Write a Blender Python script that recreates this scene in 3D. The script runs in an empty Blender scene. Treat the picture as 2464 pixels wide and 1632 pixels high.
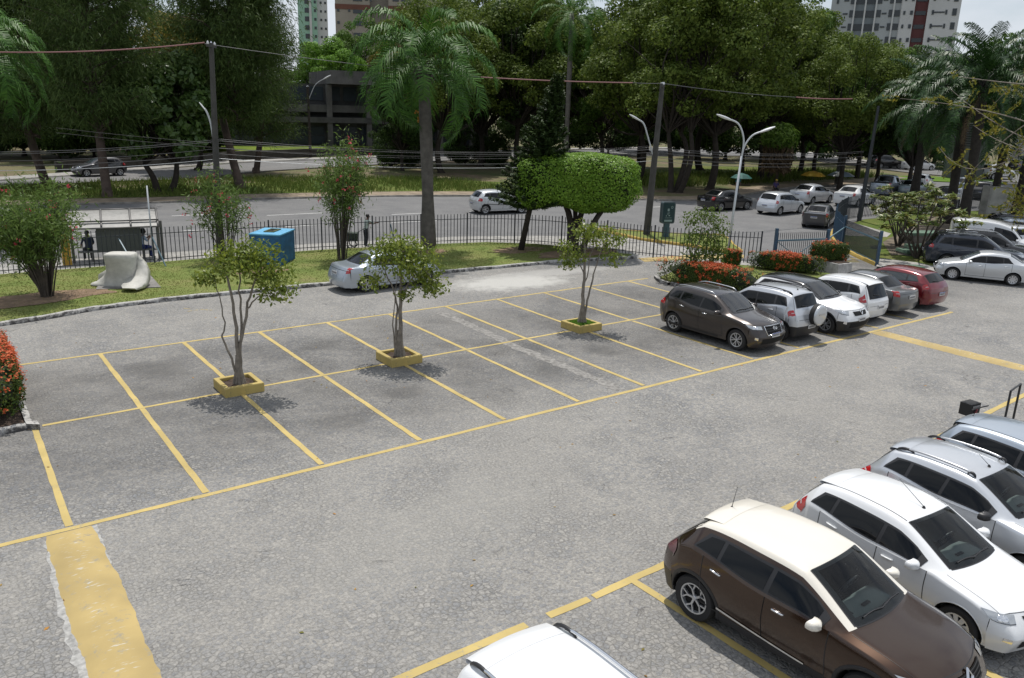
import bpy, bmesh, math, random
import numpy as np
from mathutils import Vector, Matrix
random.seed(7)
rng = np.random.default_rng(7)
PI = math.pi
SC = bpy.context.scene
COL = SC.collection

# ------------------------------------------------------------ camera, sky, sun, exposure
W0, H0 = 2464.0, 1632.0
F0, YAW, PITCH, ROLL = 1947.0, 0.6377, 0.2818, 0.0294
CAM = np.array([-1.4331, -15.3015, 7.6419])
def _basis():
    cy, sy, cp, sp = math.cos(YAW), math.sin(YAW), math.cos(PITCH), math.sin(PITCH)
    f = np.array([sy*cp, cy*cp, -sp]); r = np.array([cy, -sy, 0.0]); u = np.cross(r, f)
    c, s = math.cos(ROLL), math.sin(ROLL)
    return f, c*r+s*u, -s*r+c*u
FW, RT, UP = _basis()
cd = bpy.data.cameras.new('camera'); cam = bpy.data.objects.new('camera', cd); COL.objects.link(cam)
cd.sensor_width = 36.0; cd.lens = 36.0*F0/W0; cd.clip_start = 0.1; cd.clip_end = 4000
mw = Matrix.Identity(4)
for i in range(3):
    mw[i][0], mw[i][1], mw[i][2], mw[i][3] = RT[i], UP[i], -FW[i], CAM[i]
cam.matrix_world = mw
SC.camera = cam

SUN = Vector((0.20, 0.30, 1.0)).normalized()          # direction to the sun
elev = math.asin(SUN.z); azim = math.atan2(SUN.x, SUN.y)
w = bpy.data.worlds.new('World'); SC.world = w; w.use_nodes = True
nt = w.node_tree; nt.nodes.clear()
out = nt.nodes.new('ShaderNodeOutputWorld'); bg = nt.nodes.new('ShaderNodeBackground')
sky = nt.nodes.new('ShaderNodeTexSky'); sky.sky_type = 'NISHITA'; sky.sun_disc = False
sky.sun_elevation = elev; sky.sun_rotation = azim; sky.air_density = 1.0; sky.dust_density = 1.0; sky.ozone_density = 1.0
bg.inputs['Strength'].default_value = 0.095
tc = nt.nodes.new('ShaderNodeTexCoord'); mp = nt.nodes.new('ShaderNodeMapping'); mp.inputs['Scale'].default_value = (1.6, 1.6, 4.5)
nz = nt.nodes.new('ShaderNodeTexNoise'); nz.inputs['Scale'].default_value = 1.7; nz.inputs['Detail'].default_value = 8; nz.inputs['Roughness'].default_value = 0.55
cr = nt.nodes.new('ShaderNodeValToRGB'); cr.color_ramp.elements[0].position = 0.30; cr.color_ramp.elements[1].position = 0.56
mx = nt.nodes.new('ShaderNodeMix'); mx.data_type = 'RGBA'
mx.inputs[7].default_value = (7.6, 8.1, 8.8, 1)
nt.links.new(tc.outputs['Generated'], mp.inputs['Vector']); nt.links.new(mp.outputs['Vector'], nz.inputs['Vector'])
nt.links.new(nz.outputs[0], cr.inputs[0]); nt.links.new(cr.outputs[0], mx.inputs[0])
nt.links.new(sky.outputs[0], mx.inputs[6]); nt.links.new(mx.outputs[2], bg.inputs['Color']); nt.links.new(bg.outputs[0], out.inputs[0])
sl = bpy.data.lights.new('sun', 'SUN'); sl.energy = 3.75; sl.angle = math.radians(0.53); sl.color = (1.0, 0.96, 0.90)
so = bpy.data.objects.new('sun', sl); COL.objects.link(so)
so.rotation_euler = (-SUN).to_track_quat('-Z', 'Y').to_euler()
so.location = (0, 0, 60)
SC.view_settings.view_transform = 'Standard'; SC.view_settings.look = 'None'
SC.view_settings.exposure = 0.0; SC.view_settings.gamma = 1.0
SC.render.film_transparent = False
try:
    SC.cycles.use_adaptive_sampling = True; SC.cycles.max_bounces = 6; SC.cycles.transparent_max_bounces = 8
    SC.cycles.use_denoising = True; SC.cycles.sample_clamp_indirect = 4.0
except Exception: pass

# ------------------------------------------------------------ points of the place from the photograph (2367 px wide view of it)
SCL = W0/2367.0
def ray(px, py):
    x = px*SCL; y = py*SCL
    return FW + (x-W0/2)/F0*RT - (y-H0/2)/F0*UP
def G(px, py, z=0.0):
    d = ray(px, py); t = (z-CAM[2])/d[2]; p = CAM+t*d
    return (float(p[0]), float(p[1]))
def at_dist(px, py, dist):                     # the point at a horizontal distance on that line of sight
    d = ray(px, py); t = dist/math.hypot(d[0], d[1]); p = CAM+t*d
    return Vector((float(p[0]), float(p[1]), float(p[2])))

# ------------------------------------------------------------ objects
def tag(o, label=None, cat=None, group=None, kind=None):
    if label: o['label'] = label
    if cat: o['category'] = cat
    if group: o['group'] = group
    if kind: o['kind'] = kind
    return o
def thing(name, label, cat, loc=(0, 0, 0), rotz=0.0, group=None, scale=1.0):
    o = bpy.data.objects.new(name, None); COL.objects.link(o)
    o.empty_display_size = 0.2
    o.location = loc; o.rotation_euler = (0, 0, rotz); o.scale = (scale,)*3
    return tag(o, label, cat, group)
def link_mesh(name, me, parent=None):
    o = bpy.data.objects.new(name, me); COL.objects.link(o)
    if parent is not None: o.parent = parent
    return o
def np_mesh(name, verts, quads, mats, parent=None, smooth=False, midx=None):
    me = bpy.data.meshes.new(name)
    verts = np.asarray(verts, dtype=np.float32); quads = np.asarray(quads, dtype=np.int32)
    n = quads.shape[1]
    me.vertices.add(len(verts)); me.vertices.foreach_set('co', verts.ravel())
    me.loops.add(quads.size); me.loops.foreach_set('vertex_index', quads.ravel())
    me.polygons.add(len(quads)); me.polygons.foreach_set('loop_start', np.arange(0, quads.size, n, dtype=np.int32))
    for m in (mats if isinstance(mats, (list, tuple)) else [mats]): me.materials.append(m)
    if midx is not None: me.polygons.foreach_set('material_index', np.asarray(midx, dtype=np.int32))
    me.update(calc_edges=True)
    if smooth: me.polygons.foreach_set('use_smooth', np.ones(len(quads), dtype=bool))
    return link_mesh(name, me, parent)
def dup(root, loc=None, rotz=None, label=None, group=None, scale=None):
    def cp(o, par):
        c = o.copy(); COL.objects.link(c)
        if par is not None: c.parent = par
        for ch in o.children: cp(ch, c)
        return c
    r = cp(root, None)
    if loc is not None: r.location = loc
    if rotz is not None: r.rotation_euler = (0, 0, rotz)
    if label: r['label'] = label
    if group: r['group'] = group
    if scale is not None: r.scale = (scale,)*3 if not isinstance(scale, tuple) else scale
    return r

class MB:
    def __init__(s): s.v = []; s.f = []; s.m = []
    def add(s, vs, fs, mi=0):
        b = len(s.v); s.v += [tuple(float(c) for c in p) for p in vs]
        for f in fs: s.f.append(tuple(b+i for i in f)); s.m.append(mi)
        return s
    def box(s, c, d, mi=0, rz=0.0, M=None, taper=1.0):
        hx, hy, hz = d[0]/2, d[1]/2, d[2]/2; vs = []
        for z, k in ((-hz, 1.0), (hz, taper)):
            for x, y in ((-hx, -hy), (hx, -hy), (hx, hy), (-hx, hy)):
                p = Vector((x*k, y*k, z))
                if M is not None: p = M @ p
                elif rz: p = Vector((p.x*math.cos(rz)-p.y*math.sin(rz), p.x*math.sin(rz)+p.y*math.cos(rz), p.z))
                vs.append((p.x+c[0], p.y+c[1], p.z+c[2]))
        return s.add(vs, [(3, 2, 1, 0), (4, 5, 6, 7), (0, 1, 5, 4), (1, 2, 6, 5), (2, 3, 7, 6), (3, 0, 4, 7)], mi)
    def bar(s, a, b, w, h=None, mi=0):
        a = Vector(a); b = Vector(b); d = b-a; L = d.length
        if L < 1e-6: return s
        z = d/L; up = Vector((0, 0, 1)) if abs(z.z) < .95 else Vector((1, 0, 0))
        x = z.cross(up).normalized(); y = x.cross(z)
        h = w if h is None else h; vs = []
        for p in (a, b):
            for i, j in ((-1, -1), (1, -1), (1, 1), (-1, 1)): vs.append(p+x*(i*w/2)+y*(j*h/2))
        return s.add(vs, [(0, 3, 2, 1)[::-1], (4, 5, 6, 7)[::-1], (0, 1, 5, 4)[::-1], (1, 2, 6, 5)[::-1], (2, 3, 7, 6)[::-1], (3, 0, 4, 7)[::-1]], mi)
    def tube(s, pts, rad, n=8, mi=0, cap=True):
        pts = [Vector(p) for p in pts]; k = len(pts)
        if not isinstance(rad, (list, tuple)): rad = [rad]*k
        rings = []; px = None
        for i, p in enumerate(pts):
            d = (pts[min(i+1, k-1)]-pts[max(i-1, 0)])
            if d.length < 1e-9: d = Vector((0, 0, 1))
            d.normalize()
            if px is None:
                a = Vector((0, 0, 1)) if abs(d.z) < .9 else Vector((1, 0, 0)); px = d.cross(a).normalized()
            else:
                px = (px-d*px.dot(d))
                px = px.normalized() if px.length > 1e-6 else d.orthogonal().normalized()
            py = d.cross(px)
            rings.append([p+(px*math.cos(2*PI*j/n)+py*math.sin(2*PI*j/n))*rad[i] for j in range(n)])
        vs = [q for r in rings for q in r]; fs = []
        for i in range(k-1):
            for j in range(n):
                a = i*n+j; b = i*n+(j+1) % n; fs.append((a, b, b+n, a+n))
        if cap: fs.append(tuple(range(n))[::-1]); fs.append(tuple((k-1)*n+j for j in range(n)))
        return s.add(vs, fs, mi)
    def lathe(s, prof, n=20, mi=0, M=None, closed=False):      # prof of (r, h) about local z
        vs = []; k = len(prof)
        for r, h in prof:
            for j in range(n):
                p = Vector((r*math.cos(2*PI*j/n), r*math.sin(2*PI*j/n), h))
                vs.append(M @ p if M is not None else p)
        fs = []
        for i in range(k if closed else k-1):
            for j in range(n):
                a = i*n+j; b = i*n+(j+1) % n; c = ((i+1) % k)*n
                fs.append((a, b, c+(j+1) % n, c+j))
        return s.add(vs, fs, mi)
    def sphere(s, c, r, nu=12, nv=8, mi=0, M=None):
        r = r if isinstance(r, (list, tuple)) else (r, r, r); vs = []; fs = []
        for i in range(nv+1):
            t = PI*i/nv
            for j in range(nu):
                p = Vector((r[0]*math.sin(t)*math.cos(2*PI*j/nu), r[1]*math.sin(t)*math.sin(2*PI*j/nu), r[2]*math.cos(t)))
                if M is not None: p = M @ p
                vs.append((p.x+c[0], p.y+c[1], p.z+c[2]))
        for i in range(nv):
            for j in range(nu):
                a = i*nu+j; b = i*nu+(j+1) % nu; fs.append((a, a+nu, b+nu, b))
        return s.add(vs, fs, mi)
    def prism(s, poly, z0, z1, mi=0, miside=None):
        n = len(poly); vs = [(p[0], p[1], z0) for p in poly]+[(p[0], p[1], z1) for p in poly]
        s.add(vs, [tuple(range(n, 2*n))], mi)
        s.add(vs, [tuple(range(n))[::-1]]+[(i, (i+1) % n, n+(i+1) % n, n+i) for i in range(n)], mi if miside is None else miside)
        return s
    def grid(s, P, mi=0, flip=False):               # P[i][j] points
        r, c = len(P), len(P[0]); vs = [q for row in P for q in row]; fs = []
        for i in range(r-1):
            for j in range(c-1):
                f = (i*c+j, i*c+j+1, (i+1)*c+j+1, (i+1)*c+j); fs.append(f[::-1] if flip else f)
        return s.add(vs, fs, mi)
    def build(s, name, mats, parent=None, smooth=False, loc=None, auto=None):
        me = bpy.data.meshes.new(name); me.from_pydata(s.v, [], s.f)
        for m in (mats if isinstance(mats, (list, tuple)) else [mats]): me.materials.append(m)
        me.polygons.foreach_set('material_index', s.m)
        if smooth or auto: me.polygons.foreach_set('use_smooth', [True]*len(s.f))
        me.update()
        if auto:
            try: me.set_sharp_from_angle(angle=math.radians(auto))
            except Exception: pass
        o = link_mesh(name, me, parent)
        if loc is not None: o.location = loc
        return o

def resamp(pl, n):
    d = [0]
    for a, b in zip(pl, pl[1:]): d.append(d[-1]+math.hypot(b[0]-a[0], (b[1]-a[1])))
    out = []
    for i in range(n+1):
        t = d[-1]*i/n; k = 0
        while k < len(pl)-2 and d[k+1] < t: k += 1
        q = (t-d[k])/max(1e-9, d[k+1]-d[k]); out.append((pl[k][0]+(pl[k+1][0]-pl[k][0])*q, pl[k][1]+(pl[k+1][1]-pl[k][1])*q))
    return out
# ------------------------------------------------------------ materials
def new_mat(name):
    m = bpy.data.materials.new(name); m.use_nodes = True
    return m, m.node_tree, m.node_tree.nodes['Principled BSDF']
def N(nt, t, **kw):
    n = nt.nodes.new(t)
    for k, v in kw.items(): setattr(n, k, v)
    return n
_mc = {}
def plain(name, col, rough=0.6, metal=0.0, coat=0.0, spec=0.5, var=0.0, vscale=4.0, bump=0.0, bscale=30.0, emis=None):
    if name in _mc: return _mc[name]
    m, nt, b = new_mat(name)
    c = (col[0], col[1], col[2], 1)
    b.inputs['Base Color'].default_value = c; b.inputs['Roughness'].default_value = rough
    b.inputs['Metallic'].default_value = metal; b.inputs['Coat Weight'].default_value = coat; b.inputs['Coat Roughness'].default_value = 0.04
    b.inputs['Specular IOR Level'].default_value = spec
    if var > 0 or bump > 0:
        t = N(nt, 'ShaderNodeTexCoord')
    if var > 0:
        n = N(nt, 'ShaderNodeTexNoise'); n.inputs['Scale'].default_value = vscale; n.inputs['Detail'].default_value = 6; n.inputs['Roughness'].default_value = 0.65
        r = N(nt, 'ShaderNodeValToRGB'); r.color_ramp.elements[0].position = 0.3; r.color_ramp.elements[1].position = 0.7
        r.color_ramp.elements[0].color = tuple(min(1, x*(1-var)) for x in col)+(1,)
        r.color_ramp.elements[1].color = tuple(min(1, x*(1+var)) for x in col)+(1,)
        nt.links.new(t.outputs['Object'], n.inputs['Vector']); nt.links.new(n.outputs[0], r.inputs[0]); nt.links.new(r.outputs[0], b.inputs['Base Color'])
    if bump > 0:
        n2 = N(nt, 'ShaderNodeTexNoise'); n2.inputs['Scale'].default_value = bscale; n2.inputs['Detail'].default_value = 5
        bp = N(nt, 'ShaderNodeBump'); bp.inputs['Strength'].default_value = bump; bp.inputs['Distance'].default_value = 0.02
        nt.links.new(t.outputs['Object'], n2.inputs['Vector']); nt.links.new(n2.outputs[0], bp.inputs['Height']); nt.links.new(bp.outputs[0], b.inputs['Normal'])
    _mc[name] = m
    return m
def paint(name, col, metal=0.0, rough=0.35):
    if name in _mc: return _mc[name]
    m, nt, b = new_mat(name)
    b.inputs['Base Color'].default_value = (*col, 1); b.inputs['Metallic'].default_value = metal; b.inputs['Roughness'].default_value = rough
    b.inputs['Coat Weight'].default_value = 1.0; b.inputs['Coat Roughness'].default_value = 0.03
    t = N(nt, 'ShaderNodeTexCoord')
    n = N(nt, 'ShaderNodeTexNoise'); n.inputs['Scale'].default_value = 2.2; n.inputs['Detail'].default_value = 5
    r = N(nt, 'ShaderNodeMapRange'); r.inputs[3].default_value = 0.02; r.inputs[4].default_value = 0.16
    nt.links.new(t.outputs['Object'], n.inputs['Vector']); nt.links.new(n.outputs[0], r.inputs[0]); nt.links.new(r.outputs[0], b.inputs['Coat Roughness'])
    _mc[name] = m
    return m
def glass_mat(name, tint, alpha=1.5):
    """dark tinted pane: part mirror, part see-through"""
    if name in _mc: return _mc[name]
    m, nt, b = new_mat(name)
    o = nt.nodes['Material Output']
    g = N(nt, 'ShaderNodeBsdfGlossy'); g.inputs['Roughness'].default_value = 0.02; fr = N(nt, 'ShaderNodeFresnel'); fr.inputs[0].default_value = alpha
    tr = N(nt, 'ShaderNodeBsdfTransparent'); tr.inputs[0].default_value = (*tint, 1)
    mix = N(nt, 'ShaderNodeMixShader'); nt.links.new(fr.outputs[0], mix.inputs[0])
    nt.links.new(g.outputs[0], mix.inputs[2]); nt.links.new(tr.outputs[0], mix.inputs[1]); nt.links.new(mix.outputs[0], o.inputs[0])
    _mc[name] = m
    return m
def leaf_mat(name, cols, rough=0.55, trans=0.35, spec=0.18):
    """leaf colours vary from leaf to leaf"""
    if name in _mc: return _mc[name]
    m, nt, b = new_mat(name); o = nt.nodes['Material Output']
    g = N(nt, 'ShaderNodeNewGeometry'); r = N(nt, 'ShaderNodeValToRGB')
    el = r.color_ramp.elements
    while len(el) < len(cols): el.new(0.5)
    for i, c in enumerate(cols):
        el[i].position = i/(max(1, len(cols)-1)); el[i].color = (*c, 1)
    nt.links.new(g.outputs['Random Per Island'], r.inputs[0])
    nt.links.new(r.outputs[0], b.inputs['Base Color'])
    b.inputs['Roughness'].default_value = rough; b.inputs['Specular IOR Level'].default_value = spec
    tl = N(nt, 'ShaderNodeBsdfTranslucent'); mix = N(nt, 'ShaderNodeMixShader'); mix.inputs[0].default_value = trans
    nt.links.new(r.outputs[0], tl.inputs[0])
    nt.links.new(b.outputs[0], mix.inputs[1]); nt.links.new(tl.outputs[0], mix.inputs[2]); nt.links.new(mix.outputs[0], o.inputs[0])
    _mc[name] = m
    return m

MK = plain('black_plastic', (0.018, 0.018, 0.02), 0.45)
MRUB = plain('tyre_rubber', (0.016, 0.016, 0.017), 0.75)
MDARK = plain('dark_void', (0.006, 0.006, 0.006), 0.9)
MCHR = plain('chrome', (0.75, 0.76, 0.78), 0.15, 1.0)
MRIM = plain('alloy', (0.55, 0.56, 0.58), 0.3, 0.8)
MRED = plain('red_lamp', (0.42, 0.012, 0.015), 0.12, coat=1.0)
MREDW = plain('clear_lamp', (0.55, 0.42, 0.42), 0.12, coat=1.0)
MHEAD = plain('headlamp', (0.42, 0.44, 0.46), 0.08, 0.55, coat=1.0)
MGLS = plain('tinted_glass', (0.005, 0.006, 0.007), 0.03, spec=0.3)
MGLS2 = plain('lighter_tinted_glass', (0.035, 0.045, 0.05), 0.03, spec=0.8)
MWIN = glass_mat('windscreen_glass', (0.88, 0.95, 0.94), 1.45); MWIN2 = glass_mat('reflecting_windscreen', (0.70, 0.80, 0.80), 2.3)
MPLATE = plain('plate_white', (0.6, 0.6, 0.6), 0.4)
MBLUEP = plain('plate_blue', (0.02, 0.06, 0.30), 0.4)
MLET = plain('plate_letters', (0.05, 0.05, 0.06), 0.5)
MINT = plain('cabin_plastic', (0.15, 0.175, 0.17), 0.7)
MSEAT = plain('seat_cloth', (0.07, 0.07, 0.075), 0.85)
# ------------------------------------------------------------ the ground and what is laid on it
def ground_mat():
    m, nt, b = new_mat('median_soil_and_weeds'); t = N(nt, 'ShaderNodeTexCoord')
    n = N(nt, 'ShaderNodeTexNoise'); n.inputs['Scale'].default_value = .22; n.inputs['Detail'].default_value = 8; n.inputs['Roughness'].default_value = .7
    r = N(nt, 'ShaderNodeValToRGB'); e = r.color_ramp.elements
    e[0].position = .38; e[0].color = (.15, .11, .07, 1); e[1].position = .62; e[1].color = (.07, .095, .025, 1); e.new(.5).color = (.13, .12, .05, 1)
    n2 = N(nt, 'ShaderNodeTexNoise'); n2.inputs['Scale'].default_value = 6; n2.inputs['Detail'].default_value = 6
    mx = N(nt, 'ShaderNodeMix', data_type='RGBA', blend_type='MULTIPLY'); mx.inputs[0].default_value = .6
    r2 = N(nt, 'ShaderNodeValToRGB'); r2.color_ramp.elements[0].position = .3; r2.color_ramp.elements[0].color = (.55, .55, .55, 1); r2.color_ramp.elements[1].position = .7; r2.color_ramp.elements[1].color = (1.3, 1.3, 1.3, 1)
    L = nt.links.new
    L(t.outputs['Object'], n.inputs['Vector']); L(t.outputs['Object'], n2.inputs['Vector']); L(n.outputs[0], r.inputs[0]); L(n2.outputs[0], r2.inputs[0])
    L(r.outputs[0], mx.inputs[6]); L(r2.outputs[0], mx.inputs[7]); L(mx.outputs[2], b.inputs['Base Color']); b.inputs['Roughness'].default_value = .95
    return m
def paving_mat():
    """old irregular cobbles with sandy joints, worn smooth and dusty in the aisles"""
    m, nt, b = new_mat('cobble_paving'); L = nt.links.new
    t = N(nt, 'ShaderNodeTexCoord'); O = t.outputs['Object']
    nw = N(nt, 'ShaderNodeTexNoise'); nw.inputs['Scale'].default_value = 3.0; nw.inputs['Detail'].default_value = 3
    va = N(nt, 'ShaderNodeVectorMath', operation='MULTIPLY_ADD'); va.inputs[1].default_value = (.11, .11, 0); L(nw.outputs['Color'], va.inputs[0]); L(O, va.inputs[2])
    v1 = N(nt, 'ShaderNodeTexVoronoi', feature='DISTANCE_TO_EDGE'); v1.inputs['Scale'].default_value = 10.8; v1.inputs['Randomness'].default_value = .85
    v2 = N(nt, 'ShaderNodeTexVoronoi', feature='F1'); v2.inputs['Scale'].default_value = 10.8; v2.inputs['Randomness'].default_value = .85
    for v in (v1, v2): L(va.outputs[0], v.inputs['Vector'])
    # stone tone, stone by stone
    st = N(nt, 'ShaderNodeValToRGB'); e = st.color_ramp.elements
    e[0].position = 0; e[0].color = (.16, .17, .186, 1); e[1].position = 1; e[1].color = (.315, .305, .286, 1); e.new(.35).color = (.205, .208, .214, 1); e.new(.7).color = (.25, .245, .236, 1)
    sep = N(nt, 'ShaderNodeSeparateColor'); L(v2.outputs['Color'], sep.inputs[0]); L(sep.outputs[0], st.inputs[0])
    # joints
    jr = N(nt, 'ShaderNodeMapRange'); jr.inputs[1].default_value = .0; jr.inputs[2].default_value = .12; L(v1.outputs[0], jr.inputs[0])
    nb = N(nt, 'ShaderNodeTexNoise'); nb.inputs['Scale'].default_value = .55; nb.inputs['Detail'].default_value = 7; nb.inputs['Roughness'].default_value = .62; L(O, nb.inputs['Vector'])
    jc = N(nt, 'ShaderNodeValToRGB'); jc.color_ramp.elements[0].position = .42; jc.color_ramp.elements[0].color = (.12, .118, .112, 1); jc.color_ramp.elements[1].position = .58; jc.color_ramp.elements[1].color = (.36, .34, .305, 1)
    L(nb.outputs[0], jc.inputs[0])
    mj = N(nt, 'ShaderNodeMix', data_type='RGBA'); L(jr.outputs[0], mj.inputs[0]); L(jc.outputs[0], mj.inputs[6]); L(st.outputs[0], mj.inputs[7])
    # dust film in broad patches
    nd = N(nt, 'ShaderNodeTexNoise'); nd.inputs['Scale'].default_value = .16; nd.inputs['Detail'].default_value = 9; nd.inputs['Roughness'].default_value = .66; L(O, nd.inputs['Vector'])
    rd = N(nt, 'ShaderNodeMapRange'); rd.inputs[1].default_value = .36; rd.inputs[2].default_value = .68; rd.inputs[3].default_value = .2; rd.inputs[4].default_value = .78; L(nd.outputs[0], rd.inputs[0])
    md = N(nt, 'ShaderNodeMix', data_type='RGBA'); md.inputs[7].default_value = (.28, .269, .248, 1); L(rd.outputs[0], md.inputs[0]); L(mj.outputs[2], md.inputs[6])
    # grit
    ng = N(nt, 'ShaderNodeTexNoise'); ng.inputs['Scale'].default_value = 19; ng.inputs['Detail'].default_value = 6; ng.inputs['Roughness'].default_value = .8; L(O, ng.inputs['Vector'])
    rg = N(nt, 'ShaderNodeValToRGB'); rg.color_ramp.elements[0].position = .36; rg.color_ramp.elements[0].color = (.44, .44, .45, 1); rg.color_ramp.elements[1].position = .64; rg.color_ramp.elements[1].color = (1.42, 1.41, 1.39, 1); L(ng.outputs[0], rg.inputs[0])
    mg = N(nt, 'ShaderNodeMix', data_type='RGBA', blend_type='MULTIPLY'); mg.inputs[0].default_value = .62; L(md.outputs[2], mg.inputs[6]); L(rg.outputs[0], mg.inputs[7])
    # the bays are stained darker than the aisles; dark oil marks in them
    sx = N(nt, 'ShaderNodeSeparateXYZ'); L(O, sx.inputs[0])
    def band(val, a, b_, soft):
        q = N(nt, 'ShaderNodeMapRange', interpolation_type='SMOOTHSTEP'); q.inputs[1].default_value = a-soft; q.inputs[2].default_value = a+soft; L(val, q.inputs[0])
        p = N(nt, 'ShaderNodeMapRange', interpolation_type='SMOOTHSTEP'); p.inputs[1].default_value = b_-soft; p.inputs[2].default_value = b_+soft; p.inputs[3].default_value = 1; p.inputs[4].default_value = 0; L(val, p.inputs[0])
        o = N(nt, 'ShaderNodeMath', operation='MULTIPLY'); L(q.outputs[0], o.inputs[0]); L(p.outputs[0], o.inputs[1]); return o.outputs[0]
    bays = band(sx.outputs[1], 1.2, 10.3, 1.6)
    no = N(nt, 'ShaderNodeTexNoise'); no.inputs['Scale'].default_value = .5; no.inputs['Detail'].default_value = 5; no.inputs['Roughness'].default_value = .6; L(O, no.inputs['Vector'])
    ro = N(nt, 'ShaderNodeMapRange'); ro.inputs[1].default_value = .44; ro.inputs[2].default_value = .66; ro.inputs[3].default_value = .42; ro.inputs[4].default_value = .85; L(no.outputs[0], ro.inputs[0])
    mo = N(nt, 'ShaderNodeMath', operation='MULTIPLY'); L(bays, mo.inputs[0]); L(ro.outputs[0], mo.inputs[1])
    mk = N(nt, 'ShaderNodeMix', data_type='RGBA', blend_type='MULTIPLY'); mk.inputs[7].default_value = (.46, .46, .47, 1); L(mo.outputs[0], mk.inputs[0]); L(mg.outputs[2], mk.inputs[6])
    # cracks
    vc = N(nt, 'ShaderNodeTexVoronoi', feature='DISTANCE_TO_EDGE'); vc.inputs['Scale'].default_value = 1.1
    nc = N(nt, 'ShaderNodeTexNoise'); nc.inputs['Scale'].default_value = 1.6; nc.inputs['Detail'].default_value = 6; L(O, nc.inputs['Vector'])
    vb = N(nt, 'ShaderNodeVectorMath', operation='MULTIPLY_ADD'); vb.inputs[1].default_value = (1.1, 1.1, 0); L(nc.outputs['Color'], vb.inputs[0]); L(O, vb.inputs[2]); L(vb.outputs[0], vc.inputs['Vector'])
    rc = N(nt, 'ShaderNodeMapRange'); rc.inputs[1].default_value = 0; rc.inputs[2].default_value = .02; rc.inputs[3].default_value = 1; rc.inputs[4].default_value = 0; L(vc.outputs[0], rc.inputs[0])
    ncm = N(nt, 'ShaderNodeTexNoise'); ncm.inputs['Scale'].default_value = .9; L(O, ncm.inputs['Vector'])
    rcm = N(nt, 'ShaderNodeMapRange'); rcm.inputs[1].default_value = .58; rcm.inputs[2].default_value = .68; rcm.inputs[4].default_value = .75; L(ncm.outputs[0], rcm.inputs[0])
    mcm = N(nt, 'ShaderNodeMath', operation='MULTIPLY'); L(rc.outputs[0], mcm.inputs[0]); L(rcm.outputs[0], mcm.inputs[1])
    mc = N(nt, 'ShaderNodeMix', data_type='RGBA', blend_type='MULTIPLY'); mc.inputs[7].default_value = (.30, .30, .32, 1); L(mcm.outputs[0], mc.inputs[0]); L(mk.outputs[2], mc.inputs[6])
    # spilt cement near the kerb, a pale trodden patch
    def blob(cx, cy, rx, ry, rot, col, amt, prev):
        q = N(nt, 'ShaderNodeMapping'); q.vector_type = 'TEXTURE'; q.inputs['Location'].default_value = (cx, cy, 0); q.inputs['Rotation'].default_value = (0, 0, rot); q.inputs['Scale'].default_value = (rx, ry, 1)
        zz = N(nt, 'ShaderNodeVectorMath', operation='MULTIPLY'); zz.inputs[1].default_value = (1, 1, 0); L(O, zz.inputs[0]); L(zz.outputs[0], q.inputs['Vector'])
        l = N(nt, 'ShaderNodeVectorMath', operation='LENGTH'); L(q.outputs[0], l.inputs[0])
        ad = N(nt, 'ShaderNodeMath', operation='MULTIPLY_ADD'); ad.inputs[1].default_value = 1.6; L(nn.outputs[0], ad.inputs[0]); L(l.outputs['Value'], ad.inputs[2])
        rr = N(nt, 'ShaderNodeMapRange'); rr.inputs[1].default_value = 1.35; rr.inputs[2].default_value = 1.95; rr.inputs[3].default_value = amt; rr.inputs[4].default_value = 0; L(ad.outputs[0], rr.inputs[0])
        x = N(nt, 'ShaderNodeMix', data_type='RGBA'); x.inputs[7].default_value = (*col, 1); L(rr.outputs[0], x.inputs[0]); L(prev, x.inputs[6]); return x.outputs[2]
    nn = N(nt, 'ShaderNodeTexNoise'); nn.inputs['Scale'].default_value = 1.5; nn.inputs['Detail'].default_value = 8; nn.inputs['Roughness'].default_value = .75; L(O, nn.inputs['Vector'])
    c = mc.outputs[2]
    c = blob(19.6, 13.3, 3.0, 1.5, -.12, (.50, .49, .46), .85, c)
    c = blob(22.3, 14.2, 3.5, .8, -.1, (.42, .41, .39), .6, c)
    c = blob(5.5, -3.6, 3.4, 1.5, .2, (.30, .29, .265), .3, c)
    for (x_, y_, r1, r2) in ((4.6, 6.3, 1.1, .9), (6.2, 2.2, .55, .8), (8.7, 3.1, .5, .7), (13.4, 2.8, .6, .9), (8.5, 8.4, .6, .7), (11.1, 8.0, .5, .9), (16.0, 3.3, .55, .8), (3.6, 8.6, .8, 1.1)): c = blob(x_, y_, r1, r2, .2*x_, (.085, .082, .078), .42, c)
    L(c, b.inputs['Base Color']); b.inputs['Roughness'].default_value = .85; b.inputs['Specular IOR Level'].default_value = .3
    bp = N(nt, 'ShaderNodeBump'); bp.inputs['Strength'].default_value = .55; bp.inputs['Distance'].default_value = .02
    ah = N(nt, 'ShaderNodeMath', operation='MULTIPLY_ADD'); ah.inputs[1].default_value = .5; L(ng.outputs[0], ah.inputs[0]); L(jr.outputs[0], ah.inputs[2])
    L(ah.outputs[0], bp.inputs['Height']); L(bp.outputs[0], b.inputs['Normal'])
    return m
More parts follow.
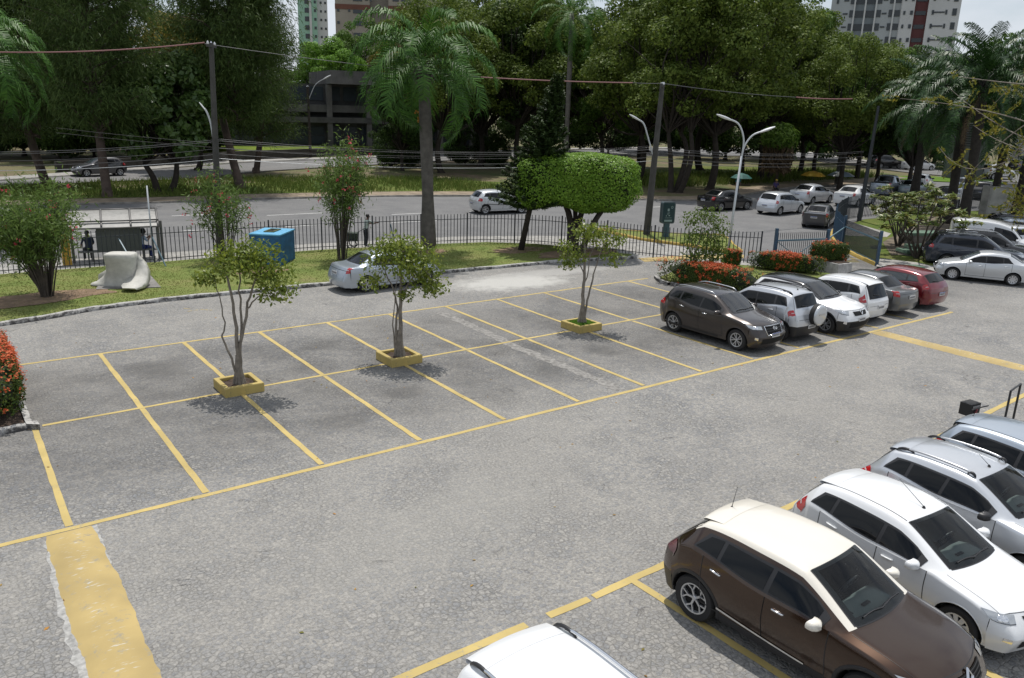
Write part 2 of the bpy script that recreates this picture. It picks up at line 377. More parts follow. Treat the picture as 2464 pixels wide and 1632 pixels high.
def asphalt_mat(name, c0, c1, sc=.5):
    m, nt, b = new_mat(name); L = nt.links.new; t = N(nt, 'ShaderNodeTexCoord'); O = t.outputs['Object']
    n = N(nt, 'ShaderNodeTexNoise'); n.inputs['Scale'].default_value = sc; n.inputs['Detail'].default_value = 9; n.inputs['Roughness'].default_value = .7; L(O, n.inputs['Vector'])
    r = N(nt, 'ShaderNodeValToRGB'); r.color_ramp.elements[0].position = .32; r.color_ramp.elements[0].color = (*c0, 1); r.color_ramp.elements[1].position = .68; r.color_ramp.elements[1].color = (*c1, 1); L(n.outputs[0], r.inputs[0])
    g = N(nt, 'ShaderNodeTexNoise'); g.inputs['Scale'].default_value = 18; g.inputs['Detail'].default_value = 5; L(O, g.inputs['Vector'])
    rg = N(nt, 'ShaderNodeMapRange'); rg.inputs[1].default_value = .3; rg.inputs[2].default_value = .7; rg.inputs[3].default_value = .8; rg.inputs[4].default_value = 1.2; L(g.outputs[0], rg.inputs[0])
    x = N(nt, 'ShaderNodeVectorMath', operation='SCALE'); L(r.outputs[0], x.inputs[0]); L(rg.outputs[0], x.inputs['Scale'])
    L(x.outputs[0], b.inputs['Base Color']); b.inputs['Roughness'].default_value = .88; b.inputs['Specular IOR Level'].default_value = .25
    bp = N(nt, 'ShaderNodeBump'); bp.inputs['Strength'].default_value = .2; bp.inputs['Distance'].default_value = .01; L(g.outputs[0], bp.inputs['Height']); L(bp.outputs[0], b.inputs['Normal'])
    return m
def worn_paint(name, col, under, amount=.5, sc=5.0):
    """road paint rubbed through to the paving here and there"""
    m, nt, b = new_mat(name); L = nt.links.new; t = N(nt, 'ShaderNodeTexCoord'); O = t.outputs['Object']
    n = N(nt, 'ShaderNodeTexNoise'); n.inputs['Scale'].default_value = sc; n.inputs['Detail'].default_value = 9; n.inputs['Roughness'].default_value = .75; L(O, n.inputs['Vector'])
    r = N(nt, 'ShaderNodeMapRange'); r.inputs[1].default_value = amount; r.inputs[2].default_value = amount+.10; L(n.outputs[0], r.inputs[0])
    n2 = N(nt, 'ShaderNodeTexNoise'); n2.inputs['Scale'].default_value = 1.1; n2.inputs['Detail'].default_value = 6; L(O, n2.inputs['Vector'])
    c = N(nt, 'ShaderNodeValToRGB'); c.color_ramp.elements[0].position = .3; c.color_ramp.elements[0].color = tuple(.8*k for k in col)+(1,); c.color_ramp.elements[1].position = .7; c.color_ramp.elements[1].color = tuple(1.12*k for k in col)+(1,); L(n2.outputs[0], c.inputs[0])
    x = N(nt, 'ShaderNodeMix', data_type='RGBA'); L(r.outputs[0], x.inputs[0]); L(c.outputs[0], x.inputs[6]); x.inputs[7].default_value = (*under, 1)
    L(x.outputs[2], b.inputs['Base Color']); b.inputs['Roughness'].default_value = .75
    bp = N(nt, 'ShaderNodeBump'); bp.inputs['Strength'].default_value = .35; bp.inputs['Distance'].default_value = .01; L(n.outputs[0], bp.inputs['Height']); L(bp.outputs[0], b.inputs['Normal'])
    return m
def grass_mat(name, cs, sc=.9):
    m, nt, b = new_mat(name); L = nt.links.new; t = N(nt, 'ShaderNodeTexCoord'); O = t.outputs['Object']
    n = N(nt, 'ShaderNodeTexNoise'); n.inputs['Scale'].default_value = sc; n.inputs['Detail'].default_value = 8; n.inputs['Roughness'].default_value = .68; L(O, n.inputs['Vector'])
    r = N(nt, 'ShaderNodeValToRGB'); e = r.color_ramp.elements
    while len(e) < len(cs): e.new(.5)
    for i, c in enumerate(cs): e[i].position = .30+.42*i/(len(cs)-1); e[i].color = (*c, 1)
    L(n.outputs[0], r.inputs[0])
    g = N(nt, 'ShaderNodeTexNoise'); g.inputs['Scale'].default_value = 14; g.inputs['Detail'].default_value = 6; g.inputs['Roughness'].default_value = .8; L(O, g.inputs['Vector'])
    rg = N(nt, 'ShaderNodeMapRange'); rg.inputs[1].default_value = .3; rg.inputs[2].default_value = .7; rg.inputs[3].default_value = .6; rg.inputs[4].default_value = 1.35; L(g.outputs[0], rg.inputs[0])
    x = N(nt, 'ShaderNodeVectorMath', operation='SCALE'); L(r.outputs[0], x.inputs[0]); L(rg.outputs[0], x.inputs['Scale']); L(x.outputs[0], b.inputs['Base Color'])
    b.inputs['Roughness'].default_value = .95; b.inputs['Specular IOR Level'].default_value = .1
    bp = N(nt, 'ShaderNodeBump'); bp.inputs['Strength'].default_value = .7; bp.inputs['Distance'].default_value = .05; L(g.outputs[0], bp.inputs['Height']); L(bp.outputs[0], b.inputs['Normal'])
    return m
def sheet(name, poly, z, mat, kind='structure'):
    bm = bmesh.new(); vs = [bm.verts.new((p[0], p[1], z)) for p in poly]
    es = [bm.edges.new((vs[i], vs[(i+1) % len(vs)])) for i in range(len(vs))]
    bmesh.ops.triangle_fill(bm, use_beauty=True, edges=es)
    bm.normal_update()
    for f in bm.faces:
        if f.normal.z < 0: f.normal_flip()
    me = bpy.data.meshes.new(name); bm.to_mesh(me); bm.free(); me.materials.append(mat)
    o = link_mesh(name, me); tag(o, kind=kind); return o
def slab(name, poly, z0, z1, mat, kind='structure'):
    bm = bmesh.new(); vs = [bm.verts.new((p[0], p[1], z1)) for p in poly]
    es = [bm.edges.new((vs[i], vs[(i+1) % len(vs)])) for i in range(len(vs))]
    bmesh.ops.triangle_fill(bm, use_beauty=True, edges=es)
    lo = [bm.verts.new((p[0], p[1], z0)) for p in poly]
    for i in range(len(vs)):
        j = (i+1) % len(vs); bm.faces.new((vs[i], vs[j], lo[j], lo[i]))
    bm.normal_update()
    for f in bm.faces:
        if abs(f.normal.z) > .9 and f.normal.z < 0: f.normal_flip()
    me = bpy.data.meshes.new(name); bm.to_mesh(me); bm.free(); me.materials.append(mat)
    o = link_mesh(name, me)
    if kind: tag(o, kind=kind)
    return o
def smooth_path(pts, n=6):
    P = [Vector((p[0], p[1], p[2] if len(p) > 2 else 0)) for p in pts]; out = []
    for i in range(len(P)-1):
        a, b, c, d = P[max(0, i-1)], P[i], P[i+1], P[min(len(P)-1, i+2)]
        for k in range(n):
            t = k/n; out.append(.5*((2*b)+(c-a)*t+(2*a-5*b+4*c-d)*t*t+(3*b-a-3*c+d)*t**3))
    return out+[P[-1]]
def kerb(name, path, wd, z0, z1, mat, label=None, kind='structure', left=True):
    """a kerb stone run along a path, its body to the left of it"""
    P = path; mb = MB(); rows = []
    for i, p in enumerate(P):
        d = (P[min(i+1, len(P)-1)]-P[max(i-1, 0)]); d.z = 0; d.normalize(); n = Vector((-d.y, d.x, 0))*(1 if left else -1)
        jz = .012*math.sin(i*2.3)+.01*math.sin(i*.7)
        q0, q1 = p-n*.02, p+n*wd
        rows.append([Vector((q0.x, q0.y, z0)), Vector((p.x, p.y, z1-.02+jz)), Vector((p.x+n.x*.03, p.y+n.y*.03, z1+jz)), Vector((q1.x, q1.y, z1+jz)), Vector((q1.x, q1.y, z0))])
    mb.grid(rows, flip=not left); o = mb.build(name, mat, None, auto=50)
    if kind: tag(o, kind=kind)
    return o

M_PAVE = paving_mat()
M_ASPH = asphalt_mat('road_asphalt', (.135, .135, .138), (.185, .183, .18)); M_ASPH2 = asphalt_mat('old_asphalt', (.15, .15, .15), (.21, .205, .2), .3)
M_CONC = plain('pale_concrete', (.30, .29, .27), .9, var=.35, vscale=2.5, bump=.3)
M_DIRT = plain('trodden_earth', (.24, .19, .135), .95, var=.4, vscale=1.2, bump=.5)
M_YEL = worn_paint('yellow_line_paint', (.48, .365, .13), (.25, .235, .19), .57, 8)
M_YELH = worn_paint('yellow_hump_paint', (.41, .305, .12), (.27, .24, .17), .56, 5)
def scratch(m):
    nt = m.node_tree; L = nt.links.new; b = nt.nodes['Principled BSDF']; src = b.inputs['Base Color'].links[0].from_socket; t = N(nt, 'ShaderNodeTexCoord'); mp = N(nt, 'ShaderNodeMapping'); mp.inputs['Scale'].default_value = (5, 26, 1); mp.inputs['Rotation'].default_value = (0, 0, .35)
    n = N(nt, 'ShaderNodeTexNoise'); n.inputs['Scale'].default_value = 1; n.inputs['Detail'].default_value = 4; L(t.outputs['Object'], mp.inputs[0]); L(mp.outputs[0], n.inputs['Vector']); r = N(nt, 'ShaderNodeMapRange'); r.inputs[1].default_value = .60; r.inputs[2].default_value = .68; L(n.outputs[0], r.inputs[0])
    s = N(nt, 'ShaderNodeSeparateXYZ'); L(t.outputs['Object'], s.inputs[0]); z = N(nt, 'ShaderNodeMapRange'); z.inputs[1].default_value = .045; z.inputs[2].default_value = .062; L(s.outputs[2], z.inputs[0]); mu = N(nt, 'ShaderNodeMath', operation='MULTIPLY'); L(r.outputs[0], mu.inputs[0]); L(z.outputs[0], mu.inputs[1])
    x = N(nt, 'ShaderNodeMix', data_type='RGBA'); x.inputs[7].default_value = (.50, .48, .42, 1); L(mu.outputs[0], x.inputs[0]); L(src, x.inputs[6]); L(x.outputs[2], b.inputs['Base Color'])
scratch(M_YELH)
M_YELK = worn_paint('yellow_kerb_paint', (.42, .29, .06), (.16, .14, .10), .56, 4)
M_WHT = worn_paint('white_road_paint', (.62, .62, .60), (.2, .2, .2), .56, 5)
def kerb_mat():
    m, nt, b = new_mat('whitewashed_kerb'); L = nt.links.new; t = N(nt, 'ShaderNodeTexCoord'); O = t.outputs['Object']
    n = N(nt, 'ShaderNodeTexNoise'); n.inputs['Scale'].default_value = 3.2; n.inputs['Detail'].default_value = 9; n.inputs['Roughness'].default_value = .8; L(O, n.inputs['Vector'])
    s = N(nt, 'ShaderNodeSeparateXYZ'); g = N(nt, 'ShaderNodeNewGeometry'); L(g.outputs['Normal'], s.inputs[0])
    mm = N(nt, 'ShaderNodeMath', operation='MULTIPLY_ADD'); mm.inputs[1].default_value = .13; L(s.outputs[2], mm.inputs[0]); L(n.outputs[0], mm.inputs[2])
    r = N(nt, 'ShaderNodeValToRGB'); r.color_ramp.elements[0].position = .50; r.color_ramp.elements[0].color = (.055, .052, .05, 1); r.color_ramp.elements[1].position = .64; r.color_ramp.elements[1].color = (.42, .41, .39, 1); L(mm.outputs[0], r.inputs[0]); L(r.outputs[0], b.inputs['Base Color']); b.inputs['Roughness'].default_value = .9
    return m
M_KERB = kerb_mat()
M_LAWN = grass_mat('lawn_turf', [(.112, .155, .042), (.155, .195, .056), (.195, .212, .072), (.228, .20, .098)], .55)
M_GRASS = grass_mat('rough_grass', [(.055, .09, .02), (.09, .13, .028), (.13, .15, .042), (.19, .145, .085)], .35)

tag(sheet('ground', [(-1200, -300), (1500, -300), (1500, 1600), (-1200, 1600)], 0.0, ground_mat()))
lot = [(-30, -40), (80, -40), (75, -5), (62, 12), (48, 14.5), (42.6, 12.2), (39.3, 8.3), (33.5, 11.5), (30, 16), (26, 17), (12, 17.2), (4, 17.4), (-30, 16.5)]
tag(sheet('parking_pavement', lot, .008, M_PAVE))

# kerbed lawn between the lot and the street fence
kl = smooth_path([(-28, 14.6), (-10, 15.2), (.27, 15.9), (3.78, 16.72), (7.68, 16.78), (12.12, 16.5), (18.26, 16.3), (24.67, 15.82), (27.6, 15.15), (28.7, 14.95), (29.25, 15.3)], 8)
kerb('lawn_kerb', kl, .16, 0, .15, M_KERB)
FENCE = smooth_path([(-28, 25.6), (1, 24.45), (11.9, 24.15), (15.2, 23.95), (21.2, 22.9), (24.3, 22.1), (26.75, 20.2), (28.3, 17.3), (29.5, 14.5), (31.0, 12.4), (33.55, 9.95)], 10)
lawn_poly = [(p.x, p.y+.14) for p in kl]+[(28.9, 16.0), (28.2, 17.6), (27.3, 19.4), (26.6, 20.5), (24.4, 22.25), (21.2, 23.05), (15.2, 24.1), (11.9, 24.3), (1, 24.6), (-28, 25.75)]
slab('lawn', lawn_poly, 0, .13, M_LAWN)
for k, (px, py, rx, ry) in enumerate(((1200, 578, 1.5, .8), (985, 582, 1.2, .7), (600, 625, 1.3, .8), (120, 685, 2.2, .9), (1340, 585, 2.6, 1.0), (25, 700, 2.0, .8))):
    x, y = G(px, py, .13); y = min(y, 23.0) if px < 1300 else y
    r_ = random.Random(k); poly = [(x+rx*math.cos(2*PI*i/22)*(1+r_.uniform(-.2, .2)), y+ry*math.sin(2*PI*i/22)*(1+r_.uniform(-.2, .2))) for i in range(22)]
    sheet('bare_earth', poly, .134+.003*k, plain('bare_earth', (.20, .135, .085), .95, var=.4, vscale=2.0, bump=.6))

# pavement strip outside the fence, the main road, the median, the road behind
side_out = [(p.x+.0, p.y+.2) for p in FENCE if p.x < 27]
sheet('sidewalk', [(-28, 25.3), *[(p.x, p.y+.05) for p in FENCE if -27 < p.x < 27.2], (29.4, 14.6), (33.4, 10.2), (36, 13), (34.3, 19.8), (29, 23.4), (24, 25.4), (12, 27.2), (-28, 29)], .012, M_CONC)
far1 = [(-120, 60), (-40, 54), (3.1, 49.3), (13.3, 47.8), (20.2, 47.3), (30.5, 45.4)]+[G(1200, 455), G(1400, 461), G(1623, 466), G(1700, 457), G(1816, 437), G(1924, 431), G(2005, 425), G(2100, 413), G(2220, 404), (150, 60)]
near1 = [(180, 25), (120, 16), (80, 15.5), (72, 17.2), (62, 18.4), (56, 18.6), (48.6, 16.2), (45.6, 14.2), (42.6, 11.9), (39.6, 9), (36.6, 8.9), (33.5, 10.4), (34.4, 19.7), (29, 23.4), (24, 25.4), (12, 27.2), (-28, 29), (-120, 36)]
sheet('road', far1+near1, .016, M_ASPH)
fk = smooth_path([(*p, 0) for p in far1[1:-2]], 4)
kerb('median_kerb', fk, .25, 0, .13, plain('dark_kerb', (.15, .14, .125), .9, var=.6, vscale=1.5), left=True)
walk = [(p.x, p.y+.22) for p in fk]
sheet('median_footpath', walk+[(p.x+.6, p.y+3.0) for p in reversed(fk)], .11, M_DIRT)
r2n = [G(-400, 445), G(0, 432), G(300, 420), G(430, 415), G(620, 397), G(850, 383), G(1100, 370), G(1400, 362), G(1700, 362), G(1850, 369), G(2000, 388), G(2100, 400), G(2367, 425), G(2600, 445)]
r2f = [G(-400, 430), G(0, 419), G(130, 410), G(330, 395), G(560, 377), G(850, 366), G(1100, 353), G(1400, 345), G(1700, 344), G(1850, 351), G(2000, 372), G(2100, 385), G(2367, 402), G(2600, 420)]
mb = MB(); pa, pb = resamp(r2n, 60), resamp(r2f, 60); mb.grid([[(*a, .014), (*b, .014)] for a, b in zip(pa, pb)], flip=True); tag(mb.build('back_road', M_ASPH2), kind='structure')
fk2 = smooth_path([(*p, 0) for p in r2f[1:-1]], 4); kerb('back_kerb', fk2, .25, 0, .14, M_CONC)
sheet('back_sidewalk', [(p.x, p.y+.2) for p in fk2]+[(p.x-.6, p.y+2.6) for p in reversed(fk2)], .125, M_CONC)
kerb('near_back_kerb', smooth_path([(*p, 0) for p in r2n[1:-1]], 4), .2, 0, .12, plain('dark_kerb', (.15, .14, .125)), left=False)

# painted lane dashes
mb = MB()
def stripe(a, b, wd, z):
    a = Vector((*a, z)); b = Vector((*b, z)); d = (b-a).normalized(); n = Vector((-d.y, d.x, 0))*wd/2
    mb.add([a-n, b-n, b+n, a+n], [(0, 1, 2, 3)])
for (ax, ay, bx, by) in ((397, 500, 505, 496), (617, 499, 745, 493), (905, 497, 990, 493), (1085, 490, 1140, 489), (420, 535, 540, 530), (660, 525, 770, 518), (905, 515, 1010, 511), (1320, 503, 1350, 503), (-40, 512, 130, 508), (150, 545, 260, 540), (1500, 480, 1560, 477)):
    stripe(G(ax, ay), G(bx, by), .14, .022)
tag(mb.build('lane_markings', M_WHT), kind='structure')

# parking bay lines
mb = MB(); P_ = 2.45; D1, D2 = 5.596, 10.987
_jl = [0]
def jline(a, b, wd, n=None):
    _jl[0] += 1; z_ = .013+.0004*(_jl[0] % 12)
    a = Vector((*a, z_)); b = Vector((*b, z_)); L_ = (b-a).length; n = n or max(2, int(L_/.35)); d = (b-a)/L_; nn = Vector((-d.y, d.x, 0)); rows = []
    for i in range(n+1):
        p = a+d*(L_*i/n); o = random.uniform(-.006, .006); rows.append([p-nn*(wd/2+random.uniform(-.008, .008))+nn*o, p+nn*(wd/2+random.uniform(-.008, .008))+nn*o])
    mb.grid(rows, flip=True)
jline((-9, -.02), (32.2, -.1), .13); jline((.25, D1), (25.2, D1+.1), .115); jline((-.3, D2-.02), (25.8, D2-.1), .115)
for k in range(0, 13): jline((P_*k, .065), (P_*k+(.08 if k == 0 else 0), D1-.06), .13)
for k in range(1, 11): jline((P_*k, D1+.06), (P_*k, D2-.06), .13)
tag(mb.build('bay_lines', M_YEL), kind='structure')
mb = MB()
jline((-4, -6.88), (5.2, -6.94), .15); jline((5.62, -6.94), (6.45, -6.96), .15); jline((6.55, -6.96), (18, -6.62), .15); jline((18, -6.62), (34, -5.9), .15)
for x in (2.5, 7.42, 9.9, 12.4, 14.9, 17.4, 21.0, 23.6, 26.2): jline((x, -6.9 + max(0, x-9)*.035), (x+.15, -12), .14)
jline(G(1965, 598, 0), G(2045, 605, 0), .1)
tag(mb.build('front_bay_lines', M_YEL), kind='structure')
# faint scratches of yellow paint by the lawn kerb
mb = MB()
for a, b in (((433, 721), (458, 717)), ((462, 716), (490, 718)), ((425, 714), (440, 715))): jline(G(*a), G(*b), .05, 4)
tag(mb.build('old_paint_marks', worn_paint('faded_yellow', (.45, .34, .12), (.26, .25, .22), .47, 9)), kind='structure')
# the pale strip where a trench was filled
mb = MB(); rows = []
a, b = G(1012, 722), G(1432, 903)
for i in range(60):
    t = i/59; x = a[0]+(b[0]-a[0])*t+.06*math.sin(t*9); y = a[1]+(b[1]-a[1])*t; r_ = random.Random(i)
    rows.append([(x-.19+r_.uniform(-.07, .07), y, .0115), (x+.19+r_.uniform(-.07, .07), y, .0115)])
mb.grid(rows); tag(mb.build('trench_patch', plain('trench_cement', (.225, .215, .20), .9, var=.5, vscale=7, bump=.8, bscale=40)), kind='structure')

# painted speed humps
def hump(x0, y0, x1, y1, wd, name):
    mb = MB(); rows = []; n = 90
    for i in range(n+1):
        t = i/n; cx, cy = x0+(x1-x0)*t, y0+(y1-y0)*t; r_ = random.Random(i*3+int(x0*7)); e = min(1, min(i, n-i)/2.5)**.5
        row = []
        for j in range(11):
            s = -1+j/5; ww = wd/2*(.86+.14*e)*(1+.04*math.sin(cy*1.7+x0))+(.008*math.sin(cy*5.1)+.008*math.sin(cy*11.3+1)+.012*r_.uniform(-1, 1) if j in (0, 10) else 0)
            row.append((cx+s*ww, cy, .010+.055*e*(1-s*s)+(r_.uniform(-.0008, .0008) if 0 < j < 10 else 0)))
        rows.append(row)
    mb.grid(rows); return tag(mb.build(name, M_YELH, None, smooth=True), 'broad yellow speed hump with a worn whitish crown at the lower left' if x0 < 5 else 'narrow-looking yellow speed hump beyond the end of the middle car row', 'speed hump')
hump(-.03, -.12, -.05, -9.5, .84, 'speed_hump'); hump(26.4, -.18, 26.5, -9, .75, 'speed_hump')
mb = MB(); rows = []
for i in range(30):
    t = i/29; y = -.3-5.2*t; r_ = random.Random(i); rows.append([(-.46-.16*max(0, t-.12)**.6+r_.uniform(-.045, .045), y, .0118), (-.40, y, .0118)])
for i in range(12):
    pass
mb.grid(rows); rows = []
for i in range(16):
    t = i/15; y = -.15-1.6*t; r_ = random.Random(i+40); rows.append([(.34, y, .0118), (.43-.06*t+r_.uniform(-.03, .03), y, .0118)])
mb.grid(rows); tag(mb.build('spilled_cement', plain('spilled_cement', (.33, .325, .31), .9, var=.45, vscale=9, bump=.6)), kind='structure')

# driveway: kerbed grass island, yellow bands
isl = [G(1372, 532), G(1500, 541), G(1600, 546), G(1672, 549), G(1700, 572), G(1716, 585), G(1690, 588), G(1595, 572), G(1480, 556)]
slab('traffic_island', isl, 0, .14, M_LAWN)
ip = [Vector((*p, 0)) for p in isl]
kerb('island_kerb', smooth_path([(*p, 0) for p in isl+[isl[0]]], 4), .14, 0, .17, M_YELK, left=False)
sheet('drive_hump', [G(1475, 598), G(1600, 590), G(1720, 590), G(1720, 598), G(1610, 600), G(1490, 606)], .021, M_YELH)
# the green corner on the right with its kerbs and walk
rk = smooth_path([(*G(1923, 536), 0), (*G(1919, 550), 0), (*G(1936, 573), 0), (*G(1975, 594), 0), (*G(2022, 615), 0)], 8)
kerb('yellow_drive_kerb', rk, .22, 0, .2, M_YELK, left=True)
rp = [G(1925, 538), G(1921, 551), G(1938, 574), G(1977, 595), G(2025, 616), G(2095, 623), G(2160, 633), (42.0, 4.6), (44, 6.2), (60, 11.5), (68, 15), (72.5, 17), (62, 18), (56, 18.2)]
slab('corner_lawn', rp, 0, .12, M_GRASS)
sheet('corner_walk', [G(2025, 616, .125), G(2095, 623, .125), G(2155, 632, .125), G(2185, 622, .125), G(2120, 607, .125), G(2035, 597, .125)], .127, M_CONC)
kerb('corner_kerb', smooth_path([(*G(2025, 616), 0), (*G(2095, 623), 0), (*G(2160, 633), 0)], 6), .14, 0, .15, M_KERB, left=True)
sheet('pole_apron', [G(1962, 512, .125), G(2060, 540, .125), G(2050, 548, .125), G(1960, 545, .125), G(1935, 535, .125)], .128, M_CONC)
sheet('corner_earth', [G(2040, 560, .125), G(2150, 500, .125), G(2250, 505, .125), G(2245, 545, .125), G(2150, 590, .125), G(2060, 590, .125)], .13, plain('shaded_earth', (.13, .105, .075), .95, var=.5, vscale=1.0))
# ------------------------------------------------------------ vehicles
class Shell:
    """a car body: three longitudinal curves (top centre, roof/bonnet corner, shoulder) at eleven knots"""
    def __init__(s, c):
        L, Wd, H = c['L'], c['W'], c['H']; hw = Wd/2; wb = c['wb']; fo = c['fo']
        xf = wb/2+fo; s.xf = xf; s.xr = xf-L; s.hw = hw; s.c = c
        X = lambda d: xf-d
        rt = c.get('rtop', (L-0.55, H-0.09)); gb = c.get('gbot', (L-0.2, 1.0)); de = c.get('deck', (L-0.05, 0.82))
        ho = c.get('hood', (0.13, 0.76)); co = c.get('cowl', (1.05, 1.0)); wt = c.get('wtop', (1.85, H-0.05)); pk = c.get('peak', (2.3, H))
        bz = c.get('belt', 0.95); br = c.get('beltr', bz+0.06); rw = c.get('roofw', 0.70); zr = c.get('rock', 0.22)
        s.zr = zr; nz = c.get('nose', 0.48)
        T = [(X(0.10), 0.20), (X(0), nz), (X(ho[0]), ho[1]), (X(co[0]), co[1]), (X(wt[0]), wt[1]), (X(pk[0]), pk[1]), (X(rt[0]), rt[1]), (X(gb[0]), gb[1]), (X(de[0]), de[1]), (s.xr, c.get('rnose', 0.50)), (s.xr+0.09, 0.24)]
        s.T = [Vector((x, 0, z)) for x, z in T]
        cd = c.get('corner', 0.42)                 # how far the front corner sits behind the nose
        cr = c.get('rcorner', 0.36)
        cwy = c.get('cowly', 0.80)
        P = [(X(0.20), .74*hw, .20), (X(0.09), .79*hw, nz), (X(ho[0]+0.16), .76*hw, ho[1]-0.01), (X(co[0]+0.10), cwy*hw, co[1]-0.01), (X(wt[0]+0.06), rw*hw, wt[1]-0.035), (X(pk[0]), (rw+.01)*hw, pk[1]-0.045), (X(rt[0]-0.02), (rw-.02)*hw, rt[1]-0.045), (X(gb[0]-0.06), c.get('gbw', .74)*hw, gb[1]), (X(de[0]-0.07), .80*hw, de[1]-.01), (s.xr+.08, .80*hw, c.get('rnose', .5)), (s.xr+.16, .78*hw, .24)]
        s.P = [Vector(p) for p in P]
        xE2 = X(cd); xE8 = s.xr+cr
        e2z = c.get('e2z', ho[1]-0.06); e8z = c.get('e8z', de[1]-0.02)
        E = [None, None, (xE2, .93*hw, e2z), (X(co[0]+0.22), .975*hw, min(bz, co[1]-0.02)), (X(wt[0]+0.02), 1.0*hw, bz), (X(pk[0]+.1), 1.0*hw, bz+.01), (X(rt[0]-0.02), .975*hw, br), (X(min(gb[0]-0.10, L-cr-0.12)), .945*hw, c.get('e7z', min(br, gb[1]-0.015))), (xE8, .92*hw, e8z), None, None]
        s.E = [Vector(e) if e else None for e in E]
        for k, ref, z in ((0, 2, .20), (1, 2, nz), (9, 8, c.get('rnose', .5)), (10, 8, .24)):
            r = s.E[ref]; t = (z-r.z)/(zr-r.z)
            s.E[k] = Vector((r.x, r.y*s.prof(max(0, min(1, t))), z))
        sm = c.get('smooth', {})
        base = [.2, .7, .55, .0, .5, 1., .55, .35, .45, .7, .2]
        s.sm = [sm.get(i, base[i]) for i in range(11)]
    @staticmethod
    def prof(t): return 1+0.035*math.sin(PI*min(t/0.75, 1.0))-0.055*max(0, t-0.3)**1.5/0.7**1.5
    def crv(s, A, u):
        i = max(0, min(9, int(math.floor(u)))); t = u-i
        p0, p1 = A[i], A[i+1]
        d = p1-p0; L = d.length
        def tan(k):
            a = A[k-1] if k > 0 else A[k]; b = A[k+1] if k < 10 else A[k]
            la = (A[k]-a).length+1e-6; lb = (b-A[k]).length+1e-6
            return ((A[k]-a)/la+(b-A[k])/lb)*0.5*s.sm[k]+(d/(L+1e-9))*(1-s.sm[k])
        m0, m1 = tan(i)*L, tan(i+1)*L
        t2, t3 = t*t, t*t*t
        return p0*(2*t3-3*t2+1)+m0*(t3-2*t2+t)+p1*(-2*t3+3*t2)+m1*(t3-t2)
    def S(s, u, v):
        sg = -1 if v < 0 else 1; v = abs(v)
        if v > 1:
            t = v-1; e = s.crv(s.E, max(2, min(8, u)))
            zr = s.zr
            return Vector((e.x, sg*e.y*s.prof(t), e.z+(zr-e.z)*t))
        T, P, E = s.crv(s.T, u), s.crv(s.P, u), s.crv(s.E, u)
        A = P.lerp(T, .16); B = P.lerp(E, .15)
        if v < .5:
            q = v/.5; p = Vector((T.x+(A.x-T.x)*q*q, A.y*q, T.z+(A.z-T.z)*q*q))
        elif v < .62:
            q = (v-.5)/.12; p = A*(1-q)**2+P*2*q*(1-q)+B*q*q
        else:
            q = (v-.62)/.38; p = B.lerp(E, q)
            p.y += 0.03*math.sin(PI*q)*min(1, (B-E).length)
        return Vector((p.x, sg*p.y, p.z))
    def nrm(s, u, v):
        h = 1e-3
        u0, u1 = max(0, u-h), min(10, u+h)
        if abs(v) > 1: u0, u1 = max(2, u-h), min(8, u+h)
        a = s.S(u1, v)-s.S(u0, v); b = s.S(u, v+h)-s.S(u, v-h)
        n = b.cross(a)
        if n.length < 1e-12: return Vector((0, 0, 1))
        n.normalize(); c = s.S(u, v)-Vector((0, 0, .55)); c.x *= .35
        return n if n.dot(c) > 0 else -n
    def pt(s, u, v, off=0.0):
        p = s.S(u, v)
        return p+s.nrm(u, v)*off if off else p
    def u_at(s, x, lo=2.0, hi=8.0):               # u where the shoulder is at this x
        for _ in range(40):
            m = (lo+hi)/2
            if s.crv(s.E, m).x > x: lo = m
            else: hi = m
        return (lo+hi)/2
def patch(sh, mb, lo, hi, n=10, m=4, off=.005, mi=0, sg=1):
    a, b = resamp(lo, n), resamp(hi, n)
    P = [[sh.pt(a[i][0]+(b[i][0]-a[i][0])*j/m, sg*(a[i][1]+(b[i][1]-a[i][1])*j/m), off) for j in range(m+1)] for i in range(n+1)]
    mb.grid(P, mi, flip=sg > 0)
def side_patches(sh, lo, hi, mb=None, **k):
    mb = mb or MB()
    for sg in (1, -1): patch(sh, mb, lo, hi, sg=sg, **k)
    return mb

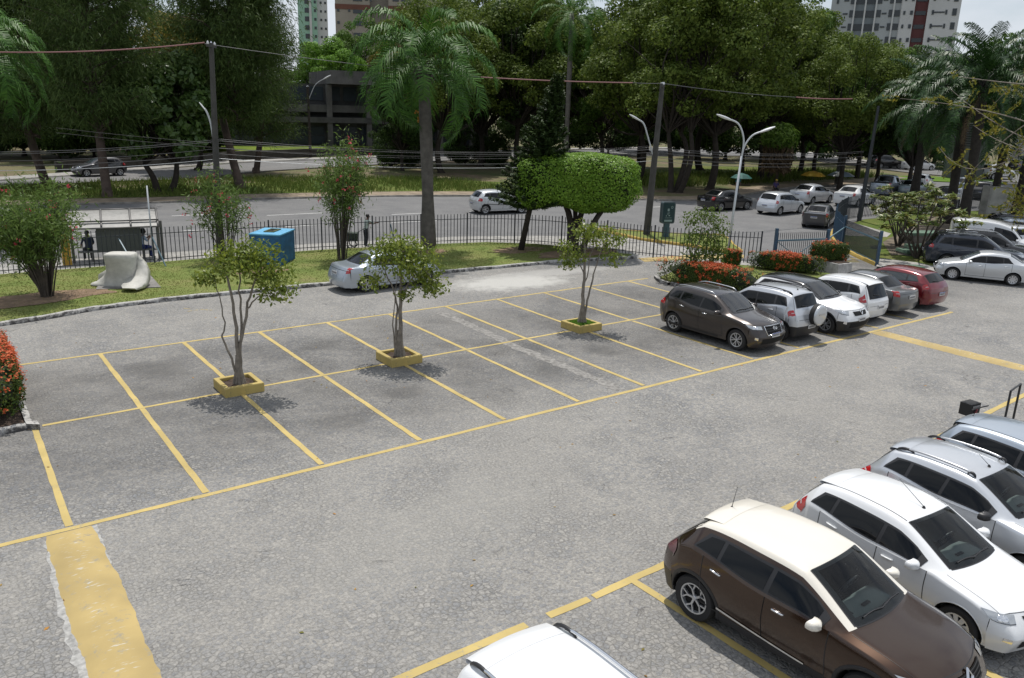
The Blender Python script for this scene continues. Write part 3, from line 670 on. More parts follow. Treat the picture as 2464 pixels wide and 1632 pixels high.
_wheels = {}
def wheel_meshes(R, style, lod):
    key = (round(R, 3), style, lod)
    if key in _wheels: return _wheels[key]
    wdt = 0.205; r = R*(0.66 if style != 'steel' else 0.60); n = 28 if lod else 16
    Mx = Matrix.Rotation(-PI/2, 4, 'X')               # axis z -> y (outer face towards +y)
    tb = MB(); h = wdt/2
    tb.lathe([(r, -h), (R-.03, -h), (R-.006, -h+.03), (R, -h+.05), (R, h-.05), (R-.006, h-.03), (R-.03, h), (r+.01, h-.004), (r, h-.03)], n, 0, Mx)
    hb = MB(); hb.lathe([(0.0, -h+.01), (r, -h+.01), (r, h-.06), (r*.55, h-.075), (.0, h-.075)], n, 0, Mx)
    rb = MB(); rb.lathe([(r, h-.055), (r, h-.008), (r-.022, h-.012), (r-.03, h-.055)], n, 0, Mx)
    ns, tw = {'five': (5, 1), 'ten': (10, 0), 'twin': (5, 1), 'cover': (9, 0), 'steel': (7, 0), 'y': (5, 2)}[style]
    z1 = h-.02
    def spoke(a, r0, r1, w0, w1, da=0.0):
        c, s_ = math.cos(a), math.sin(a); c1, s1 = math.cos(a+da), math.sin(a+da)
        vs = []
        for z in (z1-.03, z1):
            for rr, ww, cc, ss in ((r0, w0, c, s_), (r1, w1, c1, s1)):
                for e in (-1, 1):
                    vs.append(Mx @ Vector((rr*cc-ss*e*ww/2, rr*ss+cc*e*ww/2, z-(.012 if rr == r0 else 0))))
        rb.add(vs, [(4, 5, 7, 6), (0, 4, 6, 2), (1, 3, 7, 5), (2, 6, 7, 3)], 0)
    for i in range(ns):
        a = 2*PI*i/ns
        if tw == 1: spoke(a-.10, r*.16, r*.93, .022, .032, -.14); spoke(a+.10, r*.16, r*.93, .022, .032, .14)
        elif tw == 2: spoke(a, r*.12, r*.56, .032, .032); spoke(a, r*.50, r*.95, .024, .028, .34); spoke(a, r*.50, r*.95, .024, .028, -.34)
        else: spoke(a, r*.15, r*.93, .05 if ns < 10 else .026, .075 if ns < 10 else .038)
    rb.lathe([(0, z1), (r*.14, z1), (r*.2, z1-.02), (r*.2, z1-.06)], 12, 0, Mx)
    def me(mb, nm, mat, sm=40):
        o = mb.build(nm, mat, None, auto=sm); d = o.data; bpy.data.objects.remove(o); return d
    _wheels[key] = (me(hb, 'wheel', MDARK), me(tb, 'tyre', MRUB), rb, {})
    return _wheels[key]

def make_car(name, label, cat, c, loc, rotz, group=None, scale=1.05, lod=1):
    root = thing(name, label, cat, (loc[0], loc[1], loc[2] if len(loc) > 2 else 0.008), rotz, group, scale)
    sh = Shell(c); pm = c['paint']; R = c.get('R', .31); hw = sh.hw; wb = c['wb']
    clad = c.get('clad', False); dens = {2: 14, 1: 9, 0: 5}[lod]
    # ---------------- stations
    fracs = c.get('doors', [0.0, 0.50, 1.0])
    x_f = sh.xf-c.get('doorf', c.get('cowl', (1.05,))[0]+0.30); x_b = sh.xf-c.get('doorb', 2.25); x_r = -wb/2+c.get('doorr', 0.12)
    uF, uB, uR = sh.u_at(x_f), sh.u_at(x_b), sh.u_at(x_r)
    us = set()
    seg = [3, 3, 1.3, 1.6, 1, 1.9, 1.1, .6, .4, .4]
    for i in range(10):
        n = max(3, int(dens*[.5, .5, 1.5, 1.2, .8, 1.6, .9, .6, .5, .4][i]))
        for j in range(n+1): us.add(round(i+j/n, 5))
    us = sorted(us)
    for q in (uF, uB, uR):
        k = min(range(len(us)), key=lambda i: abs(us[i]-q)); us[k] = q
    vt = [0, .12, .25, .38, .5, .53, .56, .59, .62, .72, .82, .92, 1.0]
    nr = {2: 16, 1: 12, 0: 8}[lod]
    vs_ = vt+[1+(j+1)/nr for j in range(nr)]
    # ---------------- body grid by region
    regs = {}
    def reg(nm):
        if nm not in regs: regs[nm] = MB()
        return regs[nm]
    xw = (wb/2, -wb/2); Ra = R+c.get('archgap', .055)
    opening = c.get('inside', False)
    for sg in (1, -1):
        Pm = [[sh.S(u, sg*v) for v in vs_] for u in us]
        # wheel arches
        zc = R
        kill = {}
        for i in range(len(us)-1):
            for j in range(len(vs_)-1):
                if vs_[j] < .99: continue
                ce = (Pm[i][j]+Pm[i+1][j]+Pm[i][j+1]+Pm[i+1][j+1])/4
                for x0 in xw:
                    if (ce.x-x0)**2+(ce.z-zc)**2 < Ra*Ra and us[i] >= 2 and us[i+1] <= 8: kill[(i, j)] = x0
        snapped = set()
        for (i, j), x0 in kill.items():
            for a, b in ((i, j), (i+1, j), (i, j+1), (i+1, j+1)):
                if (a, b) in snapped: continue
                nb = [(p, q) for p in (a-1, a) for q in (b-1, b) if 0 <= p < len(us)-1 and 0 <= q < len(vs_)-1 and vs_[q] >= .99]
                if any(n_ not in kill for n_ in nb) or b == len(vs_)-1:
                    p = Pm[a][b]; dx, dz = p.x-x0, p.z-zc; d = math.hypot(dx, dz)
                    if d > 1e-4 and b < len(vs_)-1: p.x = x0+dx*Ra/d; p.z = zc+dz*Ra/d
                    snapped.add((a, b))
        for i in range(len(us)-1):
            um = (us[i]+us[i+1])/2
            for j in range(len(vs_)-1):
                vm = (vs_[j]+vs_[j+1])/2
                if vm > 1 and (um < 2 or um > 8): continue
                if (i, j) in kill: continue
                if opening and 3.12 < um < 3.93 and vm < .5: continue
                nm = 'body'
                if vm > 1:
                    t = vm-1
                    if uF < um < uB and t < .86: nm = ('door', sg, 0)
                    elif uB < um < uR and t < .86: nm = ('door', sg, 1)
                    elif clad and t > .86: nm = ('sill', sg, int(um > uF-.2)+int(um > uR+.1))
                else:
                    if 2.0 < um < 2.96 and vm < .62: nm = 'bonnet'
                    elif um < 1.0: nm = 'bumper' if not clad else 'bumper_f'
                    elif um > 9.0: nm = 'bumper_rear' if not clad else 'bumper_r'
                    elif c.get('roofpaint') and 3.9 < um < c.get('roofend', 6.35) and vm < .63: nm = 'roof'
                    elif c.get('roofpaint') and c.get('pillars', True) and 3.0 < um < 4.0 and .5 < vm < .63: nm = 'roof'
                    elif c.get('type') != 'sedan' and 7.0 < um < 8.0 and vm < .66: nm = 'tailgate'
                    elif c.get('type') == 'sedan' and 7.05 < um < 8.0 and vm < .60: nm = 'boot_lid'
                q = [Pm[i][j], Pm[i][j+1], Pm[i+1][j+1], Pm[i+1][j]]
                if sg < 0: q = q[::-1]
                reg(nm).add(q, [(3, 2, 1, 0)])
    # panel gaps on bonnet and bumper
    sm_ = MB()
    for sg in (1, -1):
        patch(sh, sm_, [(2.05, .625), (2.95, .625)], [(2.05, .637), (2.95, .637)], n=10, m=1, off=.003, sg=sg)
        patch(sh, sm_, [(2.0, 0.0), (2.0, .62)], [(2.012, 0.0), (2.012, .62)], n=10, m=1, off=.003, sg=sg)
        if c.get('type') == 'sedan':
            patch(sh, sm_, [(7.06, .60), (8.0, .60)], [(7.06, .612), (8.0, .612)], n=8, m=1, off=.003, sg=sg)
            patch(sh, sm_, [(8.2, 0.0), (8.2, .62)], [(8.23, 0.0), (8.23, .62)], n=8, m=1, off=.003, sg=sg)
        else:
            patch(sh, sm_, [(6.12, 0.0), (6.12, .56)], [(6.137, 0.0), (6.137, .56)], n=10, m=1, off=.003, sg=sg)
            patch(sh, sm_, [(6.14, .565), (7.0, .60), (8.4, .66)], [(6.14, .578), (7.0, .613), (8.4, .672)], n=10, m=1, off=.003, sg=sg)
            patch(sh, sm_, [(8.42, 0.0), (8.42, .66)], [(8.45, 0.0), (8.45, .66)], n=8, m=1, off=.003, sg=sg)
    gapmb = sm_
    def seam_mb(sg, k):
        a, b = (uF, uB) if k == 0 else (uB, uR); s_ = MB()
        def wd(u): return .006/max(.05, (sh.crv(sh.E, u+.01)-sh.crv(sh.E, u-.01)).length/.02)
        for u in (a, b): patch(sh, s_, [(u-wd(u), 1.0), (u-wd(u), 1.86)], [(u+wd(u), 1.0), (u+wd(u), 1.86)], n=8, m=1, off=.003, sg=sg)
        patch(sh, s_, [(a, 1.855), (b, 1.855)], [(a, 1.875), (b, 1.875)], n=8, m=1, off=.003, sg=sg)
        return s_
    dm = {'sill_cladding': MK, 'bumper_f': MK, 'bumper_r': MK}
    names = {'bumper_f': 'bumper', 'bumper_r': 'bumper', 'bumper_rear': 'bumper'}
    doors = {}
    for nm, mb in regs.items():
        if isinstance(nm, tuple) and nm[0] == 'sill': mat = [MK]; n2 = 'sill_cladding'
        elif isinstance(nm, tuple):
            mat = [pm, MK]; n2 = 'door'
        else:
            mat = [dm.get(nm, c.get('roofpaint', pm) if nm == 'roof' else pm)]; n2 = names.get(nm, nm)
            if nm.startswith('bumper') and c.get('bumper'): mat = [c['bumper']]
        me = bpy.data.meshes.new(n2)
        bm = bmesh.new()
        bv = [bm.verts.new(p) for p in mb.v]
        for f in mb.f:
            try: bm.faces.new([bv[k] for k in f])
            except ValueError: pass
        bmesh.ops.remove_doubles(bm, verts=bm.verts, dist=1e-4)
        for f in bm.faces: f.smooth = True
        ex = gapmb if nm == 'body' else (seam_mb(nm[1], nm[2]) if isinstance(nm, tuple) and nm[0] == 'door' else None)
        if ex:
            bv = [bm.verts.new(p) for p in ex.v]
            for f in ex.f: bm.faces.new([bv[k] for k in f]).material_index = 1
            if nm == 'body': mat = [mat[0], MK]
        bm.normal_update()
        bm.to_mesh(me); bm.free()
        for m_ in mat: me.materials.append(m_)
        o = link_mesh(n2, me, root)
        if isinstance(nm, tuple) and nm[0] == 'door': doors[nm[1:]] = o
        regs[nm] = o
    body = regs['body']
    # ---------------- underbody, wheel wells
    ub = MB(); ub.box((0, 0, sh.zr+.03), (c['L']-.75, hw*1.74, .05)); 
    for x0 in xw:
        for sg in (1, -1):
            P = []
            for a in range(0, 19):
                t = PI*a/18; P.append([Vector((x0+math.cos(t)*(Ra-.004), sg*y, R+math.sin(t)*(Ra-.004))) for y in (hw*.93, hw*.52)])
            ub.grid(P); 
            ub.add([Vector((x0+math.cos(PI*a/18)*Ra, sg*hw*.52, R+math.sin(PI*a/18)*Ra)) for a in range(19)], [tuple(range(19))])
    ub.build('underbody', MDARK, root)
    # ---------------- arch lips / cladding
    lw = .055 if clad else .018
    for x0 in xw:
        for sg in (1, -1):
            P = []; lb = MB()
            for a in range(0, 25):
                t = -0.22+(PI+.44)*a/24; row = []
                for rr, dy in ((Ra-.002, -.03), (Ra-.002, .008), (Ra+lw*.5, .012), (Ra+lw, .003)):
                    x = x0+math.cos(t)*rr; z = R+math.sin(t)*rr
                    uu = sh.u_at(x); e = sh.crv(sh.E, uu); z_ = max(z, sh.zr)
                    tt = max(0, min(1, (z_-e.z)/(sh.zr-e.z)))
                    y = e.y*sh.prof(tt)+dy
                    row.append(Vector((x, sg*y, max(z, sh.zr-.02))))
                P.append(row)
            lb.grid(P, flip=sg > 0); lb.build('wheel_arch_trim', MK if clad else pm, root, smooth=True)
    # ---------------- glazing
    q0, q1 = c.get('wl', .962), .665
    uf = c.get('winf', 3.30); ue_l = c.get('wine_l', 6.02); ue_u = c.get('wine_u', 5.85)
    lo = [(uf, q0), (4.0, q0), (5.0, q0), (ue_l, c.get('wle', q0-.02))]; hi = [(uf, q1+.05), (3.6, q1), (4.2, q1), (5.0, q1), (ue_u, q1+.01)]
    ubp = sh.u_at(x_b-.02)
    if c.get('side_glass', True):
        for sg in (1, -1): tb = MB(); patch(sh, tb, lo, hi, n=26, m=5, off=.006, sg=sg); tb.build('window_trim', MK, body, smooth=True)
        def cut(pl, a, b):                            # piece of a polyline between two u values
            def at(u):
                for p, q in zip(pl, pl[1:]):
                    if p[0] <= u <= q[0]: return (u, p[1]+(q[1]-p[1])*(u-p[0])/max(1e-9, q[0]-p[0]))
                return pl[-1] if u > pl[-1][0] else pl[0]
            return [at(a)]+[p for p in pl if a < p[0] < b]+[at(b)]
        inn = .03
        lo2 = [(u, v-.022) for u, v in lo]; hi2 = [(u, v+.028) for u, v in hi]
        pieces = [(uf+.16, ubp-.06), (ubp+.06, ue_u-(.32 if c.get('quarter', True) else .04))]
        gm = c.get('glass', MGLS)
        for sg in (1, -1):
            for k, (a, b) in enumerate(pieces):
                g = MB(); patch(sh, g, cut(lo2, a, b), cut(hi2, a, b), n=14, m=5, off=.010, sg=sg)
                g.build('side_window', gm, doors.get((sg, k), body), smooth=True)
            g = MB(); a = pieces[1][1]+.06
            if c.get('quarter', True):
                patch(sh, g, [(a, q0-.03), (ue_l-.05, lo[-1][1]-.02)], [(a, q1+.03), (ue_u-.05, q1+.05)], n=6, m=4, off=.010, sg=sg)
                g.build('quarter_window', gm, body, smooth=True)
    # windscreen and rear window
    vw = .495
    def full(u0, u1, v0, n, m, off, mat, nm, par=body, v1=None):
        g = MB(); v1 = v1 or v0
        P = [[sh.pt(u0+(u1-u0)*i/n, (-1+2*j/m)*(v0+(v1-v0)*i/n), off) for j in range(m+1)] for i in range(n+1)]
        fl = (P[0][m//2+1]-P[0][m//2]).cross(P[1][m//2]-P[0][m//2]).dot(sh.nrm((u0+u1)/2, .01)) < 0
        g.grid(P, flip=fl); return g.build(nm, mat, par, smooth=True)
    if opening:
        for sg in (1, -1):                               # dark printed border round the glass
            fb = MB(); patch(sh, fb, [(3.03, .44), (3.98, .44)], [(3.03, .515), (3.98, .515)], n=10, m=2, off=.004, sg=sg); fb.build('windscreen_border', MK, body, smooth=True)
        full(3.0, 3.14, .5, 3, 12, .004, MK, 'scuttle'); full(3.92, 3.985, .5, 2, 12, .004, MK, 'windscreen_border')
        full(3.03, 3.975, vw, 10, 14, .008, c.get('screen', MWIN), 'windscreen')
    else:
        full(3.0, 3.99, .51, 8, 10, .005, MK, 'windscreen_border')
        full(3.08, 3.95, .475, 8, 10, .009, c.get('screen', MGLS2), 'windscreen')
    if c.get('rear_glass', True):
        g0, g1 = c.get('rg', (6.12, 6.93)); 
        tg = regs.get('tailgate', body) if not isinstance(regs.get('tailgate'), MB) else body
        full(g0-.03, g1+.03, .53, 6, 10, .005, MK, 'rear_window_border', body)
        full(g0+.03, g1-.02, .50, 6, 10, .009, c.get('rglass', MGLS), 'rear_window', body)
    # ---------------- seams and handles
    for (sg, k), o in doors.items():
        a, b = (uF, uB) if k == 0 else (uB, uR)
        if lod:
            p = sh.pt(b-(b-a)*.13, sg*1.13, .018); q = sh.pt(b-(b-a)*.30 if k else b-(b-a)*.27, sg*1.13, .018)
            d = (q-p).normalized(); q = p+d*.19
            h = MB(); h.tube([p-Vector((0, sg*.02, 0)), p+d*.02, q-d*.02, q-Vector((0, sg*.02, 0))], [.012, .016, .016, .012], 6); h.build('handle', c.get('handle', pm), o, smooth=True)
    # ---------------- lamps, grille, plates
    hl = c.get('headlamp', [[(1.60, .50), (1.72, .80), (1.95, 1.02)], [(1.95, .46), (2.1, .74), (2.22, .98)]])
    tl = c.get('taillamp', [[(7.15, .66), (7.2, .84), (7.5, 1.06)], [(7.95, .62), (8.05, .8), (8.0, 1.10)]])
    for sg in (1, -1):
        g = MB(); patch(sh, g, hl[0], hl[1], n=10, m=5, off=.009, sg=sg); h = g.build('headlight', [MHEAD], root, smooth=True)
        if lod:
            g = MB()
            for fr in (.35, .62):
                a = [hl[0][0][i]+(hl[0][1][i]-hl[0][0][i])*fr*1.2 for i in (0, 1)]; b = [hl[1][0][i]+(hl[1][1][i]-hl[1][0][i])*fr*1.2 for i in (0, 1)]
                p = sh.pt((a[0]+b[0])/2, sg*(a[1]+b[1])/2, .004); n_ = sh.nrm((a[0]+b[0])/2, sg*(a[1]+b[1])/2)
                M_ = n_.to_track_quat('Z', 'Y').to_matrix().to_4x4(); M_.translation = p
                g.lathe([(.0, .012), (.03, .010), (.045, .008), (.05, .004)], 12, 0, M_)
            g.build('lamp_lens', MCHR, h, smooth=True)
            g = MB(); patch(sh, g, [(x-.03, v) for x, v in hl[0]], hl[0], n=8, m=1, off=.008, sg=sg); g.build('headlight_surround', MK, h)
        g = MB(); patch(sh, g, tl[0], tl[1], n=9, m=5, off=.010, sg=sg); t_ = g.build('tail_light', c.get('tlmat', MRED), root, smooth=True)
        if lod and c.get('tlwhite', True):
            md = [((a[0]*.55+b[0]*.45), (a[1]*.55+b[1]*.45)) for a, b in zip(tl[0], tl[1])]; md2 = [((a[0]*.42+b[0]*.58), (a[1]*.42+b[1]*.58)) for a, b in zip(tl[0], tl[1])]
            g = MB(); patch(sh, g, [md[0], md[1]], [md2[0], md2[1]], n=6, m=2, off=.013, sg=sg); g.build('reversing_lamp', MREDW, t_, smooth=True)
    gr = c.get('grille', (1.30, 1.85, .38))
    if gr:
        g = MB(); nb = 4 if lod else 2
        P = [[sh.pt(gr[0]+(gr[1]-gr[0])*i/6, (-1+2*j/12)*gr[2]*(0.86+.14*i/6), .008) for j in range(13)] for i in range(7)]; g.grid(P, 0)
        for k in range(nb):
            u = gr[0]+(gr[1]-gr[0])*(k+.5)/nb
            g.grid([[sh.pt(u+d, (-1+2*j/12)*gr[2]*.9, .018) for j in range(13)] for d in (0, .04*(gr[1]-gr[0])/.5)], 1)
        go = g.build('grille', [MDARK, c.get('grillebar', MK)], root, smooth=True)
        if c.get('grillerim'):
            r_ = MB()
            loop = [(gr[0], -gr[2]*.86), (gr[1], -gr[2]), (gr[1], -gr[2]*.5), (gr[1], 0), (gr[1], gr[2]*.5), (gr[1], gr[2]), (gr[0], gr[2]*.86), (gr[0], 0), (gr[0], -gr[2]*.86)]
            r_.tube([sh.pt(u, v, .012) for u, v in loop], .017, 6); r_.build('grille_surround', MCHR, go, smooth=True)
        if lod:
            e = MB(); u = c.get('badgeu', (gr[0]+gr[1])/2+.12); p = sh.pt(u, 0, .02); n_ = sh.nrm(u, 0)
            M_ = Matrix.Translation(p) @ n_.to_track_quat('Z', 'Y').to_matrix().to_4x4()
            bt = c.get('badge', 'oval')
            if bt == 'oval': e.lathe([(.05, 0), (.058, .012), (.066, .0)], 18, 0, M_ @ Matrix.Diagonal((1.25, .72, 1, 1)))
            elif bt == 'diamond':
                for (a, b) in (((0, .11), (.062, 0)), ((.062, 0), (0, -.11)), ((0, -.11), (-.062, 0)), ((-.062, 0), (0, .11))):
                    e.bar(M_ @ Vector((*a, .006)), M_ @ Vector((*b, .006)), .03, .014)
            elif bt == 'slant':
                e.lathe([(.066, 0), (.074, .012), (.082, .0)], 18, 0, M_ @ Matrix.Diagonal((1.25, .72, 1, 1)))
                for a, b in (((-.045, -.035), (-.02, .04)), ((.02, -.04), (.045, .035)), ((-.035, -.006), (.035, .008))): e.bar(M_ @ Vector((*a, .008)), M_ @ Vector((*b, .008)), .016, .012)
            e.build('badge', MCHR, go)
    low = c.get('intake', (.35, .85, .48))
    if low:
        g = MB(); P = [[sh.pt(low[0]+(low[1]-low[0])*i/4, (-1+2*j/12)*low[2], .007) for j in range(13)] for i in range(5)]; g.grid(P); g.build('air_intake', MDARK, root, smooth=True)
    if lod:
        for sg in (1, -1): fl = MB(); patch(sh, fl, [(.75, .60), (.8, .74)], [(1.0, .60), (1.02, .72)], n=4, m=3, off=.008, sg=sg); fl.build('fog_lamp', MCHR, root, smooth=True)
    def plate(u, nm, blue):
        p = sh.pt(u, 0, .016); n_ = sh.nrm(u, 0); n_.y = 0; n_.z *= .4; n_.normalize()
        right = Vector((0, 1, 0)) if n_.x > 0 else Vector((0, -1, 0)); up = n_.cross(right)
        M_ = Matrix((right, up, n_)).transposed()
        g = MB(); g.box(p, (.40, .13, .012), 0, M=M_); q = p+n_*.009
        if blue: g.box(q+up*.052, (.396, .024, .004), 2, M=M_)
        for k in range(7):
            g.box(q+right*(-.15+.05*k)-up*.008, (.026, .062, .003), 1, M=M_)
        g.build(nm, [MPLATE, MLET, MBLUEP], root)
    if c.get('plates', True):
        plate(c.get('fplate', 1.12), 'number_plate', c.get('blueplate', True)); plate(c.get('rplate', 8.62 if c.get('type') != 'sedan' else 8.5), 'number_plate', c.get('blueplate', True))
    # ---------------- mirrors, rails, aerial, wipers
    for sg in (1, -1):
        p = sh.pt(3.42, sg*.93, .0)+Vector((.03, sg*.125, .02)); g = MB(); rows = []
        for dx, ky, kz in ((.085, .35, .3), (.07, .72, .68), (.035, .95, .92), (-.01, 1.0, 1.0), (-.05, .98, .97)):
            rows.append([p+Vector((dx-.03*abs(math.cos(2*PI*j/16)), sg*(.115*ky*math.copysign(abs(math.cos(2*PI*j/16))**.7, math.cos(2*PI*j/16))), .068*kz*math.copysign(abs(math.sin(2*PI*j/16))**.7, math.sin(2*PI*j/16)))) for j in range(17)])
        g.grid(rows); g.add(rows[0][:-1], [tuple(range(16))]); mo = g.build('mirror', c.get('mirror', pm), root, smooth=True)
        g = MB(); g.bar(p+Vector((-.01, -sg*.15, -.055)), p+Vector((0, -sg*.04, -.05)), .07, .04); g.add([q+Vector((.004, 0, 0)) for q in rows[-1][:-1]], [tuple(range(16))]); g.build('mirror_glass', MK, mo)
    if c.get('rails'):
        for sg in (1, -1):
            g = MB(); n = 14; pts = []; rr = []
            for i in range(n+1):
                u = 4.12+(c.get('railend', 5.95)-4.12)*i/n; e = min(1, min(i, n-i)/1.5)
                pts.append(sh.pt(u, sg*.515, .006+.045*e)); rr.append(.012+.008*e)
            g.tube(pts, rr, 6); ro = g.build('roof_rail', c['rails'], root, smooth=True)
            if c.get('railfeet', True):
                g = MB()
                for a, b in ((4.10, 4.42), (c.get('railend', 5.95)-.3, c.get('railend', 5.95)+.02)):
                    g.tube([sh.pt(a+(b-a)*i/6, sg*.515, .004+.046*math.sin(PI*min(i, 6-i)/6)**.6) for i in range(7)], [.012, .022, .025, .026, .025, .022, .012], 6)
                g.build('rail_foot', MK, ro, smooth=True)
    elif c.get('gutter', True):
        for sg in (1, -1): g = MB(); patch(sh, g, [(4.02, .508), (6.0, .508)], [(4.02, .516), (6.0, .516)], n=16, m=1, off=.003, sg=sg); g.build('roof_gutter', MK, body)
    if c.get('aerial'):
        u, l, tilt = c['aerial']
        p = sh.pt(u, 0, 0); g = MB(); g.lathe([(.03, 0), (.022, .02), (.009, .035)], 8, 0, Matrix.Translation(p)); g.tube([p+Vector((0, 0, .02)), p+Vector((-l*math.sin(tilt), 0, l*math.cos(tilt)))], [.006, .003], 5); g.build('aerial', MK, root)
    if lod:
        g = MB()
        for y0, y1 in ((.55, -.05), (-.02, -.5)):
            pts = [sh.pt(3.10+.03*math.sin(PI*t), (y0+(y1-y0)*t)*.72, .022) for t in (0, .25, .5, .75, 1)]; g.tube(pts, .011, 5)
        g.build('wiper', MK, root)
        if c.get('type') != 'sedan':
            g = MB(); pts = [sh.pt(6.95-.1*t, -.02+.34*t, .025) for t in (0, .5, 1)]; g.tube(pts, .012, 5); g.build('rear_wiper', MK, root)
    if c.get('spoiler', False):
        a = 6.0; g = MB()
        P = []
        for i, (du, off) in enumerate(((5.78, .003), (5.92, .016), (6.06, .026), (6.13, .024))):
            P.append([sh.pt(du, (-1+2*j/14)*.50, off)+Vector((-.05*(i == 3)-.03*(i == 2), 0, .012*(i >= 2))) for j in range(15)])
        Q = [[p for p in P[3]], [p+Vector((.02, 0, -.035)) for p in P[3]], [sh.pt(6.13, (-1+2*j/14)*.5, .004) for j in range(15)]]
        g.grid(P); g.grid(Q); g.build('spoiler', c.get('roofpaint', pm) if c.get('spoilerpaint', True) else pm, root, smooth=True)
    if c.get('strip'):
        for sg in (1, -1): g = MB(); patch(sh, g, c['strip'][0], c['strip'][1], n=12, m=2, off=.012, sg=sg); g.build('side_moulding', c['strip'][2], root, smooth=True)
    # ---------------- cabin
    if opening:
        cw = c.get('cowl', (1.05, 1.0)); x0 = sh.xf-cw[0]-.12; zc_ = cw[1]
        g = MB()
        rows = []
        for dx, dz in ((.08, -.05), (-.10, -.055), (-.30, -.05), (-.42, -.075), (-.50, -.14), (-.52, -.30)):
            rows.append([Vector((x0+dx-.05*abs(y)*0, y*hw*.80, zc_+dz+(.045 if (.18 < y < .75 and dx < -.05 and dx > -.5) else 0)-.02*y*y)) for y in [-1+2*k/16 for k in range(17)]])
        g.grid(rows); g.box((x0+.0, 0, zc_-.35), (.12, hw*1.5, .5)); do = g.build('dashboard', MINT, root, smooth=True)
        v_ = MB()
        for y in (-.22, .02): v_.box((x0-.2, y*hw*2, zc_-.03), (.05, .16, .012))
        v_.build('dashboard_vent', MK, do)
        sw = MB(); c0 = Vector((x0-.62, .36, zc_-.10)); M_ = Matrix.Translation(c0) @ Matrix.Rotation(math.radians(-65), 4, 'Y')
        sw.tube([M_ @ Vector((.18*math.cos(2*PI*k/20), .18*math.sin(2*PI*k/20), 0)) for k in range(21)], .017, 6)
        for a in (0, 2.1, 4.2): sw.bar(c0, M_ @ Vector((.17*math.cos(a+PI/2), .17*math.sin(a+PI/2), 0)), .04, .02)
        sw.build('steering_wheel', MK, root, smooth=True)
        for y in (.36, -.36):
            s_ = MB(); s_.box((x0-1.05, y, .55), (.5, .48, .18)); s_.box((x0-1.32, y, .88), (.14, .46, .60), taper=.8); s_.box((x0-1.37, y, zc_+.28), (.10, .26, .18), taper=.85)
            s_.build('seat', MSEAT, root)
        f_ = MB(); f_.box((x0-1.0, 0, .36), (2.2, hw*1.6, .03)); f_.box((x0-1.9, 0, .75), (.1, hw*1.5, .8)); f_.build('cabin_floor', MDARK, root)
    # ---------------- wheels
    hub, tyre, rimb, cache = wheel_meshes(R, c.get('wheels', 'five'), 1 if lod else 0)
    rc = c.get('rim', MRIM)
    if rc.name not in cache:
        o = rimb.build('rim', rc, None, auto=40); cache[rc.name] = o.data; bpy.data.objects.remove(o)
    for x0 in xw:
        for sg in (1, -1):
            wo = link_mesh('wheel', hub, root); wo.location = (x0, sg*(hw*.945-.09), R); wo.rotation_euler = (0, 0, 0 if sg > 0 else PI)
            link_mesh('tyre', tyre, wo); link_mesh('rim', cache[rc.name], wo)
    return root, sh
# ------------------------------------------------------------ foliage
def leaf_cards(C, size, aspect=.5, bias=None, rg=None, up=.3, jit=.35, hang=0.0):
    """diamond leaves at points C; bias = preferred normals"""
    rg = rg or rng; n = len(C)
    nm = rg.normal(size=(n, 3)); nm /= np.linalg.norm(nm, axis=1, keepdims=True)
    if bias is not None: nm = nm*.75+bias
    nm[:, 2] += up; nm /= np.linalg.norm(nm, axis=1, keepdims=True)+1e-9
    t = rg.normal(size=(n, 3)); t[:, 2] -= hang; t -= nm*(t*nm).sum(1, keepdims=True); t /= np.linalg.norm(t, axis=1, keepdims=True)+1e-9
    b = np.cross(nm, t); s = size*(1+jit*rg.uniform(-1, 1, size=(n, 1)))
    V = np.stack([C-t*s*.5, C+b*s*aspect*.5+t*s*.05, C+t*s*.5-nm*s*.10, C-b*s*aspect*.5+t*s*.05], 1).reshape(-1, 3)
    Q = np.arange(4*n).reshape(n, 4)
    return V, Q
def clump_points(cc, rc, n, rg, flat=.75, shell=.45):
    d = rg.normal(size=(n, 3)); d /= np.linalg.norm(d, axis=1, keepdims=True)
    r = rg.uniform(shell, 1, size=(n, 1))**.6*rc
    return cc+d*r*np.array([1, 1, flat]), d
def limb_tube(mb, a, b, r0, r1, sag, rg, n=5, k=6):
    pts = []; rr = []; a = np.array(a); b = np.array(b); off = rg.normal(size=3)*np.linalg.norm(b-a)*.07
    for i in range(n+1):
        t = i/n; p = a+(b-a)*t+off*math.sin(PI*t)+np.array([0, 0, sag*math.sin(PI*t)]); pts.append(p); rr.append(r0+(r1-r0)*t)
    mb.tube(pts, rr, k, cap=False)
M_BARK = plain('bark_grey', (.075, .062, .05), .95, var=.4, vscale=3, bump=.8, bscale=12)
M_BARKD = plain('bark_dark', (.035, .028, .022), .95, var=.4, vscale=3, bump=.8, bscale=10)
M_BARKL = plain('bark_pale', (.20, .175, .145), .9, var=.4, vscale=6, bump=.6)
L_DARK = leaf_mat('leaf_dark', [(.024, .052, .011), (.042, .080, .017), (.066, .110, .023), (.034, .064, .016)])
L_OLIVE = leaf_mat('leaf_olive', [(.060, .098, .016), (.106, .156, .026), (.165, .212, .040), (.082, .124, .023)])
L_MID = leaf_mat('leaf_mid', [(.048, .104, .017), (.082, .155, .025), (.13, .215, .036), (.066, .120, .022)])
L_BRIGHT = leaf_mat('leaf_bright', [(.08, .17, .022), (.14, .28, .034), (.20, .35, .046), (.105, .21, .03)])
L_YEL = leaf_mat('leaf_yellowing', [(.15, .145, .03), (.24, .20, .042), (.30, .23, .05), (.14, .16, .03)])
L_NEED = leaf_mat('needle_greygreen', [(.036, .066, .015), (.062, .104, .025), (.100, .146, .038), (.046, .078, .021)], trans=.3)
L_PALM = leaf_mat('palm_leaf', [(.024, .068, .010), (.046, .122, .017), (.080, .180, .028), (.034, .088, .014)], .48, .18, .22)
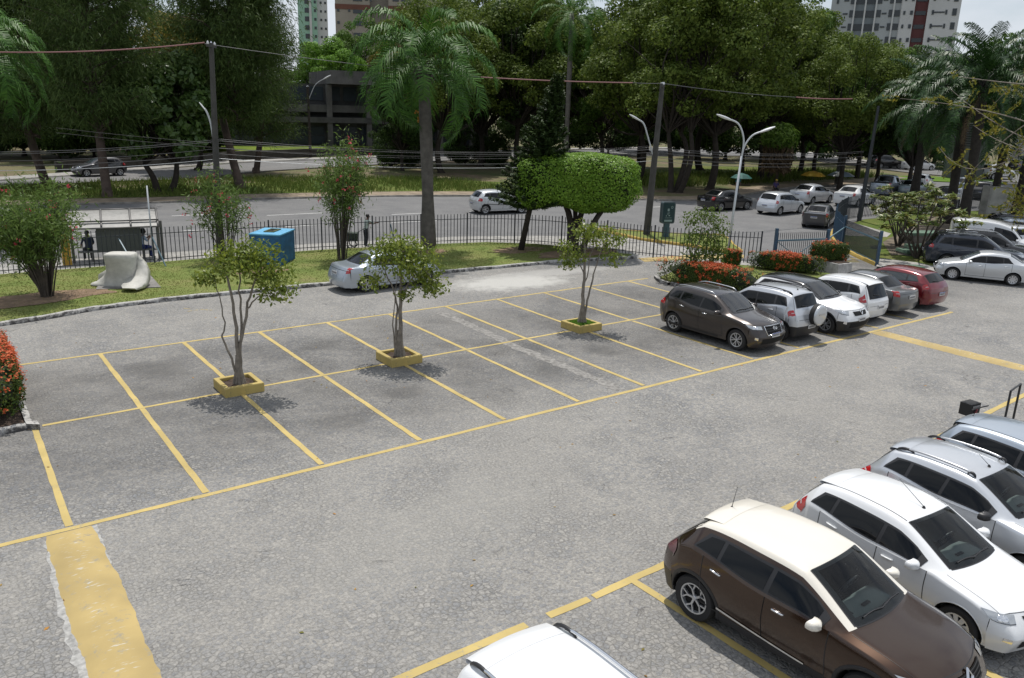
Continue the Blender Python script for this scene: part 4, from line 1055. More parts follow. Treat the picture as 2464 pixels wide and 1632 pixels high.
L_DEADP = leaf_mat('dry_palm_leaf', [(.12, .085, .05), (.18, .13, .08), (.09, .065, .04)], .7, .2, .2)

def broadleaf(key, H, rx, z0, ncl, nleaf, lsize, lm, trunk_r, seed, lean=(0, 0), stems=1, bark=None, rc=(1.0, 1.9), top_flat=.9, fill=.35):
    """crown and trunk meshes of one tree; base at the origin"""
    rg = np.random.default_rng(seed); mb = MB(); C = []
    hz = (H-z0)/2; zc = z0+hz
    cl = []
    while len(cl) < ncl:
        d = rg.normal(size=3); d /= np.linalg.norm(d); r = rg.uniform(fill, 1)**.5
        p = np.array([d[0]*rx*r+lean[0]*.9, d[1]*rx*r+lean[1]*.9, zc+d[2]*hz*r*top_flat])
        p[:2] *= (1.0+.18*math.sin(3*math.atan2(d[1], d[0])+seed))
        cl.append(p)
    Vs, Qs, b = [], [], 0
    for p in cl:
        r = rg.uniform(*rc)
        n = int(nleaf*(r/np.mean(rc))**2)
        c, d = clump_points(p, r, n, rg)
        V, Q = leaf_cards(c, lsize, .55, d*.9, rg, up=.35)
        Vs.append(V); Qs.append(Q+b); b += len(V)
    crown = np_mesh('crown', np.concatenate(Vs), np.concatenate(Qs), lm)
    for s in range(stems):
        a0 = 2*PI*s/stems+seed; sp = .0 if stems == 1 else trunk_r*1.6
        base = np.array([sp*math.cos(a0), sp*math.sin(a0), -.1]); fork = np.array([lean[0]*.5+(1.2*math.cos(a0) if stems > 1 else 0), lean[1]*.5+(1.2*math.sin(a0) if stems > 1 else 0), z0*.9+.3])
        limb_tube(mb, base, fork, trunk_r, trunk_r*.62, 0, rg, 7, 9)
        mb.tube([base, base+np.array([0, 0, .35])], [trunk_r*1.5, trunk_r*.98], 9, cap=False)
        for p in cl[s::max(1, stems)]:
            if rg.uniform() < .75: limb_tube(mb, fork+np.array([0, 0, rg.uniform(-.5, hz*.5)]) if stems == 1 and False else fork, p, trunk_r*rg.uniform(.22, .42), trunk_r*.07, .3, rg, 5, 5)
        top = np.array([lean[0]*.9, lean[1]*.9, H-hz*.5]); limb_tube(mb, fork, top, trunk_r*.6, trunk_r*.12, 0, rg, 6, 7)
    trunk = mb.build('trunk', bark or M_BARKD, None, smooth=True)
    return crown, trunk
def casuarina(H, rx, z0, seed, nb=120, per=520, lm=None, ln=(.28, .62), wd=.030):
    """a tall tree of drooping needle sprays carried on whorls of limbs"""
    rg = np.random.default_rng(seed); mb = MB(); Vs, Qs, b = [], [], 0
    limb_tube(mb, (0, 0, -.1), (.2, .1, H*.96), .36, .05, 0, rg, 9, 9); mb.tube([(0, 0, -.1), (0, 0, .6)], [.55, .35], 9, cap=False)
    for i in range(nb):
        t = rg.uniform(0, 1)**.85; z = z0+(H-z0)*t; prof = (math.sin(PI*min(1, .18+t*.82))**.7)*(1-.25*t)
        a = rg.uniform(0, 2*PI); L_ = rx*prof*rg.uniform(.45, 1.08)+.4
        st = np.array([.0, .0, z-.25*L_]); en = np.array([L_*math.cos(a), L_*math.sin(a), z+L_*rg.uniform(.0, .35)])
        limb_tube(mb, st, en, .07, .02, .2, rg, 4, 4)
        n = int(per*rg.uniform(.7, 1.3)); s = rg.uniform(.35, 1.05, size=(n, 1)); c = st+(en-st)*s+rg.normal(size=(n, 3))*np.array([.42, .42, .38])*(.6+.22*L_)
        d = np.array([math.cos(a), math.sin(a), 0])*.5+rg.normal(size=(n, 3))*.45; d[:, 2] += rg.uniform(-.9, .35, size=n); d /= np.linalg.norm(d, axis=1, keepdims=True)
        w_ = np.cross(d, rg.normal(size=(n, 3))); w_ /= np.linalg.norm(w_, axis=1, keepdims=True)+1e-9
        l = rg.uniform(*ln, size=(n, 1)); V = np.stack([c-w_*wd*.5, c+d*l*.5-w_*wd, c+d*l+np.array([0, 0, -.1]), c+d*l*.5+w_*wd], 1).reshape(-1, 3)
        Vs.append(V); Qs.append(np.arange(4*n).reshape(n, 4)+b); b += 4*n
    return np_mesh('crown', np.concatenate(Vs), np.concatenate(Qs), lm or L_NEED), mb.build('trunk', plain('casuarina_bark', (.085, .062, .05), .95, var=.4, vscale=2.0, bump=.8, bscale=8), None, smooth=True)
def plant_tree(name, label, cat, pair, loc, rz=0, group=None, scale=1.0):
    t = thing(name, label, cat, loc, rz, group, 1.0); t.scale = scale if isinstance(scale, tuple) else (scale,)*3
    for o in pair: 
        c = o.copy(); COL.objects.link(c); c.parent = t
    return t
def drop(pair):
    for o in pair: bpy.data.objects.remove(o)

def frond(V, Q, M, L_, droop, nl, ll, wd, rg, start, fold=.55, twist=0.0, up0=.9):
    """one feather leaf: bending midrib with paired strips, added to V, Q lists (arrays)"""
    n = nl; ts = (np.arange(n)+.5)/n; ang0 = up0; P = [np.zeros(3)]; D = []
    steps = 24; p = np.zeros(3)
    for i in range(steps):
        t = (i+.5)/steps; an = ang0-droop*t**1.25; d = np.array([math.cos(an), 0, math.sin(an)]); p = p+d*L_/steps; P.append(p.copy()); D.append(d)
    P = np.array(P); D.append(D[-1]); D = np.array(D)
    # midrib as a thin three-sided strip
    rr = np.linspace(.03, .006, steps+1)[:, None]; sd = np.array([0, 1.0, 0]); up_ = np.cross(D, sd)
    ring = np.stack([P+sd*rr, P-sd*rr, P-up_*rr*1.0], 1)
    quads = []
    for i in range(steps):
        for k in range(3):
            a = i*3+k; b_ = i*3+(k+1) % 3; quads.append((a, b_, b_+3, a+3))
    Vn = [ring.reshape(-1, 3)]; Qn = [np.array(quads)]; base = len(Vn[0])
    tt = .16+.84*ts; idx = tt*steps; i0 = np.clip(idx.astype(int), 0, steps-1); fr = (idx-i0)[:, None]
    c = P[i0]*(1-fr)+P[i0+1]*fr; d = D[i0]; u = np.cross(d, sd)*-1.0
    u = np.where(u[:, 2:3] < 0, -u, u)
    prof = np.sin(PI*np.clip(.10+ts*.86, 0, 1))**.55
    for sg in (1, -1):
        jl = rg.uniform(.8, 1.15, size=(n, 1))*prof[:, None]*ll
        out = sd*sg*math.cos(fold)+u*math.sin(fold)*rg.uniform(.3, 1.2, size=(n, 1))+d*rg.uniform(.35, .75, size=(n, 1)); out /= np.linalg.norm(out, axis=1, keepdims=True)
        m_ = c+out*jl*.55; e = m_+out*jl*.35+np.array([0, 0, -1.0])*jl*rg.uniform(.35, .75, size=(n, 1))
        wv = d*wd
        V4 = np.stack([c-wv*.5, c+wv*.5, m_+wv*.6, m_-wv*.6, e+wv*.1, e-wv*.1], 1).reshape(-1, 3); k = np.arange(n)[:, None]*6
        Vn.append(V4); Qn.append(np.concatenate([k+np.array([0, 1, 2, 3]), k+np.array([3, 2, 4, 5])])+base); base += len(V4)
    Vv = np.concatenate(Vn); Qv = np.concatenate(Qn)
    Vv = Vv @ np.array(M.to_3x3()).T+np.array(M.translation)
    V.append(Vv); Q.append(Qv+start); return start+len(Vv)
def palm(H, nf, L_, seed, trunk_r, lm=None, droop=(1.2, 2.6), nl=44, ll=.62, wd=.045, upr=(1.35, -.2), dry=0, bulge=1.0, crownshaft=0.0, bark=None, curve=.3):
    rg = np.random.default_rng(seed); V, Q, st = [], [], 0; V2, Q2, st2 = [], [], 0
    top = Vector((curve, 0, H))
    for i in range(nf):
        t = i/max(1, nf-1); el = upr[0]+(upr[1]-upr[0])*t**1.1; az = i*2.39996+rg.uniform(-.25, .25)
        M = Matrix.Translation(top+Vector((0, 0, -.35*t))) @ Matrix.Rotation(az, 4, 'Z')
        st = frond(V, Q, M, L_*rg.uniform(.82, 1.08), droop[0]+(droop[1]-droop[0])*rg.uniform(.2, 1)*(.5+.5*t), nl, ll, wd, rg, st, up0=el)
    for i in range(dry):
        M = Matrix.Translation(top+Vector((0, 0, -.6))) @ Matrix.Rotation(rg.uniform(0, 2*PI), 4, 'Z')
        st2 = frond(V2, Q2, M, L_*.8, .75, 34, .4, .035, rg, st2, up0=-.75)
    parts = [np_mesh('crown', np.concatenate(V), np.concatenate(Q), lm or L_PALM)]
    if dry: parts.append(np_mesh('dry_frond', np.concatenate(V2), np.concatenate(Q2), L_DEADP))
    mb = MB(); pts = []; rr = []
    for i in range(15):
        t = i/14; pts.append((curve*t*t, 0, -.1+(H+.1)*t)); rr.append(trunk_r*(1.35-.5*min(1, t*3) if t < .33 else (.85+.18*bulge*math.sin(PI*(t-.33)/.67)-.22*(t-.33))))
    mb.tube(pts, rr, 12)
    if dry or crownshaft == 0:
        for k in range(26):                                # old leaf bases below the crown
            a = k*2.4; z = H-.1-k*.03; mb.bar((curve+trunk_r*.7*math.cos(a), trunk_r*.7*math.sin(a), z-.25), (curve+trunk_r*1.8*math.cos(a), trunk_r*1.8*math.sin(a), z+.25), .09, .04)
    parts.append(mb.build('trunk', bark or plain('palm_bark', (.105, .095, .085), .9, var=.35, vscale=3, bump=.7, bscale=9), None, smooth=True))
    if crownshaft:
        m2 = MB(); m2.tube([(curve, 0, H-crownshaft), (curve, 0, H-crownshaft*.6), (curve, 0, H+.2)], [trunk_r*.9, trunk_r*1.0, trunk_r*.5], 12); parts.append(m2.build('crownshaft', plain('crownshaft_green', (.05, .085, .03), .5), None, smooth=True))
    return parts

# ---- the casuarinas along the median and the dark wood behind
CA = [casuarina(23, 5.4, 5.2, 11), casuarina(21, 5.8, 4.6, 12), casuarina(24, 5.0, 6.0, 13)]
for k, (px, py, d_, v, s, lab) in enumerate((
    (250, 458, 0, 0, 1.0, 'tall casuarina whose brown trunk crosses the dark grey car on the back road'),
    (108, 428, 0, 1, 1.05, 'dark casuarina on the median behind the left-edge palm, left of the passing grey car'),
    (557, 438, 0, 2, 1.05, 'tall casuarina with a thick brown trunk just right of the left concrete power pole'),
    (592, 400, 0, 1, .92, 'casuarina beyond the back road filling the gap left of the green and white tower'))):
    x, y = G(px, py)
    plant_tree('casuarina_tree', lab, 'tree', CA[v], (x, y, 0), k*1.3, 'casuarinas on the left of the street', s)
BL = {'dark': broadleaf('d', 19, 6.4, 3.6, 62, 420, .36, L_DARK, .38, 21), 'olive': broadleaf('o', 22, 7.2, 5.2, 84, 400, .33, L_OLIVE, .40, 22, rc=(1.1, 2.1)),
      'mid': broadleaf('m', 20, 6.8, 4.6, 74, 400, .34, L_MID, .36, 23), 'olive2': broadleaf('o2', 20, 6.2, 5.8, 68, 400, .32, L_OLIVE, .3, 24, stems=3, rc=(1.0, 2.0)),
      'bright': broadleaf('b', 17, 6.0, 4.0, 48, 400, .42, L_BRIGHT, .35, 25), 'yel': broadleaf('y', 15, 4.6, 3.0, 36, 380, .40, L_YEL, .3, 26), 'low': broadleaf('l', 13, 6.5, .6, 56, 380, .42, L_DARK, .3, 27, rc=(1.3, 2.3))}
# far dark trees closing the left background
for k, (x, y, v, s, lab) in enumerate((
    (-16, 92, 'dark', 1.35, 'dark broad tree at the far left beyond the back road'), (0, 102, 'olive', 1.2, 'deep green tree behind the first casuarina, beyond the back road'),
    (14, 106, 'dark', 1.35, 'dark round-crowned tree standing behind the mango tree'), (28, 112, 'dark', 1.25, 'shaded tree behind the pole with the left street lamp'),
    (-30, 70, 'dark', 1.2, 'shadowed tree beyond the left edge palm'))):
    plant_tree('dark_tree', lab, 'tree', BL[v], (x, y, 0), k*2.1, 'dark trees beyond the back road', s)
MG = broadleaf('mango', 11.5, 3.9, 2.2, 40, 300, .52, leaf_mat('mango_leaf', [(.035, .075, .016), (.06, .115, .025), (.10, .165, .038), (.07, .12, .03)], .38, .25, .4), .30, 31, stems=2, rc=(.8, 1.5))
x, y = G(378, 447); plant_tree('mango_tree', 'glossy-leaved mango tree with forked dark trunk left of the concrete power pole', 'tree', MG, (x, y, 0), .4)
x, y = G(455, 425); plant_tree('flowering_tree', 'tree with yellow-brown flowering tops rising behind the mango tree', 'tree', BL['yel'], (x+4, y+14, 0), .4, None, 1.12)
drop(MG)
# trees round and above the low dark building
for k, (px, d_, v, s, lab, cy) in enumerate((
    (735, 165, 'bright', 1.15, 'sunlit bright green tree at the foot of the green and white tower', 0), (835, 175, 'mid', 1.2, 'rounded green tree behind the flat concrete roof', 0),
    (905, 172, 'yel', 1.25, 'yellowish tree beside the palm crown, behind the flat concrete roof', 0), (790, 160, 'bright', 1.0, 'lime green tree just above the left end of the flat roof', 0),
    (520, 135, 'olive', 1.0, 'dull green tree at the left end of the low dark building', 0))):
    p = at_dist(px, 250, d_); plant_tree('background_tree', lab, 'tree', BL[v], (p.x, p.y, 0), k*1.7, 'trees round the low concrete building', s)
# the wood to the right of the palm
wood = [(930, 395, 'dark', .62, 'low dark bushy tree right behind the pink oleander'), (1020, 400, 'olive', .92, 'dull olive tree directly behind the main palm'), (1110, 385, 'dark', 1.1, 'dark tree between the main palm and the tall royal palm'),
        (1195, 392, 'olive', 1.02, 'olive tree behind the cone-shaped young pine'), (1385, 398, 'mid', .95, 'green tree above the clipped ficus, right of the royal palm'), (1475, 420, 'olive', 1.0, 'tree with straight trunk left of the middle power pole'),
        (1560, 445, 'olive2', 1.0, 'multi-stemmed tree with leaning black stems right of the middle power pole'), (1640, 440, 'olive', 1.06, 'big spreading tree with thick dark trunk behind the black sedan'), (1715, 402, 'mid', 1.05, 'tree behind the double street lamp'),
        (1762, 418, 'olive2', 1.02, 'slim-trunked tree right of the double street lamp'), (1795, 400, 'olive', .98, 'rounded olive tree above the yellow parasol'), (1885, 398, 'olive', .74, 'right-hand tree of the wood, its crown under the grey tower'),
        (1300, 372, 'dark', 1.2, 'dark tree behind the foot of the royal palm'), (1480, 372, 'dark', 1.25, 'dark tree far back behind the middle power pole'), (1620, 368, 'olive', 1.25, 'tree far back in the wood above the two-armed lamp'), (1800, 372, 'mid', 1.15, 'bright topped tree far back at the right of the wood'),
        (1120, 372, 'olive', 1.22, 'tall olive tree far back right of the main palm crown'), (1230, 374, 'mid', 1.2, 'tall green tree far back left of the royal palm'), (1985, 385, 'dark', .90, 'dark tree behind the left fronds of the palm group'), (1850, 372, 'mid', .92, 'light green tree far back below the grey tower')]
for k, (px, py, v, s, lab) in enumerate(wood):
    x, y = G(px, py)
    d = math.hypot(x-CAM[0], y-CAM[1]); m = min(d, 112)/d; x, y = CAM[0]+(x-CAM[0])*m, CAM[1]+(y-CAM[1])*m
    if py > 372: s *= 1.0
    plant_tree('wood_tree', lab, 'tree', BL[v], (x, y, 0), k*2.4, 'trees of the wood on the median', s)
for i, (px, d_, v, s, lab) in enumerate(((1965, 93, 'olive', .76, 'rounded olive tree under the maroon balconies of the grey tower'), (2050, 99, 'mid', .74, 'green tree behind the left palm of the right-hand group'), (2130, 96, 'dark', .72, 'dark tree behind the middle palms of the right-hand group'), (2290, 150, 'mid', 1.0, 'light green tree far off behind the palm group at the right'), (2180, 160, 'dark', 1.0, 'dark tree far off behind the palm trunks'), (2420, 120, 'mid', 1.0, 'green tree at the right edge behind the white wall'))):
    p = at_dist(px, 250, d_); plant_tree('background_tree', lab, 'tree', BL[v], (p.x, p.y, 0), i, 'trees far behind the palms', s)
for k in range(26):
    px = -60+k*92; p = at_dist(px, 250, 148+9*math.sin(k*1.9)+(26 if 560 < px < 1000 else 0)); plant_tree('understorey_tree', 'dense dark tree closing the view far back between the trunks', 'tree', BL['low'], (p.x, p.y, 0), k*1.1, 'dense dark trees far back', 1.0+.18*math.sin(k*2.7))
for k in range(7):
    p = at_dist(-40+k*82, 250, 112+5*math.sin(k*2.2)); plant_tree('understorey_tree', 'dense dark tree closing the view far back between the trunks', 'tree', BL['low'], (p.x, p.y, 0), k*2.1, 'dense dark trees far back', .85+.12*math.sin(k*1.7))
for k, (px, py, s, lab) in enumerate(((905, 388, .42, 'low dark shrub mass left of the main palm trunk, on the median'), (955, 384, .36, 'low dark bush directly left of the main palm trunk'), (1075, 380, .40, 'low dark bush between the main palm and the silver hatchback on the street'), (1150, 384, .34, 'low bush behind the silver hatchback driving on the street'))):
    x, y = G(px, py); plant_tree('median_bush', lab, 'shrub', BL['low'], (x, y, -.2), k, 'bushes on the median', s)
for v in BL.values(): drop(v)
drop([o for c in CA for o in c])

# ---- palms
QP = palm(9.3, 26, 5.0, 5, .34, nl=56, ll=1.0, wd=.052, droop=(1.9, 3.3), upr=(1.52, -.1))
x, y = G(990, 580); plant_tree('queen_palm', 'big arching queen palm on the lawn, its crown in front of the beige tower', 'palm', QP, (x, y, .1), 2.2)
x, y = G(-35, 470); plant_tree('queen_palm', 'queen palm at the left edge whose drooping fronds hang into view above the pink oleander', 'palm', QP, (x-1.0, y-18, 0), .8, None, .98)
mbf = MB()
for k in range(60):
    a = random.uniform(0, 6.28); mbf.sphere((.5*math.cos(a)*random.random()+.45, -.3+.3*math.sin(a)*random.random(), 7.3-random.random()*.9), .06, 6, 4)
root_q = [o for o in bpy.data.objects if o.name == 'queen_palm'][0]
fo = tag(mbf.build('fruit_bunch', plain('orange_fruit', (.42, .20, .02), .6), root_q), kind='stuff')
drop(QP)
RP = palm(16.6, 18, 5.2, 6, .27, nl=46, ll=.7, wd=.05, droop=(1.6, 2.5), upr=(1.2, -.5), crownshaft=1.9, bark=plain('royal_bark', (.115, .105, .095), .9, var=.3, vscale=2))
x, y = G(1305, 420); plant_tree('royal_palm', 'very tall royal palm with a straight grey trunk rising behind the clipped ficus', 'palm', RP, (x, y, 0), 1.0); drop(RP)
L_PALMD = leaf_mat('dark_palm_leaf', [(.010, .032, .007), (.020, .058, .011), (.040, .095, .018), (.014, .042, .009)], .42, .08, .3)
DP = palm(9.0, 34, 5.6, 8, .36, lm=L_PALMD, nl=58, ll=.95, wd=.055, droop=(.9, 2.4), upr=(1.5, -.5), dry=3, bark=plain('dark_palm_bark', (.028, .024, .02), .95, var=.4, vscale=4))
DP2 = palm(10.6, 34, 5.4, 9, .36, lm=L_PALMD, nl=58, ll=.9, wd=.055, droop=(.8, 2.1), upr=(1.5, -.3), dry=2, bark=plain('dark_palm_bark', (.028, .024, .02)))
for k, (px, py, pr, s, lab) in enumerate(((2110, 470, DP, 1.02, 'left palm of the right-hand group, its brown dead fronds hanging beside the trunk'), (2190, 520, DP, .98, 'palm of the right-hand group standing behind the plumeria bush'), (2222, 533, DP2, .95, 'palm of the right-hand group with the thick black double-looking trunk by the white wall'), (2290, 500, DP2, .92, 'tall palm at the right end of the palm group, above the white wall'), (2345, 515, DP, 1.05, 'palm at the right edge, its fronds behind the yellow-leaved twigs'))):
    x, y = G(px, py); plant_tree('feather_palm', lab, 'palm', DP if pr is DP else DP2, (x, y, 0), 1.1*k+.5, 'palms at the right-hand corner', s)
drop(DP); drop(DP2)
SP = palm(3.6, 20, 3.0, 14, .2, nl=40, ll=.5, wd=.05, droop=(1.4, 2.4), upr=(1.3, -.4))
x, y = G(1850, 400); plant_tree('young_palm', 'short bright palm under the wood behind the silver sedans', 'palm', SP, (x, y, 0), 0, None, 1.5); drop(SP)
# screw pine with a skirt of brown hanging leaves
x, y = G(1790, 436); t = thing('skirted_tree', 'small tree with a skirt of dry brown leaves behind the person in the yellow cap', 'tree', (x, y, 0))
mb = MB(); mb.tube([(0, 0, -.1), (.2, 0, 1.5), (0, 0, 4.0)], [.2, .16, .2], 8); mb.build('trunk', M_BARKD, t, smooth=True)
rg = np.random.default_rng(3); n = 900; a = rg.uniform(0, 2*PI, n); r = rg.uniform(.3, 1.5, n); c = np.stack([r*np.cos(a), r*np.sin(a), rg.uniform(1.9, 4.2, n)], 1)
V, Q = leaf_cards(c, 1.1, .12, None, rg, up=0, hang=4); np_mesh('dry_skirt', V, Q, L_DEADP, t)
c, d = clump_points(np.array([0, 0, 5.2]), 2.0, 700, rg); V, Q = leaf_cards(c, .9, .14, d, rg, up=.3); np_mesh('crown', V, Q, L_MID, t)

# ---- clipped ficus
def rounded_box_points(n, h, e, rg, bump=.06):
    d = rg.normal(size=(n, 3)); d /= np.linalg.norm(d, axis=1, keepdims=True)
    k = (np.abs(d[:, 0]/h[0])**e+np.abs(d[:, 1]/h[1])**e+np.abs(d[:, 2]/h[2])**e)**(-1/e); p = d*k[:, None]
    nrm = np.sign(p)*np.abs(p/np.array(h))**(e-1)/np.array(h); nrm /= np.linalg.norm(nrm, axis=1, keepdims=True)
    w_ = 1+bump*(np.sin(p[:, 0]*2.1+1)*np.sin(p[:, 1]*2.6)*.7+np.sin(p[:, 2]*4+p[:, 0]*3)*.5)+rg.normal(size=n)*.012
    return p*w_[:, None], nrm
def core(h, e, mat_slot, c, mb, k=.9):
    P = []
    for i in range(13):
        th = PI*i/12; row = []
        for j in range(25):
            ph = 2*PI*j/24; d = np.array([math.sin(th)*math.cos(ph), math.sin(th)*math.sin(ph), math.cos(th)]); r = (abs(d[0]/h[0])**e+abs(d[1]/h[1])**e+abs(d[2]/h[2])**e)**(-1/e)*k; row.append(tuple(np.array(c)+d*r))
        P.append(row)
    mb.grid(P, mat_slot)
x, y = G(1318, 588, .13); t = thing('clipped_ficus', 'broad ficus clipped into a flat-topped green block above the street fence', 'tree', (x, y, .1))
ax = math.atan2(RT[1], RT[0]); t.rotation_euler = (0, 0, ax)
rg = np.random.default_rng(51); h = (3.15, 2.5, 1.38); p, nn = rounded_box_points(52000, h, 4.6, rg); c0 = np.array([.30, 1.7, 3.72])
p[:, 2] = np.where(p[:, 2] < 0, p[:, 2]*(1.0+.10*np.sin(p[:, 0]*1.3)), p[:, 2]); p *= rg.uniform(.94, 1.02, size=(len(p), 1))
V, Q = leaf_cards(p+c0, .115, .62, nn*1.1, rg, up=.45); 
np_mesh('crown', V, Q, leaf_mat('ficus_leaf', [(.095, .195, .019), (.155, .285, .027), (.23, .37, .042), (.115, .225, .023)], .45, .35, .25), t)
mb = MB(); core(h, 4.6, 0, c0, mb, .91); mb.build('crown_shade_core', plain('shade_core', (.012, .02, .006), .9), t)  # near-black solid core, painted as the shade inside the crown
mb = MB(); 
for k, (dx, dy, lean_) in enumerate(((-.05, 0, -.5), (.25, .1, .6), (.55, -.1, 1.6), (.1, .2, .1))): limb_tube(mb, (dx, dy, -.1), (dx+lean_, dy*2+1.2, 2.9), .24-.03*k, .12, .0, rg, 6, 8)
mb.build('trunk', M_BARKD, t, smooth=True)
# ---- young norfolk pine: level whorls
x, y = G(1203, 578, .13); t = thing('norfolk_pine', 'slim dark conifer with level whorled branches in front of the clipped ficus', 'tree', (x, y, .1))
rg = np.random.default_rng(61); Vs, Qs, b = [], [], 0; mb = MB(); mb.tube([(0, 0, -.1), (.57, 0, 3), (1.14, .1, 6), (1.7, .1, 8.9)], [.17, .13, .09, .02], 8); t.rotation_euler = (0, 0, math.atan2(RT[1], RT[0]))
for lv in range(25):
    z = 2.3+lv*.27; r = 1.95*(1-(lv/25.5)**1.1)+.12; nb = 8
    for j in range(nb):
        a = 2*PI*(j+rg.uniform(-.2, .2))/nb+lv*.6; L_ = r*rg.uniform(.8, 1.1); n = int(110*L_+24); s = rg.uniform(.1, 1, n); wd = .30*(1-s*.7)*min(1, L_)
        e = rg.normal(size=n)*wd*.5; c = np.stack([np.cos(a)*s*L_-np.sin(a)*e, np.sin(a)*s*L_+np.cos(a)*e, z+.10*L_*s+.28*s*s+rg.normal(size=n)*.05], 1)+np.array([.19*z, .01*z, 0])
        V, Q = leaf_cards(c, .24, .28, np.array([0, 0, .8]), rg, up=.2); Vs.append(V); Qs.append(Q+b); b += len(V)
        mb.tube([(.19*z, .01*z, z), (.19*z+math.cos(a)*L_*.9, .01*z+math.sin(a)*L_*.9, z+.1*L_+.2)], [.025, .008], 4, cap=False)
np_mesh('crown', np.concatenate(Vs), np.concatenate(Qs), leaf_mat('pine_leaf', [(.022, .042, .012), (.036, .064, .018), (.055, .085, .024)], .5, .15), t); mb.build('trunk', M_BARKD, t, smooth=True)
# ---- oleanders
def oleander(H, spread, seed, nst=26, nl=5200, low=.35, fl=60):
    rg = np.random.default_rng(seed); mb = MB(); C = []; tips = []
    for i in range(nst):
        a = rg.uniform(0, 2*PI); r = spread*rg.uniform(.15, 1)**.7; hh = H*rg.uniform(.62, 1)*(1-.18*(r/spread)**2)
        p0 = np.array([.22*math.cos(a)*rg.uniform(.2, 1), .22*math.sin(a)*rg.uniform(.2, 1), -.05]); p2 = np.array([r*math.cos(a), r*math.sin(a), hh]); p1 = (p0+p2)/2+np.array([-.18*r*math.cos(a), -.18*r*math.sin(a), .1*hh]); pts = [(1-t)**2*p0+2*t*(1-t)*p1+t*t*p2 for t in np.linspace(0, 1, 7)]
        mb.tube(pts, [.032, .03, .026, .022, .017, .012, .006], 5, cap=False); tips.append(p2)
        n = nl//nst; s = low+(1-low)*rg.uniform(0, 1, size=(n, 1))**.75; q = (1-s)**2*p0+2*s*(1-s)*p1+s*s*p2; C.append(q+rg.normal(size=(n, 3))*(.12+.24*s))
    C = np.concatenate(C); V, Q = leaf_cards(C, .23, .2, np.array([0, 0, .1]), rg, up=.1, hang=-.6)
    cr = np_mesh('crown', V, Q, leaf_mat('oleander_leaf', [(.075, .13, .03), (.12, .19, .045), (.17, .25, .065), (.095, .15, .035)], .5, .38))
    F = []
    for k in range(fl): F.append(tips[rg.integers(len(tips))]+rg.normal(size=3)*.26+np.zeros(3)-np.array([0, 0, abs(rg.normal())*.45]))
    F = np.concatenate([f+rg.normal(size=(6, 3))*.05 for f in F]); V, Q = leaf_cards(F, .085, .9, None, rg, up=.6)
    fo = tag(np_mesh('flowers', V, Q, leaf_mat('oleander_flower', [(.50, .05, .10), (.60, .12, .16), (.55, .03, .05)], .6, .3)), kind='stuff')
    return cr, fo, mb.build('stems', M_BARK, None, smooth=True)
for k, (px, py, H, sp, nst, nl, fl, lab) in enumerate(((110, 686, 4.5, 1.95, 46, 9400, 36, 'dense vase-shaped oleander with red flowers on the lawn beside the bus shelter'), (528, 604, 4.5, 1.6, 14, 2500, 30, 'thin oleander with scattered red flowers between the power pole and the blue tank'), (790, 600, 6.1, 1.6, 24, 5200, 52, 'tall pink-flowered oleander by the fence above the silver sedan at the kerb'))):
    x, y = G(px, py, .13); pr = oleander(H, sp, 70+k, nst, nl, .46, fl); plant_tree('oleander_bush', lab, 'shrub', pr, (x, y, .12), k*1.2, 'oleanders along the fence'); drop(pr)
# ---- planter trees: bare crooked stems under a thin wide crown
def planter_tree(stems, clumps, seed, ls=.115, lm=None):
    rg = np.random.default_rng(seed); mb = MB(); Vs, Qs, b = [], [], 0
    for pts, r0 in stems:
        P = smooth_path(pts, 4); n = len(P); mb.tube([p+Vector(rg.normal(size=3)*.012) for p in P], [r0*(1-.7*i/(n-1)) for i in range(n)], 6, cap=False)
    for k in range(10):
        a = k*.63; mb.tube([(.16*math.cos(a), .13*math.sin(a), -.05), (.08*math.cos(a), .07*math.sin(a), .35), (.03*math.cos(a), .03*math.sin(a), .85)], [.06, .045, .03], 5, cap=False)
    for (cx, cy, cz, r, n) in clumps:
        c, d = clump_points(np.array([cx, cy, cz]), r*1.45, int(n*.80), rg, .72, .0); V, Q = leaf_cards(c, ls, .55, d*.4, rg, up=.35, hang=.5); Vs.append(V); Qs.append(Q+b); b += len(V)
        near = min(stems, key=lambda s_: (Vector(s_[0][-1])-Vector((cx, cy, cz))).length)[0][-1]; limb_tube(mb, near, (cx, cy, cz), .014, .005, .05, rg, 4, 4)
        for q in range(4): limb_tube(mb, (cx, cy, cz), c[rg.integers(len(c))], .006, .002, 0, rg, 3, 3)
    return np_mesh('crown', np.concatenate(Vs), np.concatenate(Qs), lm or leaf_mat('planter_leaf', [(.11, .16, .022), (.17, .23, .03), (.26, .30, .045), (.10, .15, .025)], .4, .4, .4)), mb.build('trunk', M_BARKL, None, smooth=True)
def V3(s, d, z): return (s, d, z)                      # s along the view's left-right, d away from it
